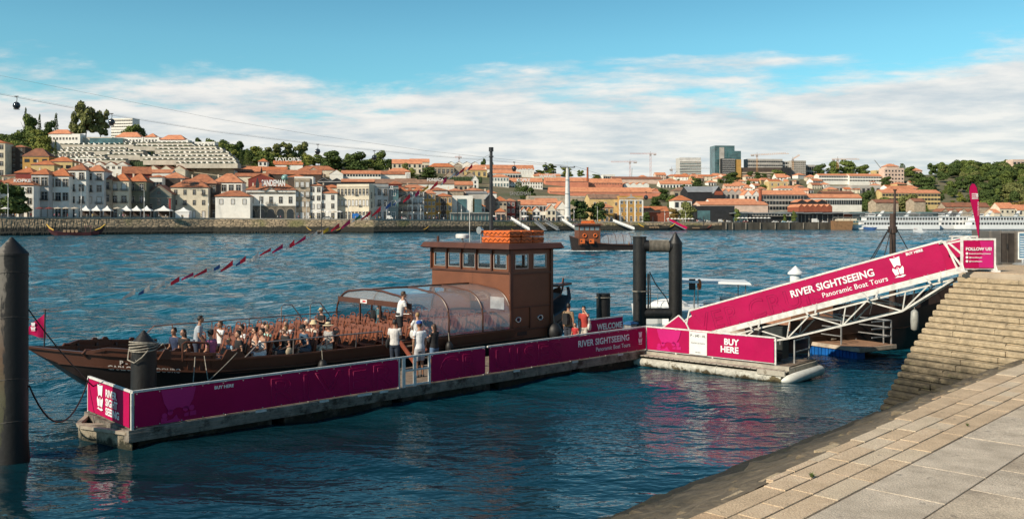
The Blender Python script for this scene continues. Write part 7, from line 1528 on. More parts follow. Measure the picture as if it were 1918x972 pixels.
# ================= cable car =================
def cableway():
 px, yt = 1063, 305; t = 20; Y = Dw(px)+t; k = Y/F; z = zq(px); h = H-(312-HY)*k-z
 T = thing('cable_car_pylon', 'tall tapering white cable car pylon standing on the far promenade', 'pylon', ((px-CX)*k, Y, z)); PM = mat('pylon_white', (.60,.60,.58), .5, .06, .5)
 b = MB(); b.lathe([(2.1,0),(1.7,h*.33),(1.35,h*.66),(1.0,h-1)], n=20); b.build('shaft', PM, T, smooth='auto')
 for zz in (.25, .5, .75): b = MB(); b.lathe([(1.78-.75*zz+.45, h*zz),(1.78-.75*zz+.45, h*zz+.2)], n=20); b.build('joint_ring', GALV, T)
 b = MB(); b.beam((-4.6,0,h-.6),(4.6,0,h-.6),.8,.6);
 for x in (-4.4, 4.4): b.beam((x, -3.5, h-.4),(x, 3.5, h+.1),.5,.7); b.beam((x,-3.5,h-.9),(x,3.5,h-.4),.25)
 b.build('crossarm', mat('pylon_dark', (.12,.13,.14), .6), T); b = MB()
 for x in (-2.4, 0, 2.4): b.beam((x*.4,0,h-.5),(x,0,h+3),.16)
 b.beam((-2.6,0,h+2.9),(2.6,0,h+2.9),.16); b.beam((-3.6,0,h+1.6),(-2.2,0,h+2.9),.12); b.beam((3.6,0,h+1.6),(2.2,0,h+2.9),.12); b.build('head_frame', PM, T)
 W_ = T.location; wire = mat('steel_wire', (.10,.10,.10), .5)
 def cab(name, pts, r, label): b = MB(); b.tube(pts, r, 5); tag(b.build('cable', wire), label, 'cable')
 top1 = W_+Vector((-4.4, 0, h+.2)); top2 = W_+Vector((4.4,0,h+.2));
 l1 = pt(-60, 136, 600); l2 = pt(-60, 170, 400)
 def line(ptsxy, Y0, Y1):
  n = len(ptsxy); return [pt(x, y, Y0+(Y1-Y0)*i/(n-1)) for i, (x, y) in enumerate(ptsxy)]
 A = [(-60,133),(0,142),(200,182),(400,222),(600,255),(800,283),(910,295),(1057,310)]; B_ = [(-60,166),(0,177),(200,215),(400,247),(600,272),(800,292),(1000,308),(1065,312)]
 cab('cable', line(A, 700, W_.y), .075, 'upper cable car rope crossing the sky from the left edge to the pylon'); lb = line(B_, 360, W_.y); cab('cable', lb, .07, 'lower cable car rope from the left edge to the pylon'); cab('cable', [p+Vector((0,0,.5)) for p in lb], .035, 'thin rope just above the lower cable car rope')
 cab('cable', [W_+Vector((4.4,0,h+.2)), pt(1180, 345, 900)], .09, 'cable car rope descending behind the pink lodges to the right'); cab('cable', [W_+Vector((-4,0,h+.2)), pt(1170, 352, 900)], .06, 'second thinner rope descending behind the pink lodges')
 DG = mat('gondola_dark_glass', (.025,.03,.035), .12, .2, 2, spec=.8)
 for x, yc, dpx, lab in ((31,198,13,'dark round cable car cabin near the left edge, largest and highest'),(209,229,12,'dark cable car cabin in front of the big hilltop tree'),(595,284,10,'dark cable car cabin above the very wide dark tree'),(701,295,9,'dark cable car cabin before the tree with open branches'),(963,316,9,'dark cable car cabin hanging by the hilltop lodge right of the mast'),(1022,316,8,'dark cable car cabin left of the pylon'),(1210,370,8,'dark cable car cabin low beside the ochre palace')):
  Yc = {31:375,209:430,595:500,701:520,963:570,1022:585,1210:620}[x]; k = Yc/F; c = pt(x, yc, Yc); r = dpx*k/2; T = thing('cable_car_cabin', lab, 'cable car', c, 0, 'cable car cabins')
  b = MB(); b.ball((0,0,0), (r, r, r*1.05), 14, 10); b.build('cabin', DG, T, smooth=True); b = MB(); b.torus((0,0,-.1*r), r*1.0, r*.06, 16, 5, 'z'); b.box(-r*.6,r*.6,-r*.6,r*.6,-r*1.15,-r*.95);
  for q in range(6): a = q*1.047; b.tube([(r*1.02*math.cos(a)*math.sin(p_), r*1.02*math.sin(a)*math.sin(p_), r*1.06*math.cos(p_)) for p_ in (.2,.8,1.57,2.3,2.9)], r*.04, 4)
  b.build('cabin_frame', IRON, T); b = MB(); yw = 5.5 if x < 500 else 4; b.tube([(0,0,r),(.15*r,0,r*1.9),(0,0,r*2.6)], r*.09, 5); b.box(-r*.5,r*.5,-r*.15,r*.15,r*2.5,r*2.75); b.build('hanger', IRON, T)
cableway()
def cranes():
 def crane(x, yt, yb, x0, x1, tilt, m, lab, Y=1050):
  k = Y/F; c = pt(x, yb, Y); h = (yb-yt)*k; T = thing('tower_crane', lab, 'crane', c, 0); w = .8
  b = MB(); n = max(4, int(h/4))
  for sx in (-w, w): b.beam((sx,0,-4),(sx,0,h),.28)
  for i in range(n): b.beam((-w,0,h*i/n),(w,0,h*(i+1)/n),.2)
  b.build('mast', m, T); b = MB(); a, c2 = (x0-x)*k, (x1-x)*k; b.beam((a,0,h-.6+a*tilt),(c2,0,h-.6+c2*tilt),.35); b.beam((a,0,h+.5+a*tilt),(c2*.9,0,h+.6+c2*tilt),.22);
  for i in range(18): u = a+(c2-a)*i/18; b.beam((u,0,h-.6+u*tilt),(u+(c2-a)/36,0,h+.5+u*tilt),.15)
  b.build('jib', m, T); b = MB(); s_ = a if abs(a) < abs(c2) else c2; b.box(min(s_*.9,s_*.5),max(s_*.9,s_*.5),-.8,.8,h-1.9,h-.4); b.box(-1,1,-1,1,h-2.4,h-.2); b.beam((0,0,h),(0,0,h+2.6),.4); b.build('counterweight', mat('crane_weight', (.35,.3,.28), .7), T)
 PK = mat('crane_pink', (.55,.30,.26), .7); OG = mat('crane_orange', (.62,.32,.12), .6); GY = mat('crane_grey', (.35,.37,.38), .7)
 crane(1180, 303, 345, 1144, 1194, -.0, PK, 'pale pink tower crane on the skyline, left of two'); crane(1218.5, 288, 345, 1180, 1230, -.01, PK, 'taller pale pink tower crane with long jib to the left'); crane(1418, 290, 316, 1406, 1478, .05, OG, 'orange tower crane above the unfinished concrete building'); crane(1485, 298, 312, 1483, 1498, .6, OG, 'small orange crane with raised jib behind the scaffolded block')
 crane(860, 294, 308, 852, 865, 0, PK, 'small pinkish crane on the skyline left of the mast'); crane(1569, 298, 310, 1558, 1610, .0, OG, 'low orange crane behind the skyline trees'); crane(1258, 317, 335, 1254, 1330, .03, GY, 'faint grey crane with long jib beside the striped apartment block')
 for (x0, y0, x1, y1, l) in ((1254,333,1268,321,'thin dark raised boom left of the striped apartment block'),(1655,317,1638,300,'thin dark raised boom beside the pale pink villa'),(1183,330,1184,315,'short dark lattice boom beside the left pale pink crane')):
  T = thing('mobile_crane_boom', l, 'crane', pt(x0, y0, 1040)); k = 1040/F; b = MB(); b.beam((0,0,-3),((x1-x0)*k,0,(y0-y1)*k),.7); b.build('boom', GY, T)
cranes()
# ================= people =================
SK = [mat('skin_light', (.50,.27,.18), .55, .08, 6), mat('skin_tan', (.34,.17,.10), .55, .08, 6), mat('skin_olive', (.42,.22,.14), .55, .08, 6)]
def cloth(c): n = 'cloth_'+'_'.join(str(int(x*1000)) for x in c); return mat(n, c, .85, .14, 9, bump=.25, bscale=9)
HB = {'black': mat('hair_black', (.012,.010,.009), .6, .3, 20), 'brown': mat('hair_brown', (.06,.03,.015), .6, .3, 20), 'blond': mat('hair_blond', (.30,.185,.08), .6, .3, 20), 'grey': mat('hair_grey', (.22,.21,.20), .6, .25, 20), 'white': mat('hair_white', (.60,.57,.50), .6, .15, 20)}
def remeshed(b, voxel, name, m, parent, smooth_it=1):
 me = b.mesh(name+'_src', m); o = bpy.data.objects.new('tmp', me); COL.objects.link(o)
 md = o.modifiers.new('r', 'REMESH'); md.mode = 'VOXEL'; md.voxel_size = voxel
 if smooth_it: s = o.modifiers.new('s', 'SMOOTH'); s.factor = .5; s.iterations = smooth_it
 dg = bpy.context.evaluated_depsgraph_get(); dg.update(); out = bpy.data.meshes.new_from_object(o.evaluated_get(dg)); out.name = name
 bpy.data.objects.remove(o); bpy.data.meshes.remove(me); out.materials.clear(); out.materials.append(m); out.shade_smooth()
 n = bpy.data.objects.new(name, out); COL.objects.link(n); n.parent = parent; return n
def ell(c, rx, ry, n=14, tilt=0):
 c = Vector(c); return [(c.x+rx*math.cos(a)-0*tilt, c.y+ry*math.sin(a), c.z+tilt*rx*math.cos(a)) for a in [2*math.pi*k/n for k in range(n)]]
def person(label, loc, rz, pose='sit', top=(.7,.7,.7), bottom=(.1,.1,.12), hair='black', sk=0, long=False, hat=None, bag=None, glasses=False, arms='lap', sleeve='short', legs='short', h=1.75, lean=0.0, turn=0.0, group=None, stripes=None, backpack=None, step=0.0):
 """faces local +x; origin on the floor under the hips"""
 s = h/1.75; T = thing('person', label, 'person', loc, rz, group); T.scale = (s, s, s)
 hz_ = .93 if pose == 'stand' else .49
 hip = Vector((0, 0, hz_)); ch = Vector((lean*.38, 0, hz_+.40)); nk = Vector((lean*.60, 0, hz_+.58)); hd = Vector((lean*.62+.03, 0, hz_+.745))
 S_ = skin = SK[sk]; b = MB()
 tor = [ell(hip+Vector((0,0,-.07)), .10, .155), ell(hip+Vector((0,0,.03)), .115, .165), ell(hip.lerp(ch, .4), .10, .135), ell(ch, .118, .165), ell(ch.lerp(nk, .55), .105, .185), ell(ch.lerp(nk, .85), .075, .13), ell(nk, .055, .06), ell(nk+Vector((.01,0,.07)), .05, .052)]
 b.loft(tor)
 b.ball(hd, (.092, .072, .112), 18, 14); b.ball(hd+Vector((.035,0,-.055)), (.058,.050,.055), 12, 8)
 b.tube([hd+Vector((.085,0,.02)), hd+Vector((.112,0,-.02))], [.010,.017], 8)
 for y in (-.073, .073): b.ball(hd+Vector((-.005,y,-.005)), (.020,.010,.032), 8, 6)
 b.ball(hd+Vector((.088,0,-.052)), (.012,.024,.007), 8, 5)
 sh = [Vector((lean*.55, y, hz_+.50)) for y in (-.185, .185)]
 D = lambda x, y, z: Vector((x, y, z))
 AR = {'lap': [(D(-.02,-.06,-.27), D(.22,.05,-.36))]*2, 'down': [(D(-.02,-.05,-.28), D(.03,-.03,-.54))]*2, 'cross': [(D(.05,-.05,-.27), D(.22,.20,-.24))]*2,
          'reach': [(D(.08,-.05,-.26), D(.30,.02,-.36)), (D(.16,-.04,-.22), D(.40,.04,-.28))], 'hold': [(D(.06,-.03,-.27), D(.28,.12,-.18))]*2, 'brow': [(D(-.02,-.05,-.28), D(.03,-.03,-.54)), (D(.16,-.06,-.02), D(.12,.12,.20))], 'rail': [(D(.0,-.08,-.27), D(.16,-.06,-.46))]*2,
          'point': [(D(-.02,-.06,-.27), D(.22,.05,-.36)), (D(.10,-.05,-.18), D(.26,.0,.06))]}[arms]
 wr = []; sleeves = MB()
 for i, sd_ in enumerate((-1, 1)):
  e, w = AR[i]; m_ = lambda v: Vector((v.x, -v.y*(-sd_) if False else v.y*(-sd_), v.z)); e = sh[i]+m_(e); w = sh[i]+m_(w); wr.append((w, (w-e).normalized(), sd_))
  b.ball(sh[i], .052, 10, 8); b.tube([sh[i], sh[i].lerp(e, .5), e, e.lerp(w, .4), w], [.050,.044,.036,.036,.025], 10)
  # hand: palm, four fingers of different length, thumb from its side
  d = (w-e).normalized(); side = d.cross(Vector((0,0,1))); side = side.normalized() if side.length > .2 else Vector((0,1,0)); side *= sd_; up = side.cross(d)
  p0 = w+d*.01; p1 = w+d*.085
  b.loft([[p0+side*.022*c_+up*.014*s2 for c_, s2 in ((1,1),(-1,1),(-1,-1),(1,-1))], [p1+side*.040*c_+up*.013*s2 for c_, s2 in ((1,1),(-1,1),(-1,-1),(1,-1))]])
  cd_ = Vector((0,0,-1)) if arms in ('down','rail') else Vector((0,0,-1))
  for k, ln in enumerate((.062, .074, .070, .054)):
   q = p1+side*(.030-.020*k); b.tube([q-d*.015, q+d*ln*.5+cd_*.004, q+d*ln*.9+cd_*ln*.30], [.0098,.009,.007], 6)
  b.tube([w+side*.022+d*.02, w+side*.050+d*.045, w+side*.054+d*.075+cd_*.006], [.0115,.010,.008], 6)
  f = .50 if sleeve == 'short' else (.97 if sleeve == 'long' else 0)
  if sleeve != 'none':
   q = sh[i].lerp(e, min(1, f*1.25)); P = [sh[i]+Vector((0,-sd_*.03,.0)), sh[i].lerp(q, .5), q]; rr_ = [.066,.062,.060]
   if sleeve == 'long': P += [e.lerp(w, .5), e.lerp(w, .95)]; rr_ = [.064,.056,.048,.044,.036]
   sleeves.tube(P, rr_, 12); sleeves.ball(sh[i]+Vector((0,-sd_*.015,.0)), .071, 12, 8)
 # legs
 pants = MB(); shoes = MB()
 for sd_ in (-1, 1):
  hp = hip+Vector((0, sd_*.088, -.04))
  if pose == 'stand': kn = Vector((.03+sd_*step*.6, sd_*.095, .50)); an = Vector((-.02+sd_*step, sd_*.10, .09))
  else: kn = Vector((.43, sd_*.11, .54)); an = Vector((.40+.04*sd_, sd_*.10, .09))
  b.tube([hp, hp.lerp(kn, .5), kn, kn.lerp(an, .35), an], [.088,.074,.054,.053,.034], 12); b.tube([an, an+Vector((.0,0,-.05)), an+Vector((.10,0,-.065)), an+Vector((.17,0,-.07))], [.034,.036,.034,.022], 10)
  if legs == 'short': pants.tube([hp+Vector((0,0,.03)), hp.lerp(kn, .5), hp.lerp(kn, .92)], [.108,.098,.092], 14)
  else: pants.tube([hp+Vector((0,0,.03)), hp.lerp(kn, .5), kn, kn.lerp(an, .4), kn.lerp(an, .97)], [.105,.090,.072,.066,.056], 14)
  sr = [(-.055,.032),(.02,.040),(.12,.044),(.20,.034),(.225,.012)]
  shoes.loft([[an+Vector((x, r*c_, -.09+z)) for c_, z in ((1,0),(1,.045),(.4,.085-.2*max(0,x)),(-.4,.085-.2*max(0,x)),(-1,.045),(-1,0))] for x, r in sr])
 remeshed(b, .0105, 'body', skin, T)
 pants.loft([ell(hip+Vector((0,0,-.10)), .125, .18), ell(hip+Vector((0,0,.02)), .128, .178), ell(hip+Vector((0,0,.11)), .118, .160)]); remeshed(pants, .014, 'trousers' if legs == 'long' else 'shorts', cloth(bottom), T)
 sc = cloth(top); low = hip+Vector((0,0,-.02 if pose == 'stand' else .05))
 sleeves.loft([ell(low, .137, .188), ell(hip.lerp(ch, .4), .122, .158), ell(ch, .138, .182), ell(ch.lerp(nk, .55), .122, .200), ell(ch.lerp(nk, .82), .092, .145), ell(nk+Vector((0,0,-.015)), .062, .066)] if sleeve != 'none' else [ell(low, .137, .188), ell(hip.lerp(ch, .4), .120, .156), ell(ch, .136, .180), ell(ch.lerp(nk, .35), .115, .150), ell(ch.lerp(nk, .6), .09, .10)])
 if stripes:
  m = bpy.data.materials.get('striped_'+str(stripes)) or None
  if m is None:
   m = bpy.data.materials.new('striped_'+str(stripes)); m.use_nodes = True; nt_ = m.node_tree; tc_ = nt_.nodes.new('ShaderNodeTexCoord'); wv = nd(nt_, 'ShaderNodeTexWave', wave_type='BANDS', bands_direction='Z', i_Scale=stripes); nt_.links.new(tc_.outputs['Object'], wv.inputs['Vector'])
   rp_ = ramp(nt_, wv.outputs[0], [(.48, top), (.52, (.62,.60,.56))]); nt_.links.new(rp_.outputs[0], nt_.nodes['Principled BSDF'].inputs['Base Color']); nt_.nodes['Principled BSDF'].inputs['Roughness'].default_value = .85
  sc = m
 remeshed(sleeves, .014, 'shirt', sc, T)
 sho = shoes.build('shoes', cloth((.5,.48,.45) if int(loc[0]*10) % 2 else (.05,.05,.05)), T, smooth=True)
 # hair
 hb_ = MB(); hb_.ball(hd+Vector((-.022,0,.028)), (.092,.083,.098), 16, 10)
 if long: hb_.loft([ell(hd+Vector((-.045,0,.03)), .065,.082), ell(hd+Vector((-.065,0,-.10)), .050,.088), ell(hd+Vector((-.085,0,-.24)), .040,.085), ell(hd+Vector((-.095,0,-.36)), .020,.045)])
 if long == 'bun': pass
 if hair in ('brown','black') and not long:
  for k in range(7): a = k*.9; hb_.ball(hd+Vector((-.01+.05*math.cos(a), .05*math.sin(a), .10+.01*(k % 2))), .030, 8, 6)
 # open the face: cut everything in front of the forehead line
 keep = remeshed(hb_, .012, 'hair', HB[hair], T)
 bm = bmesh.new(); bm.from_mesh(keep.data); dl = [f for f in bm.faces if (f.calc_center_median().x-hd.x) > .052-(.0 if f.calc_center_median().z > hd.z+.06 else .03)+(.03 if f.calc_center_median().z > hd.z+.085 else 0) and f.calc_center_median().z > hd.z-.12]; bmesh.ops.delete(bm, geom=dl, context='FACES'); bm.to_mesh(keep.data); bm.free()
 if long == 'bun' or hat == 'bun': q = MB(); q.ball(hd+Vector((-.075,0,.095)), .042, 10, 8); q.build('hair_bun', HB[hair], T, smooth=True)
 eb = MB()
 for y in (-.030, .030): eb.ball(hd+Vector((.086,y,.012)), (.008,.011,.007), 8, 6)
 eb.build('eyes', mat('eye_dark', (.02,.015,.012), .3), T)
 if glasses: q = MB(); q.box(hd.x+.088, hd.x+.102, -.058, -.008, hd.z-.006, hd.z+.030); q.box(hd.x+.088, hd.x+.102, .008, .058, hd.z-.006, hd.z+.030); q.box(hd.x+.09, hd.x+.098, -.07, .07, hd.z+.018, hd.z+.028); q.build('sunglasses', BLACK, T)
 if hat and hat != 'bun':
  kind, c = hat; q = MB(); c0 = hd+Vector((-.008,0,.045))
  if kind == 'cap': q.lathe([(.098,0),(.098,.045),(.075,.085),(.02,.102)], c0, 18); q.slab([c0+Vector((.06,-.07,.004)), c0+Vector((.15,-.06,-.012)), c0+Vector((.17,0,-.014)), c0+Vector((.15,.06,-.012)), c0+Vector((.06,.07,.004))], .010, (0,0,1))
  else: w = .19 if kind == 'straw' else .15; q.lathe([(w,-.02 if kind == 'straw' else -.05),(w,-.012 if kind == 'straw' else -.04),(.098,.012),(.092,.07),(.07,.095),(.02,.10)], c0, 22)
  q.build('hat', cloth(c), T, smooth='auto')
  if kind == 'straw': q = MB(); q.lathe([(.099,.014),(.097,.042)], c0, 22); q.build('hat_band', BLACK, T)
 if backpack: q = MB(); q.loft([[(ch.x-.13-dx, y, z+hz_) for y, z in ((-.13*k,.08),(-.15*k,.25),(-.11*k,.50),(.11*k,.50),(.15*k,.25),(.13*k,.08))] for dx, k in ((0,1),(.10,1),(.17,.75))]); q.build('backpack', cloth(backpack), T); q = MB(); [q.tube([(ch.x-.1,y,hz_+.52),(ch.x+.10,y,hz_+.54),(ch.x+.155,y,hz_+.35),(ch.x+.05,y*1.3,hz_+.15)], .016, 6) for y in (-.12,.12)]; q.build('straps', BLACK, T)
 if bag: kind, c = bag; q = MB(); x0_ = .02; q.ball((x0_-.02, .25, hz_+.02), (.15,.07,.17), 12, 8); q.build('bag', cloth(c), T, smooth=True); q = MB(); q.tube([(x0_-.12,.22,hz_+.12),(0,.12,hz_+.50),(x0_+.05,-.05,hz_+.54)] if kind == 'cross' else [(x0_-.10,.25,hz_+.15),(0,.23,hz_+.52),(x0_+.08,.25,hz_+.15)], .010, 5); q.build('bag_strap', BLACK if kind == 'cross' else cloth(c), T)
 T.rotation_euler.z = rz
 return T
FW = ANG+math.pi       # facing the bow
def seat_near(px, py):
 p = pz(px, py, 1.98)-(BO+UY*BC); u = p.dot(UX); y = p.dot(UY)
 best = min(((su, sy) for su, sy in SEATS if (su, sy) not in TAKEN), key=lambda q: (q[0]-u)**2+(q[1]+(0 if q[1] < 0 else .25)-y)**2); TAKEN.add(best); return best
TAKEN = set()
def seated(px, py, label, **kw):
 su, sy = seat_near(px, py); y = sy+(0 if sy < 0 else .25); p = bw(su+.05, y, .8)
 kw.setdefault('group', None); person(label, p, FW+kw.pop('rot', 0), 'sit', **kw)
def standing(px, feet_y, z, label, rot=0, **kw):
 p = pz(px, feet_y, z); p.z = z; person(label, p, FW+rot, 'stand', **kw)
NV, BK, WT = (.025,.04,.09), (.014,.014,.016), (.70,.69,.67)
def people():
 # bench at the bow side
 def bench(u, y, w):
  t = thing('bow_bench', 'brown bench at the bow end of the passenger deck where the first couple sits', 'bench', bw(u, y, dz_(u)), ANG); b = MB(); b.box(-.2,.2,-w/2,w/2,.36,.42); b.build('seat', SEATM, t)
  for y_ in (-w/2+.05, w/2-.09): b = MB(); b.box(-.15,.15,y_,y_+.04,0,.36); b.build('leg', SEATM, t)
 bench(3.85, -.9, 1.3)
 person('man in navy T-shirt and bright blue shorts sitting on the bow bench', bw(3.85,-.65,dz_(3.85)-.05), FW+.35, 'sit', top=NV, bottom=(.03,.16,.33), hair='black', sk=1, lean=.18)
 person('woman with long dark hair in black T-shirt and pale shorts on the bow bench', bw(3.95,-1.15,dz_(3.9)-.05), FW+.35, 'sit', top=BK, bottom=(.55,.56,.55), hair='black', sk=2, long=True, lean=.2)
 t = thing('life_jacket', 'orange life jacket lying beside the couple at the bow', 'life jacket', bw(3.35,-.7,dz_(3.4)+.02), .4); b = MB(); b.ball((0,0,.14), (.24,.2,.15), 10, 7); b.ball((.2,.15,.1), (.16,.14,.11), 10, 7); b.build('vest', mat('orange_vest', (.62,.12,.03), .7), t, smooth=True); b = MB(); b.box(-.2,.3,-.02,.03,.2,.24); b.build('strap', BLACK, t)
 person('man standing in blue and white striped T-shirt leaning on the mooring frame', bw(4.1,-1.55,.90), ANG-.5, 'stand', top=(.05,.13,.24), stripes=9.0, bottom=(.04,.05,.08), hair='black', sk=1, arms='rail', lean=.16, legs='long', h=1.72)
 person('man in pink T-shirt and black cap sitting with his back to the pontoon', bw(4.5,-1.75,.84), ANG+2.0, 'sit', top=(.48,.13,.24), bottom=(.4,.38,.34), hair='black', hat=('cap', BK), sk=0)
 seated(434, 611, 'man in white shirt holding up a phone in the far seats', top=WT, hair='brown', arms='point', sk=1); seated(441, 617, 'person in white top and sunglasses beside the man with the phone', top=WT, hair='black', glasses=True, sk=1)
 seated(476, 621, 'woman with dark hair in a bun and sunglasses turning sideways, pale top', top=(.55,.45,.38), sleeve='none', hair='black', hat='bun', glasses=True, rot=-.4); seated(466, 637, 'young man with curly dark hair in black polo shirt with white collar trim', top=BK, bottom=(.40,.34,.26), hair='black', sk=2, rot=-.15)
 seated(484, 643, 'woman in white strapless top with hair tied up, by the steel rail', top=WT, sleeve='none', hair='black', hat='bun', sk=2, rot=-.1, bottom=WT); seated(457, 632, 'blond child reading between the young man and the white shirts', top=(.35,.5,.6), hair='blond', h=1.4, lean=.2)
 seated(498, 612, 'passenger with reddish brown hair in orange-brown top', top=(.32,.17,.08), hair='brown'); seated(515, 615, 'passenger with fair hair in mint green top', top=(.35,.60,.52), hair='blond', lean=.25)
 seated(537, 609, 'grey haired man in white T-shirt looking back over his shoulder', top=WT, hair='grey', sk=1, rot=.6); seated(556, 634, 'blonde woman with sunglasses in black top with beige strap', top=BK, bottom=(.06,.06,.07), hair='blond', glasses=True, bag=('cross', (.45,.36,.25)), rot=0)
 seated(560, 607, 'white haired passenger in cream top', top=(.6,.56,.48), hair='white'); seated(578, 608, 'passenger in beige bucket hat', top=(.55,.5,.42), hair='brown', hat=('bucket', (.62,.50,.30)))
 seated(582, 627, 'man in black cap and blue shirt looking down', top=(.04,.09,.15), hair='brown', hat=('cap', BK), lean=.25, rot=0); seated(616, 635, 'woman in straw hat with black band and striped blouse', top=(.03,.03,.035), stripes=13.0, bottom=(.62,.56,.44), hair='brown', hat=('straw', (.62,.50,.32)), glasses=True, legs='long', rot=.1)
 p = bw(10.3, 1.0, .8); person('woman in beige cap and black vest standing up among the far seats', p, FW+.1, 'stand', top=BK, sleeve='short', hair='blond', hat=('cap', (.50,.38,.24)), glasses=True, bottom=(.1,.1,.12), arms='hold', h=1.5)
 person('man in grey cap and teal T-shirt with black backpack standing inside the boat', bw(12.2, -.1, .8), FW+2.6, 'stand', top=(.07,.14,.16), hair='grey', hat=('cap', (.10,.10,.10)), backpack=BK, bottom=(.1,.1,.11), h=1.72)
 person('tall young man in white T-shirt and black shorts standing on the boat edge', bw(11.6, -2.3, 1.24), ANG-.35, 'stand', top=WT, bottom=BK, hair='brown', sk=2, arms='reach', lean=.22, h=1.80)
 person('man in white T-shirt with black camera sling bag standing by the boarding steps', bw(10.0, -4.2, DZ), ANG+.7, 'stand', top=(.62,.59,.56), bottom=(.02,.03,.05), hair='black', sk=1, arms='hold', bag=('cross', BK), legs='long', h=1.72)
 # boarding steps
 t = thing('boarding_steps', 'brown boarding stair between the pontoon and the large boat', 'steps', bw(11.75, -2.72, DZ), ANG)
 for y in (-.42, .42): b = MB(); b.beam((y, -.95, .0), (y, .0, .72), .05, .16); b.build('side_rail', mat('rust_red_metal', (.22,.06,.035), .5), t)
 for i in range(3): b = MB(); b.box(-.40, .40, -.82+i*.28, -.58+i*.28, .14+i*.2, .18+i*.2); b.build('tread', WOODDECK, t)
 person('fair haired woman in white T-shirt and green shorts climbing the boarding steps', bw(11.65, -3.35, DZ+.18), ANG+1.5, 'stand', top=WT, bottom=(.10,.16,.06), hair='blond', arms='reach', bag=('tote', (.62,.60,.56)), step=.10, h=1.62)
 person('man in blue cap, white T-shirt and grey shorts standing at the pontoon gate', PO+UX*9.85+UY*1.15+Vector((0,0,DZ)), ANG+1.45, 'stand', top=(.74,.74,.74), bottom=(.42,.42,.43), hair='brown', hat=('cap', (.01,.06,.30)), sk=1, arms='down', h=1.80)
 person('long haired woman in black top and jeans behind the man in blue cap', PO+UX*10.75+UY*1.5+Vector((0,0,DZ)), ANG+1.7, 'stand', top=BK, bottom=(.10,.17,.27), sleeve='long', hair='brown', long=True, arms='hold', h=1.62)
 person('man in brown T-shirt with dark backpack walking on the pontoon near the WELCOME board', PO+UX*18.15+UY*2.15+Vector((0,0,DZ)), ANG+.25, 'stand', top=(.24,.16,.09), bottom=(.03,.035,.05), hair='black', sk=1, backpack=BK, arms='down', h=1.80, turn=0)
 person('small child in red top beside the man in the brown T-shirt', PO+UX*17.85+UY*1.5+Vector((0,0,DZ)), ANG+3.3, 'stand', top=(.42,.03,.03), bottom=(.05,.05,.06), hair='brown', long=True, h=1.12)
 person('woman in red top with white shoulder bag shading her eyes with one hand', PO+UX*18.75+UY*1.85+Vector((0,0,DZ)), ANG+3.5, 'stand', top=(.40,.045,.035), bottom=(.55,.50,.44), hair='black', arms='brow', bag=('tote', (.66,.62,.55)), legs='long', h=1.68)
people()
# ================= distant people (share meshes) =================
def tiny_person():
 b = MB(); b.m = 0; b.loft([ell((0,0,.85),.12,.17,8), ell((0,0,1.15),.11,.15,8), ell((0,0,1.40),.10,.20,8), ell((0,0,1.48),.05,.06,8)])
 for y in (-.22, .22): b.tube([(0,y*.85,1.40),(.03,y,1.12),(.08,y*.9,.88)], [.05,.045,.03], 6)
 b.m = 1
 for y in (-.09, .09): b.tube([(0,y,.9),(.02+y*.6,y,.48),(-.02+y*1.5,y,.02)], [.09,.065,.045], 6)
 b.m = 2; b.ball((.01,0,1.62), (.09,.08,.12), 8, 6); return b
_TPM = {}
def tiny(loc, c, rz, label, group, sc=1.0, k2=0):
 if (c, k2) not in _TPM: b = tiny_person(); _TPM[c, k2] = b.mesh('person', [cloth(c), cloth([(.05,.06,.10),(.35,.30,.24),(.02,.02,.02)][k2]), SK[k2]])
 o = link('person', _TPM[c, k2], None, loc, (0,0,rz), (sc,)*3); tag(o, label, 'person', group); return o
TC = {'white': (.7,.69,.67), 'red': (.45,.04,.04), 'black': (.02,.02,.02), 'blue': (.06,.12,.25), 'pink': (.5,.2,.25), 'yellow': (.55,.40,.08)}
def far_people():
 r = random.Random(12); spots = [(0,60,8),(100,360,22),(480,640,14),(640,845,16),(920,1065,44),(1065,1110,10),(1250,1330,22),(1330,1480,8)]
 for a, b_, n in spots:
  for _ in range(n):
   x = r.uniform(a, b_); t = r.uniform(8, 15); Y = Dw(x)+t; c = r.choice(['white','white','red','black','blue','pink','white','yellow']); zone = 'left part' if x < 450 else 'middle part' if x < 900 else 'busy part near the pylon' if x < 1150 else 'right part'
   tiny(((x-CX)/F*Y, Y, zq(x)+.03), TC[c], r.uniform(0, 6.28), f'tiny walker in {c} top, {zone} of the far promenade', 'distant walkers on the far promenade', r.uniform(.92,1.05), r.randrange(3))
far_people()
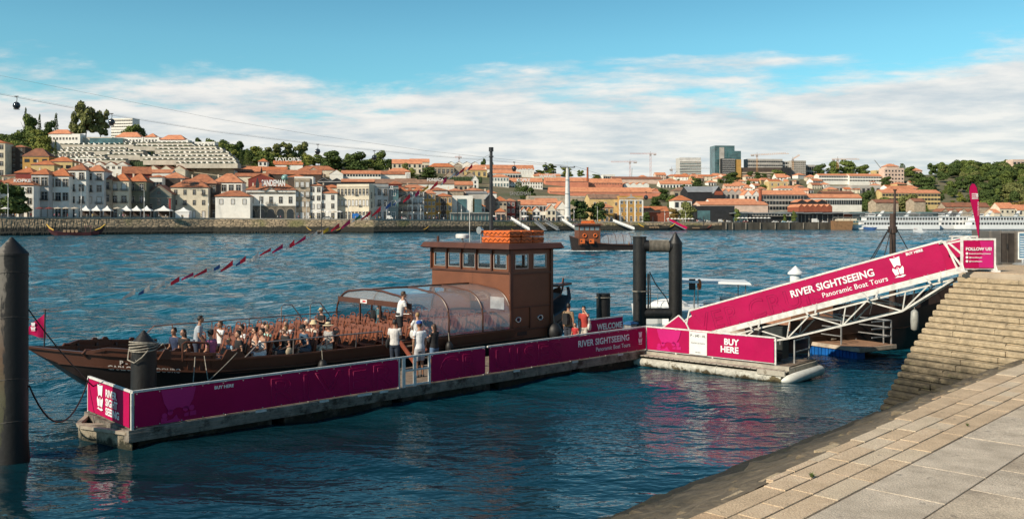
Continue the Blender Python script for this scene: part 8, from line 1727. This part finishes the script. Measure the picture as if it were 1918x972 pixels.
# ================= vehicles on the far quay =================
def vehicle(x, w, kind, c, label, t=12, grp='vehicles parked on the far quay'):
 Y = Dw(x)+t; k = Y/F; L_ = w*k; z = zq(x)+.03; hh = {'van': 2.3, 'truck': 3.2, 'car': 1.45}[kind]*max(1, L_/4.6)*.9; T = thing({'van':'parked_van','truck':'parked_truck','car':'parked_car'}[kind], label, {'van':'van','truck':'truck','car':'car'}[kind], ((x-CX)*k, Y, z), R(5), grp); m = cloth(c) if False else mat('car_paint_'+str(int(c[0]*100))+str(int(c[1]*100))+str(int(c[2]*100)), c, .3, .05, 1)
 h = hh; a = L_/2; W2 = .9
 pr = {'car': [(-a,.35),(-a,.85*h*.6),(-a*.7,h*.62),(-a*.42,h),(a*.35,h),(a*.68,h*.62),(a,h*.5),(a,.35)], 'van': [(-a,.35),(-a,h),(a*.45,h),(a*.72,h*.6),(a,h*.48),(a,.35)], 'truck': [(-a,.5),(-a,h),(a*.5,h),(a*.5,h*.8),(a*.9,h*.78),(a,h*.4),(a,.5)]}[kind]
 b = MB(); b.slab([(x_, -W2, z_) for x_, z_ in pr], 2*W2, (0,1,0)); b.build('body', m, T)
 b = MB(); g = {'car': [(-a*.62,h*.64),(-a*.4,h*.93),(a*.32,h*.93),(a*.58,h*.64)], 'van': [(a*.2,h*.62),(a*.2,h*.9),(a*.42,h*.9),(a*.62,h*.62)], 'truck': [(a*.58,h*.5),(a*.58,h*.72),(a*.84,h*.72),(a*.88,h*.5)]}[kind]; b.slab([(x_, -W2-.02, z_) for x_, z_ in g], .02, (0,1,0)); b.build('window', GLASSD, T)
 for x_ in (-a*.6, a*.6): b = MB(); b.tube([(x_,-W2-.03,.33),(x_,-W2+.2,.33)], .33, 12); b.build('wheel', BLACK, T)
for a in ((668,15,'truck',(.02,.16,.50),'bright blue tarped truck in front of the cream corner building'),(682,14,'van',(.66,.66,.64),'white van directly right of the blue truck'),(614,18,'car',(.35,.36,.36),'silver car under the cream parasols'),(730,12,'van',(.66,.66,.64),'white van before the narrow teal building'),(757,10,'car',(.6,.6,.6),'pale car by the tenements'),(15,14,'car',(.03,.03,.035),'dark car at the left end of the quay'),
          (1327,8,'car',(.66,.66,.64),'white car left under the dark grey hall'),(1338,9,'car',(.03,.03,.04),'black car under the dark grey hall'),(1350,8,'van',(.6,.6,.58),'small white van right under the dark grey hall'),(1365,8,'car',(.5,.5,.5),'grey car at the right corner of the dark grey hall'),(1384,9,'car',(.03,.06,.12),'navy car left of the restaurant parasols'),(1396,9,'car',(.22,.03,.03),'dark red car under the restaurant parasols'),(1452,12,'car',(.66,.66,.65),'white car right of the restaurant parasols'),(1468,9,'car',(.35,.5,.58),'pale blue car by the market halls'),(1478,10,'car',(.66,.66,.64),'white car beside the pale blue one'),(1490,10,'car',(.1,.1,.1),'black car by the clipped market tree'),(1527,12,'truck',(.68,.68,.66),'white truck in front of the market entrance'),(1545,10,'car',(.6,.6,.6),'pale car right of the white truck'),(1558,9,'car',(.05,.05,.06),'dark car near the brown barge'),(1310,8,'car',(.5,.5,.5),'grey car by the cafe row')): vehicle(*a)
# ================= ships and small boats =================
SHW = mat('ship_white', (.74,.74,.73), .4, .04, .3)
def ship(x0, x1, label, bow='l', tiers=((0,1,424,414),(.03,1,413,406)), wl=431, cols=24, Y=None, hull_c=None):
 px = (x0+x1)/2; Y = Y or Dw(px)-9; k = Y/F; L_ = (x1-x0)*k; T = thing('cruise_ship', label, 'ship', ((px-CX)*k, Y, 0), 0); zt = lambda y: H-(y-HY)*k
 a = L_/2; bm_ = 10; sgn = -1 if bow == 'l' else 1; hz1 = zt(421)
 out = [(-1,0),(-.96,.30),(-.90,.62),(-.82,.85),(-.72,1),(1,1),(1,-1),(-.72,-1),(-.82,-.85),(-.90,-.62),(-.96,-.30)]
 ring = lambda f, z, ov=0: [(x*a*(1+ov if x < -.7 else 1)*(-sgn), y*bm_/2*f, z) for x, y in out]
 b = MB(); b.loft([ring(.93,-1,-.03), ring(1,.6,-.015), ring(1,hz1,.0)]); b.build('hull', SHW if hull_c is None else hull_c, T)
 b = MB(); b.loft([ring(.945,-.9,-.025), ring(1.005,.45,-.0145)]); b.build('boot_stripe', mat('ship_dark_stripe', (.03,.035,.05), .5), T)
 for i, (f0, f1, y0, y1) in enumerate(tiers):
  xa, xb = (-a+L_*(.16+f0), a-L_*(1-f1)-.5); w = bm_*.94-i*.3
  if bow != 'l': xa, xb = -xb, -xa
  b = MB(); b.box(xa, xb, -w/2, w/2, zt(y0)-.4, zt(y1)); d = b.build('deckhouse', SHW, T)
  n = cols; sp = (xb-xa)/n
  for j in range(n):
   b2 = link('window', WN['d'], T, (xa+sp*(j+.5), -w/2, zt(y0)+.3), scale=(sp*.72, .6, (zt(y1)-zt(y0))*.62))
  b = MB(); b.box(xa-.8, xb+.5, -w/2-.4, w/2+.4, zt(y1), zt(y1)+.22); b.build('deck_edge', SHW, T)
 yt = tiers[-1][3]; z = zt(yt)
 b = MB();
 for j in range(16): x = -a*.75+L_*.80*j/15; b.beam((x,-bm_*.42,z),(x,-bm_*.42,z+1.1),.08)
 b.beam((-a*.75,-bm_*.42,z+1.1),(a*.85,-bm_*.42,z+1.1),.09); b.build('railing', SHW, T)
 for q, f in enumerate((-.25,.35)): b = MB(); b.slab([(a*f*(-sgn)*-1, -2, z),(a*f*(-sgn)*-1+2.6, -2, z),(a*f*(-sgn)*-1+5.2, -2, z+4.0),(a*f*(-sgn)*-1+3.8,-2,z+4.0)], 1, (0,1,0)); b.build('funnel', SHW, T)
 b = MB(); b.box(-a*.55*1, -a*.40, -3, 3, z+.1, z+2.0) if bow == 'l' else b.box(a*.40, a*.55, -3, 3, z+.1, z+2); o = b.build('bridge', SHW, T); b = MB(); (b.box(-a*.56, -a*.55-.003, -2.8, 2.8, z+.8, z+1.7), b.box(-a*.545, -a*.41, -3.03, -3.003, z+.8, z+1.7)) if bow == 'l' else b.box(a*.41, a*.545, -3.03, -3.003, z+.8, z+1.7); b.build('bridge_window', GLASSD, o)
 b = MB(); b.box(-a*.30, a*.6, -3.4, 3.4, z+2.3, z+2.45);
 for x in (-.28,0,.28,.58): b.beam((a*x,-3.2,z),(a*x,-3.2,z+2.3),.1)
 b.build('sun_awning', mat('awning_grey', (.5,.5,.5), .7), T); return T
ship(1586, 1754, 'long white cruise ship with square windows, left of the two other ships', 'l', cols=26)
ship(1746, 1812, 'white cruise ship whose stern half is hidden between two longer ones', 'l', cols=8, Y=Dw(1780)-2)
ship(1786, 1960, 'long white river cruise ship reaching past the feather flag to the right edge', 'l', cols=26, Y=Dw(1870)-18)
def barge():
 k = (Dw(1575)-10)/F; Y = k*F; T = thing('brown_barge', 'rusty brown barge moored left of the white cruise ships', 'barge', ((1577-CX)*k, Y, 0)); L_ = 36*k; a = L_/2
 b = MB(); b.loft([[(-a*.97,-3,-1),(a*.85,-3,-1),(a*.85,3,-1),(-a*.97,3,-1)],[(-a,-3.4,6.2),(a,-3.4,6.2),(a,3.4,6.2),(-a,3.4,6.2)]]); b.build('hull', mat('rusty_hull', (.28,.15,.07), .7, .25, .5, dirt=(.5,(.1,.05,.03),.55)), T); b = MB(); b.box(-a*.6,a*1.4,-2.5,2.5,6.2,7.6); b.build('cabin', WM['c'], T); b = MB(); b.box(-a*.8,a*1.6,-3,3,8.4,8.6); [b.beam((x*a,-2.8,6.2),(x*a,-2.8,8.4),.12) for x in (-.7,0,.7,1.4)]; b.build('awning', WM['n'], T)
barge()
def rabelo(x0, x1, wl, label, mast=None, cols=((.03,.02,.018), (.45,.26,.03)), cargo=True, name='moored_boat', sail=False):
 px = (x0+x1)/2; Y = F*H/(wl-HY); k = Y/F; L_ = (x1-x0)*k; a = L_/2; T = thing(name, label, 'boat', ((px-CX)*k, Y, 0), 0, 'traditional boats moored along the far bank')
 hm = mat('old_boat_hull_'+str(int(cols[0][0]*100)), cols[0], .6, .25, 1); bwid = L_*.10; st = [(-1,.05,.17),(-.85,.45,.11),(-.6,.85,.065),(0,1,.055),(.6,.85,.065),(.85,.45,.11),(1,.05,.18)]
 b = MB(); b.loft([[(u*a, -w*bwid, z*L_),(u*a*.97, -w*bwid*.6, max(-.4, z*L_-.085*L_)),(u*a*.97, w*bwid*.6, max(-.4, z*L_-.085*L_)),(u*a, w*bwid, z*L_)] for u, w, z in st]); b.build('hull', hm, T)
 tm = mat('boat_tip_'+str(int(cols[1][0]*100)), cols[1], .6); b = MB()
 for s in (-1, 1): b.tube([(s*a*.72, -bwid*.6, .095*L_),(s*a*.88,-bwid*.3,.13*L_),(s*a*1.03,0,.20*L_)], [L_*.012,L_*.015,L_*.01], 6)
 b.build('painted_tip', tm, T)
 if cargo:
  for i in range(4): b = MB(); x = -a*.35+i*L_*.07; b.tube([(x,-bwid*.6,.08*L_),(x,bwid*.6,.08*L_)], L_*.028, 10); b.build('wine_barrel', mat('barrel_wood', (.22,.15,.09), .8), T)
 b = MB(); b.beam((a*.38,-bwid*.5,.05*L_),(a*.38,-bwid*.5,.17*L_),L_*.008); b.beam((a*.55,-bwid*.5,.05*L_),(a*.55,-bwid*.5,.17*L_),L_*.008); b.beam((a*.3,-bwid*.5,.165*L_),(a*.62,-bwid*.5,.165*L_),L_*.012); b.build('steering_platform', hm, T)
 if mast: b = MB(); mx_ = (mast[0]-px)*k; hm_ = H-(mast[1]-HY)*k; b.tube([(mx_,0,.3),(mx_,0,hm_)], [k*.9,k*.5], 6); b.beam((mx_-L_*.03,0,hm_*.83),(mx_+L_*.03,0,hm_*.83),k*.6); b.build('mast', DARKMET, T)
 return T
rabelo(89, 196, 441.5, 'dark red wooden boat with curved yellow tips moored below the white tents', (153,372), ((.06,.012,.015),(.55,.32,.02)))
rabelo(575, 640, 438, 'dark moored boat with pale rolled cover beyond the yellow flag', (602,378)); rabelo(745, 802, 435.5, 'dark moored boat with barrels below the ochre houses', (767,384)); rabelo(822, 862, 434.5, 'dark moored boat with thin mast below the modern cube', (857,372)); rabelo(862, 904, 434.5, 'dark moored boat just left of the big mast', (884,376)); rabelo(958, 986, 434, 'short black boat with covered deck by the white landing', (976,392)); rabelo(1196, 1264, 431.5, 'black boat with bright yellow tips below the brick red warehouse', (1223,405), ((.02,.02,.02),(.55,.36,.02)))
rabelo(1282, 1332, 431.2, 'dark boat with rust red cabin left of the dock wall', (1318,405), ((.03,.02,.018),(.3,.06,.03)))
def landings():
 for x0, y0, x1, y1, lab, m in ((957,411,992,432,'white far landing ramp, leftmost of the group left of the pylon',SHW),(1000,414,1022,432,'grey lattice far ramp, middle of the group left of the pylon',GALV),(1018,414,1046,431,'grey lattice far ramp, right of the group left of the pylon',GALV),(1052,413,1080,430,'white far ramp behind the second brown boat',SHW),(1148,415,1188,431,'white far ramp left of the yellow tipped boat',SHW),(1254,414,1286,430,'magenta far ramp with white rails going down to the dark rust red boat',MAG)):
  Y = (Dw(x0)+Dw(x1))/2; a = pt(x0, y0, Y+4); c = pt(x1, y1, Y-6); c.z = max(c.z, .5); T = thing('far_ramp', lab, 'ramp', a); b = MB(); d = c-a
  b.beam((0,0,0), d, 2.4, .3); b.build('walkway', GALV, T); b = MB(); up = Vector((0,0,1.5))
  for y in (-1.2, 1.2):
   o_ = Vector((0,y,0)); b.beam(o_+up, d+o_+up, .22); n = 8
   if m is not GALV and y < 0: b.slab([o_+Vector((0,0,.15)), d+o_+Vector((0,0,.15)), d+o_+up, o_+up], .08, (0,1,0))
   for i in range(n): b.beam(o_+d*i/n, o_+d*(i+1)/n+up, .14)
  b.build('railing', m, T)
 for x, w, yw, lab in ((1015,70,432,'low white floating landing left of the pylon'),(1100,40,431,'low pale floating landing behind the second brown boat')):
  Y = F*H/(yw-HY)-1; k = Y/F; T = thing('floating_landing', lab, 'pontoon', ((x-CX)*k, Y, 0)); b = MB(); b.box(-w*k/2, w*k/2, -1.5, 1.5, -.3, 1.0); b.build('float', GALV, T); b = MB(); b.box(-w*k/2+2, w*k/4, -1.6, -1.5, 1.0, 2.6); b.build('side_panel', SHW, T)
landings()
def small_craft():
 for x, y, w, lab, c in ((1723,436,24,'small white motor boat with red trimmed people aboard on the open river',(.7,.7,.7)),(1630,431,24,'low blue speed boat with passengers before the first cruise ship',(.05,.12,.3))):
  Y = F*H/(y-HY); k = Y/F; a = w*k/2; T = thing('motor_boat', lab, 'boat', ((x-CX)*k, Y, 0)); b = MB(); b.loft([[(-a,-.2*a,.12*a),(-a,.2*a,.12*a),(-a,.2*a,.5*a),(-a,-.2*a,.5*a)],[(.4*a,-.25*a,-.1*a),(.4*a,.25*a,-.1*a),(.4*a,.25*a,.4*a),(.4*a,-.25*a,.4*a)],[(a,-.05*a,.2*a),(a,.05*a,.2*a),(a*1.05,.05*a,.45*a),(a*1.05,-.05*a,.45*a)]]); b.build('hull', mat('craft_'+str(int(c[2]*100)), c, .4), T); b = MB(); b.box(-.3*a,.3*a,-.2*a,.2*a,.4*a,.8*a); b.build('cabin', SHW, T)
  for i in range(5): tiny(((x-CX)*k-a*.8+i*a*.3, Y-.1, .35*a), TC[['red','white','blue','red','white'][i]], i, 'tiny passenger aboard the '+('white motor boat' if c[0] > .5 else 'low blue speed boat')+' on the far river', 'passengers of the distant motor boats', .8)
small_craft()
def second_boat():
 # brown river boat under way, its wheelhouse to the left, hull to the right
 Y = F*H/(470-HY); k = Y/F; o = Vector(((1067-CX)*k, Y, 0)); T = thing('river_boat', 'smaller brown river tour boat under way mid-river with wheelhouse, lifebuoys and clear canopy', 'boat', o, R(8)); L_ = 22.0
 hz2 = lambda x: interp(x, [(0,2.9),(2,2.2),(5,1.55),(9,1.25),(16,1.1),(20,1.4),(22,2.0)]); hb2 = lambda x: interp(x, [(0,.5),(1.2,1.7),(4,2.5),(14,2.5),(19,1.6),(22,.1)]); xs = [i*.5 for i in range(45)]
 b = MB()
 for s in (-1, 1): vs = [p for x in xs for p in ((x, s*hb2(x), hz2(x)), (x+(.5-x*.02), s*hb2(x)*.85, -.3))]; b.add(vs, [(2*i, 2*i+1, 2*i+3, 2*i+2) for i in range(len(xs)-1)])
 b.add([(0,-.5,2.9),(0,.5,2.9),(.5,.42,-.3),(.5,-.42,-.3)], [(0,1,2,3)]); b.build('hull', HULLB, T, smooth='auto')
 b = MB(); b.add([(x, -hb2(x)*.98, hz2(x)-.4) for x in xs]+[(x, hb2(x)*.98, hz2(x)-.4) for x in xs], [(i, i+1, 45+i+1, 45+i) for i in range(44)]); b.build('deck', mat('boat_deck', (.13,.06,.04)), T)
 b = MB()
 for s in (-1, 1):
  for i in range(44): b.beam((xs[i], s*hb2(xs[i]), hz2(xs[i])), (xs[i+1], s*hb2(xs[i+1]), hz2(xs[i+1])), .16, .12)
 b.build('gunwale', BROWN, T)
 b = MB(); b.box(1.4, 5.6, -2.1, 2.1, 1.2, 5.0); b.box(1.35,5.65,-2.16,2.16,4.9,5.0); b.build('wheelhouse', BROWNL, T); b = MB(); b.loft([[(.9,-2.6,5.0),(6.1,-2.6,5.0),(6.1,2.6,5.0),(.9,2.6,5.0)],[(1.1,-2.4,5.25),(5.9,-2.4,5.25),(5.9,2.4,5.25),(1.1,2.4,5.25)]]); b.build('roof', BROWN, T)
 for x in (1.6,2.6,3.6,4.6): b = MB(); b.box(x,x+.75,-2.14,-2.105,4.0,4.65); b.build('window', mat('pale_cabin_glass', (.20,.26,.28), .1, .2, 2), T)
 for y in (-1.8,-.9,0,.9): b = MB(); b.box(1.355,1.395,y,y+.7,4.0,4.65); b.build('window', mat('pale_cabin_glass', (.2,.2,.2)), T)
 OR = mat('orange_float', (.6,.2,.1))
 for x in (2.5, 4.6): b = MB(); b.torus((x,-2.2,3.0), .34, .10, 18, 8, 'y'); tag(b.build('lifebuoy', OR, None, smooth=True, loc=(0,0,0)), 'orange lifebuoy on the wheelhouse side of the mid-river brown boat, '+('left one' if x < 3 else 'right one'), 'lifebuoy', 'lifebuoys of the mid-river boat'); ob = [q for q in bpy.data.objects if q.name.startswith('lifebuoy')][-1]; ob.matrix_world = Matrix.Translation(o) @ Matrix.Rotation(R(8), 4, 'Z')
 for q, (x, dx) in enumerate(((1.5,.9),(3.3,.9))): t2 = thing('orange_locker', 'orange life raft box on the deck of the mid-river boat, '+('left one' if q == 0 else 'right one'), 'life raft box', o+Matrix.Rotation(R(8),3,'Z') @ Vector((x,-2.55,1.5))); b = MB(); b.box(0,dx,-.3,.2,0,.85); b.build('box', OR, t2); b = MB(); b.box(.1,.4,-.32,-.3,.3,.6); b.build('dark_patch', BLACK, t2)
 t2 = thing('life_float', 'pile of orange life floats on the roof of the mid-river boat', 'life float', o+Vector((2.2,-.5,5.3))); b = MB(); b.box(0,2.6,-1,1,0,.28); b.box(.1,1.9,-.9,.9,.28,.52); b.ball((2.1,0,.4),(.5,.6,.25),10,6); b.build('stack', OR, t2)
 # canopy
 gm = bpy.data.materials['clear_canopy']; ap = [(-2.3*math.cos(a), 1.4+2.0*math.sin(a)) for a in [j*math.pi/12 for j in range(13)]]
 for u0, u1 in ((5.7,7.2),(7.2,8.7),(8.7,10.2),(10.2,11.7)):
  b = MB(); b.add([(u, y, z) for u in (u0, u1) for y, z in ap], [(i, i+1, 13+i+1, 13+i) for i in range(12)]); b.build('canopy_pane', gm, T, smooth=True); b = MB(); b.tube([(u1, y, z) for y, z in ap], .05, 5); b.build('canopy_arch', BROWN, T)
 b = MB(); b.tube([(2.2,.5,5.2),(2.2,.5,7.5)], .03, 5); b.tube([(4.9,.5,5.2),(4.9,.5,6.2)], .06, 5); b.build('antenna', DARKMET, T)
 r = random.Random(8); M = Matrix.Translation(o) @ Matrix.Rotation(R(8), 4, 'Z')
 for i in range(24):
  p = M @ Vector((12+(i//4)*1.15+r.uniform(-.15,.15), -1.4+(i % 4)*.9, .35)); c = r.choice(list(TC)); tiny(p, TC[c], math.pi+r.uniform(-.6,.6), f'tiny passenger in {c} top on the mid-river brown boat', 'passengers of the mid-river brown boat', .9, r.randrange(3))
 # bow wave
 b = MB(); rr = random.Random(2)
 for i in range(90):
  x = rr.uniform(-7, 12); y = -2.6-rr.random()*.5 if x > 0 else rr.uniform(-1.5, 1.2); s = rr.uniform(.15,.55); b.ball((x, y, .05), (s*1.6, s*.4, .10), 7, 4)
 w = b.build('wake_foam', mat('foam', (.62,.68,.70), .7), None); w.matrix_world = M; tag(w, kind='stuff'); w['label'] = 'white foam along the waterline and behind the mid-river brown boat'
second_boat()
def gangway_side():
 # blue float dock with brown deck and railings, right of the gangway foot
 o = pz(1438, 655, 0); c = [pz(1440,628,.55), pz(1610,652,.55), pz(1660,630,.55), pz(1470,600,.55)]
 T = thing('float_dock', 'brown decked dock on bright blue plastic floats under the gangway', 'dock', c[0])
 L = [p-c[0] for p in c]; BL = mat('blue_float_plastic', (.01,.12,.42), .4, .15, 2)
 ex = (L[1]-L[0]).normalized(); ln = (L[1]-L[0]).length; ey = Vector((-ex.y, ex.x, 0)); wd = 2.3; ex0 = -.9
 M = Matrix(((ex.x, ey.x, 0, 0), (ex.y, ey.y, 0, 0), (0, 0, 1, 0), (0,0,0,1)))
 b = MB(); b.M = M; n = int(wd/.15)
 for i in range(n): b.box(-4.6, ln, i*.15, i*.15+.14, -.06, 0)
 b.build('deck', mat('reddish_deck', (.30,.17,.10), .75, .15, 3, stretch=(1,1,1)), T)
 b = MB(); b.M = M; b.box(-4.62, ln+.03, -.06, -.01, -.16, .0); b.box(ln, ln+.05, -.06, wd, -.16, 0); b.box(-4.62,ln,.1,wd,-.2,-.07); b.build('edge_beam', mat('pale_edge_beam', (.50,.42,.33), .6), T)
 b = MB(); b.M = M
 for i in range(int((ln+4.6)/.36)): b.box(-4.6+i*.36, -4.6+i*.36+.33, -.0, .5, -.62, -.17); b.box(-4.6+i*.36+.12, -4.6+i*.36+.2, -.04, 0, -.5, -.2)
 b.build('float', BL, T)
 rm = GALV; b = MB(); b.M = M
 for z in (.35,.7,1.0): b.beam((-4.2,.5,z),(ln-1.1,.25,z),.045); b.beam((-4.2,wd-.15,z),(ln-.1,wd-.15,z),.045); b.beam((ln-.1,wd-.15,z),(ln-.1,.9,z),.04)
 for x, y in ((-4.2,.5),(-2.6,.45),(-1,.4),(.6,.35),(2.2,.3),(-2,wd-.15),(0,wd-.15),(ln-1.1,.25),(1.6,wd-.15),(3.0,wd-.15),(4.4,wd-.15),(ln-.1,wd-.15)): b.beam((x,y,0),(x,y,1.02),.05)
 b.build('railing', rm, T)
 b = MB(); b.M = Matrix.Translation(c[0]) @ M;
 for i in range(4): b.torus((2.6+.03*i, 1.0, .03+.02*i), .16, .02, 14, 5, 'z')
 tag(b.build('rope_coil', rope), 'small coil of pale rope lying on the brown decked dock', 'rope')
 t = thing('orange_crate', 'small orange crate on the brown decked dock behind the railing', 'crate', c[0]+M.to_3x3() @ Vector((-.4, 1.3, 0))); b = MB(); b.box(0,.6,0,.4,0,.28); b.build('body', mat('orange_crate', (.50,.22,.03), .6), t); b = MB(); b.box(-.02,.62,-.02,.42,.28,.31); b.build('rim', mat('orange_crate', (.5,.2,.03)), t)
 # dark wooden boat moored behind the gangway with its mast and stays
 Y = 42.0; k = Y/F; bo = Vector(((1640-CX)*k, Y, 0)); T = thing('dark_boat', 'dark wooden boat with high mast moored behind the gangway', 'boat', bo, R(20)); xs = [i*.5-6 for i in range(23)]
 z2 = lambda x: interp(x, [(-6,1.5),(-3,1.6),(0,1.75),(3,2.1),(5,2.7)]); b2 = lambda x: interp(x, [(-6,1.7),(0,1.9),(3,1.3),(5,.1)])
 b = MB()
 for s in (-1, 1): b.add([p for x in xs for p in ((x, s*b2(x), z2(x)), (x, s*b2(x)*.95, z2(x)*.55), (x, s*b2(x)*.7, -.3))], [(3*i+j, 3*i+j+1, 3*i+j+4, 3*i+j+3) for i in range(22) for j in range(2)])
 b.add([(-6,-1.7,1.0),(-6,1.7,1.0),(-6,1.2,-.3),(-6,-1.2,-.3)], [(0,1,2,3)]); b.build('hull', HULLB, T, smooth='auto')
 b = MB(); b.add([(x, -b2(x)*.96, z2(x)-.75) for x in xs]+[(x, b2(x)*.96, z2(x)-.75) for x in xs], [(i, i+1, 23+i+1, 23+i) for i in range(22)]);
 for i in range(5): b.box(-4.5+i*1.3, -4.1+i*1.3, -1.4, 1.4, 1.15, 1.2)
 b.build('deck', mat('worn_deck', (.09,.05,.035), .8), T)
 b = MB(); b.box(-5.6,-3.4,-1.2,1.0,1.0,2.3); b.build('cabin', mat('terracotta_cabin', (.40,.20,.12), .7), T)
 mp = Vector(((1672-CX)*k, Y, 0))-bo; mp = Matrix.Rotation(-R(20), 3, 'Z') @ mp; ht = H-(355-HY)*k
 b = MB(); hm_ = H-(400-HY)*k; b.tube([(mp.x,mp.y,.5),(mp.x,mp.y,hm_)], [.17,.13], 12); b.tube([(mp.x+.1,mp.y,hm_-.6),(mp.x+.13,mp.y,ht-.1),(mp.x+.14,mp.y,ht)], [.07,.045,.09], 8); b.tube([(mp.x,mp.y,hm_-.9),(mp.x,mp.y,hm_-.6)], .2, 10); b.build('mast', mat('rusty_mast', (.06,.035,.025), .7, .3, 2), T)
 b = MB()
 for dx, dy in ((-2.6,-1.3),(-2.2,1.2),(-3.0,0),(2.0,-1.2),(1.6,1.2)): b.tube([(mp.x,mp.y,hm_-.4),(mp.x+dx,mp.y+dy,1.2)], .022, 5)
 b.build('stays', BLACK, T)
 fp = pz(1713, 600, 1.0); fp = pt(1713, 600, 37.5); t = thing('fender', 'pale grey cigar shaped fender hanging on the dark wooden boat beside the steps', 'fender', fp); b = MB(); b.lathe([(.03,-.45),(.14,-.36),(.16,0),(.14,.36),(.05,.45)], n=14); b.build('body', mat('grey_fender', (.35,.36,.33), .5), t, smooth=True); b = MB(); b.tube([(0,0,.42),(0,.1,1.2)], .015, 5); b.build('line', rope, t)
 # white sign board under the gangway: MUSEU-like painted cabin front is left plain
 # white capped pile
 p = pt(1490, 512, 60); T = thing('white_cap_pile', 'white conical cap on a pile top just above the gangway handrail', 'mooring pile', (p.x, p.y, 0)); z = p.z; b = MB(); b.lathe([(.36,-1),(.36,z-.05)], n=20); b.build('post', SHW, T, smooth='auto'); b = MB(); b.lathe([(.50,z-.06),(.50,z+.05),(.30,z+.22),(.03,z+.5)], n=24); b.build('cap', SHW, T, smooth='auto')
 # small white sloop bow between the twin piles
 p = pz(1232, 590, .3); Y = 52; k = Y/F; T = thing('white_boat', 'small white boat bow with pulpit rail seen between the twin piles', 'boat', ((1240-CX)*k, Y, 0), R(10)); b = MB(); xs = [(-1.8,.1,1.05),(-1.4,.5,.98),(-.6,.9,.9),(.8,1.1,.85),(3.0,1.0,.85)]; b.loft([[(x,-w,z),(x+.15,-w*.6,-.2),(x+.15,w*.6,-.2),(x,w,z)] for x, w, z in xs]); b.ball((.4,0,.85), (1.2,.7,.45), 14, 8); b.build('hull', SHW, T); b = MB(); b.tube([(-1.7,0,1.0),(-1.7,0,1.6),(-.5,-.7,1.6),(1.5,-1.0,1.5),(1.5,-1.0,.85)], .02, 6); b.tube([(-.5,-.7,1.6),(-.5,-.7,.9)], .02, 6); b.build('pulpit_rail', STEEL, T)
 # small covered boat behind the gangway foot
 Y = 50; k = Y/F; o2 = Vector(((1330-CX)*k, Y, 0)); T = thing('canopy_boat', 'small boat with flat white roof, orange lifebuoy and dark seats behind the gangway foot', 'boat', o2, R(-8)); b = MB(); b.loft([[(x,-w,z),(x,-w*.8,-.2),(x,w*.8,-.2),(x,w,z)] for x, w, z in ((-2.6,.2,1.0),(-1.8,1.0,.85),(0,1.35,.75),(2.5,1.3,.8))]); b.build('hull', SHW, T)
 b = MB(); z0 = H-(527-HY)*k; b.loft([[(-1.9,-1.2,z0),(2.1,-1.2,z0-.1),(2.1,1.3,z0-.1),(-1.9,1.3,z0)],[(-1.8,-1.15,z0+.12),(2.0,-1.15,z0+.02),(2.0,1.2,z0+.02),(-1.8,1.2,z0+.12)]]); b.build('flat_roof', SHW, T)
 b = MB();
 for x, y in ((-.9,-.9),(-.6,.9),(1.8,-.9),(1.6,.9)): b.beam((x,y,.7),(x,y,z0),.05)
 b.build('roof_post', STEEL, T); b = MB(); b.box(.6,1.9,-.9,.9,.7,1.5); b.box(-.3,.4,-.9,.9,.7,1.2); b.build('seat', DARKMET, T)
 b = MB(); b.box(-1.2,-.85,-1.0,-.95,2.0,2.6); b.build('bracket', DARKMET, T); b = MB(); b.torus((0,0,0), .22, .08, 18, 8, 'x'); t3 = b.build('lifebuoy', mat('orange_float', (.6,.2,.1)), None, smooth=True, loc=o2+Vector((-.78,-.9,2.3))); tag(t3, 'orange lifebuoy hanging under the flat white roof of the small boat', 'lifebuoy')
gangway_side()
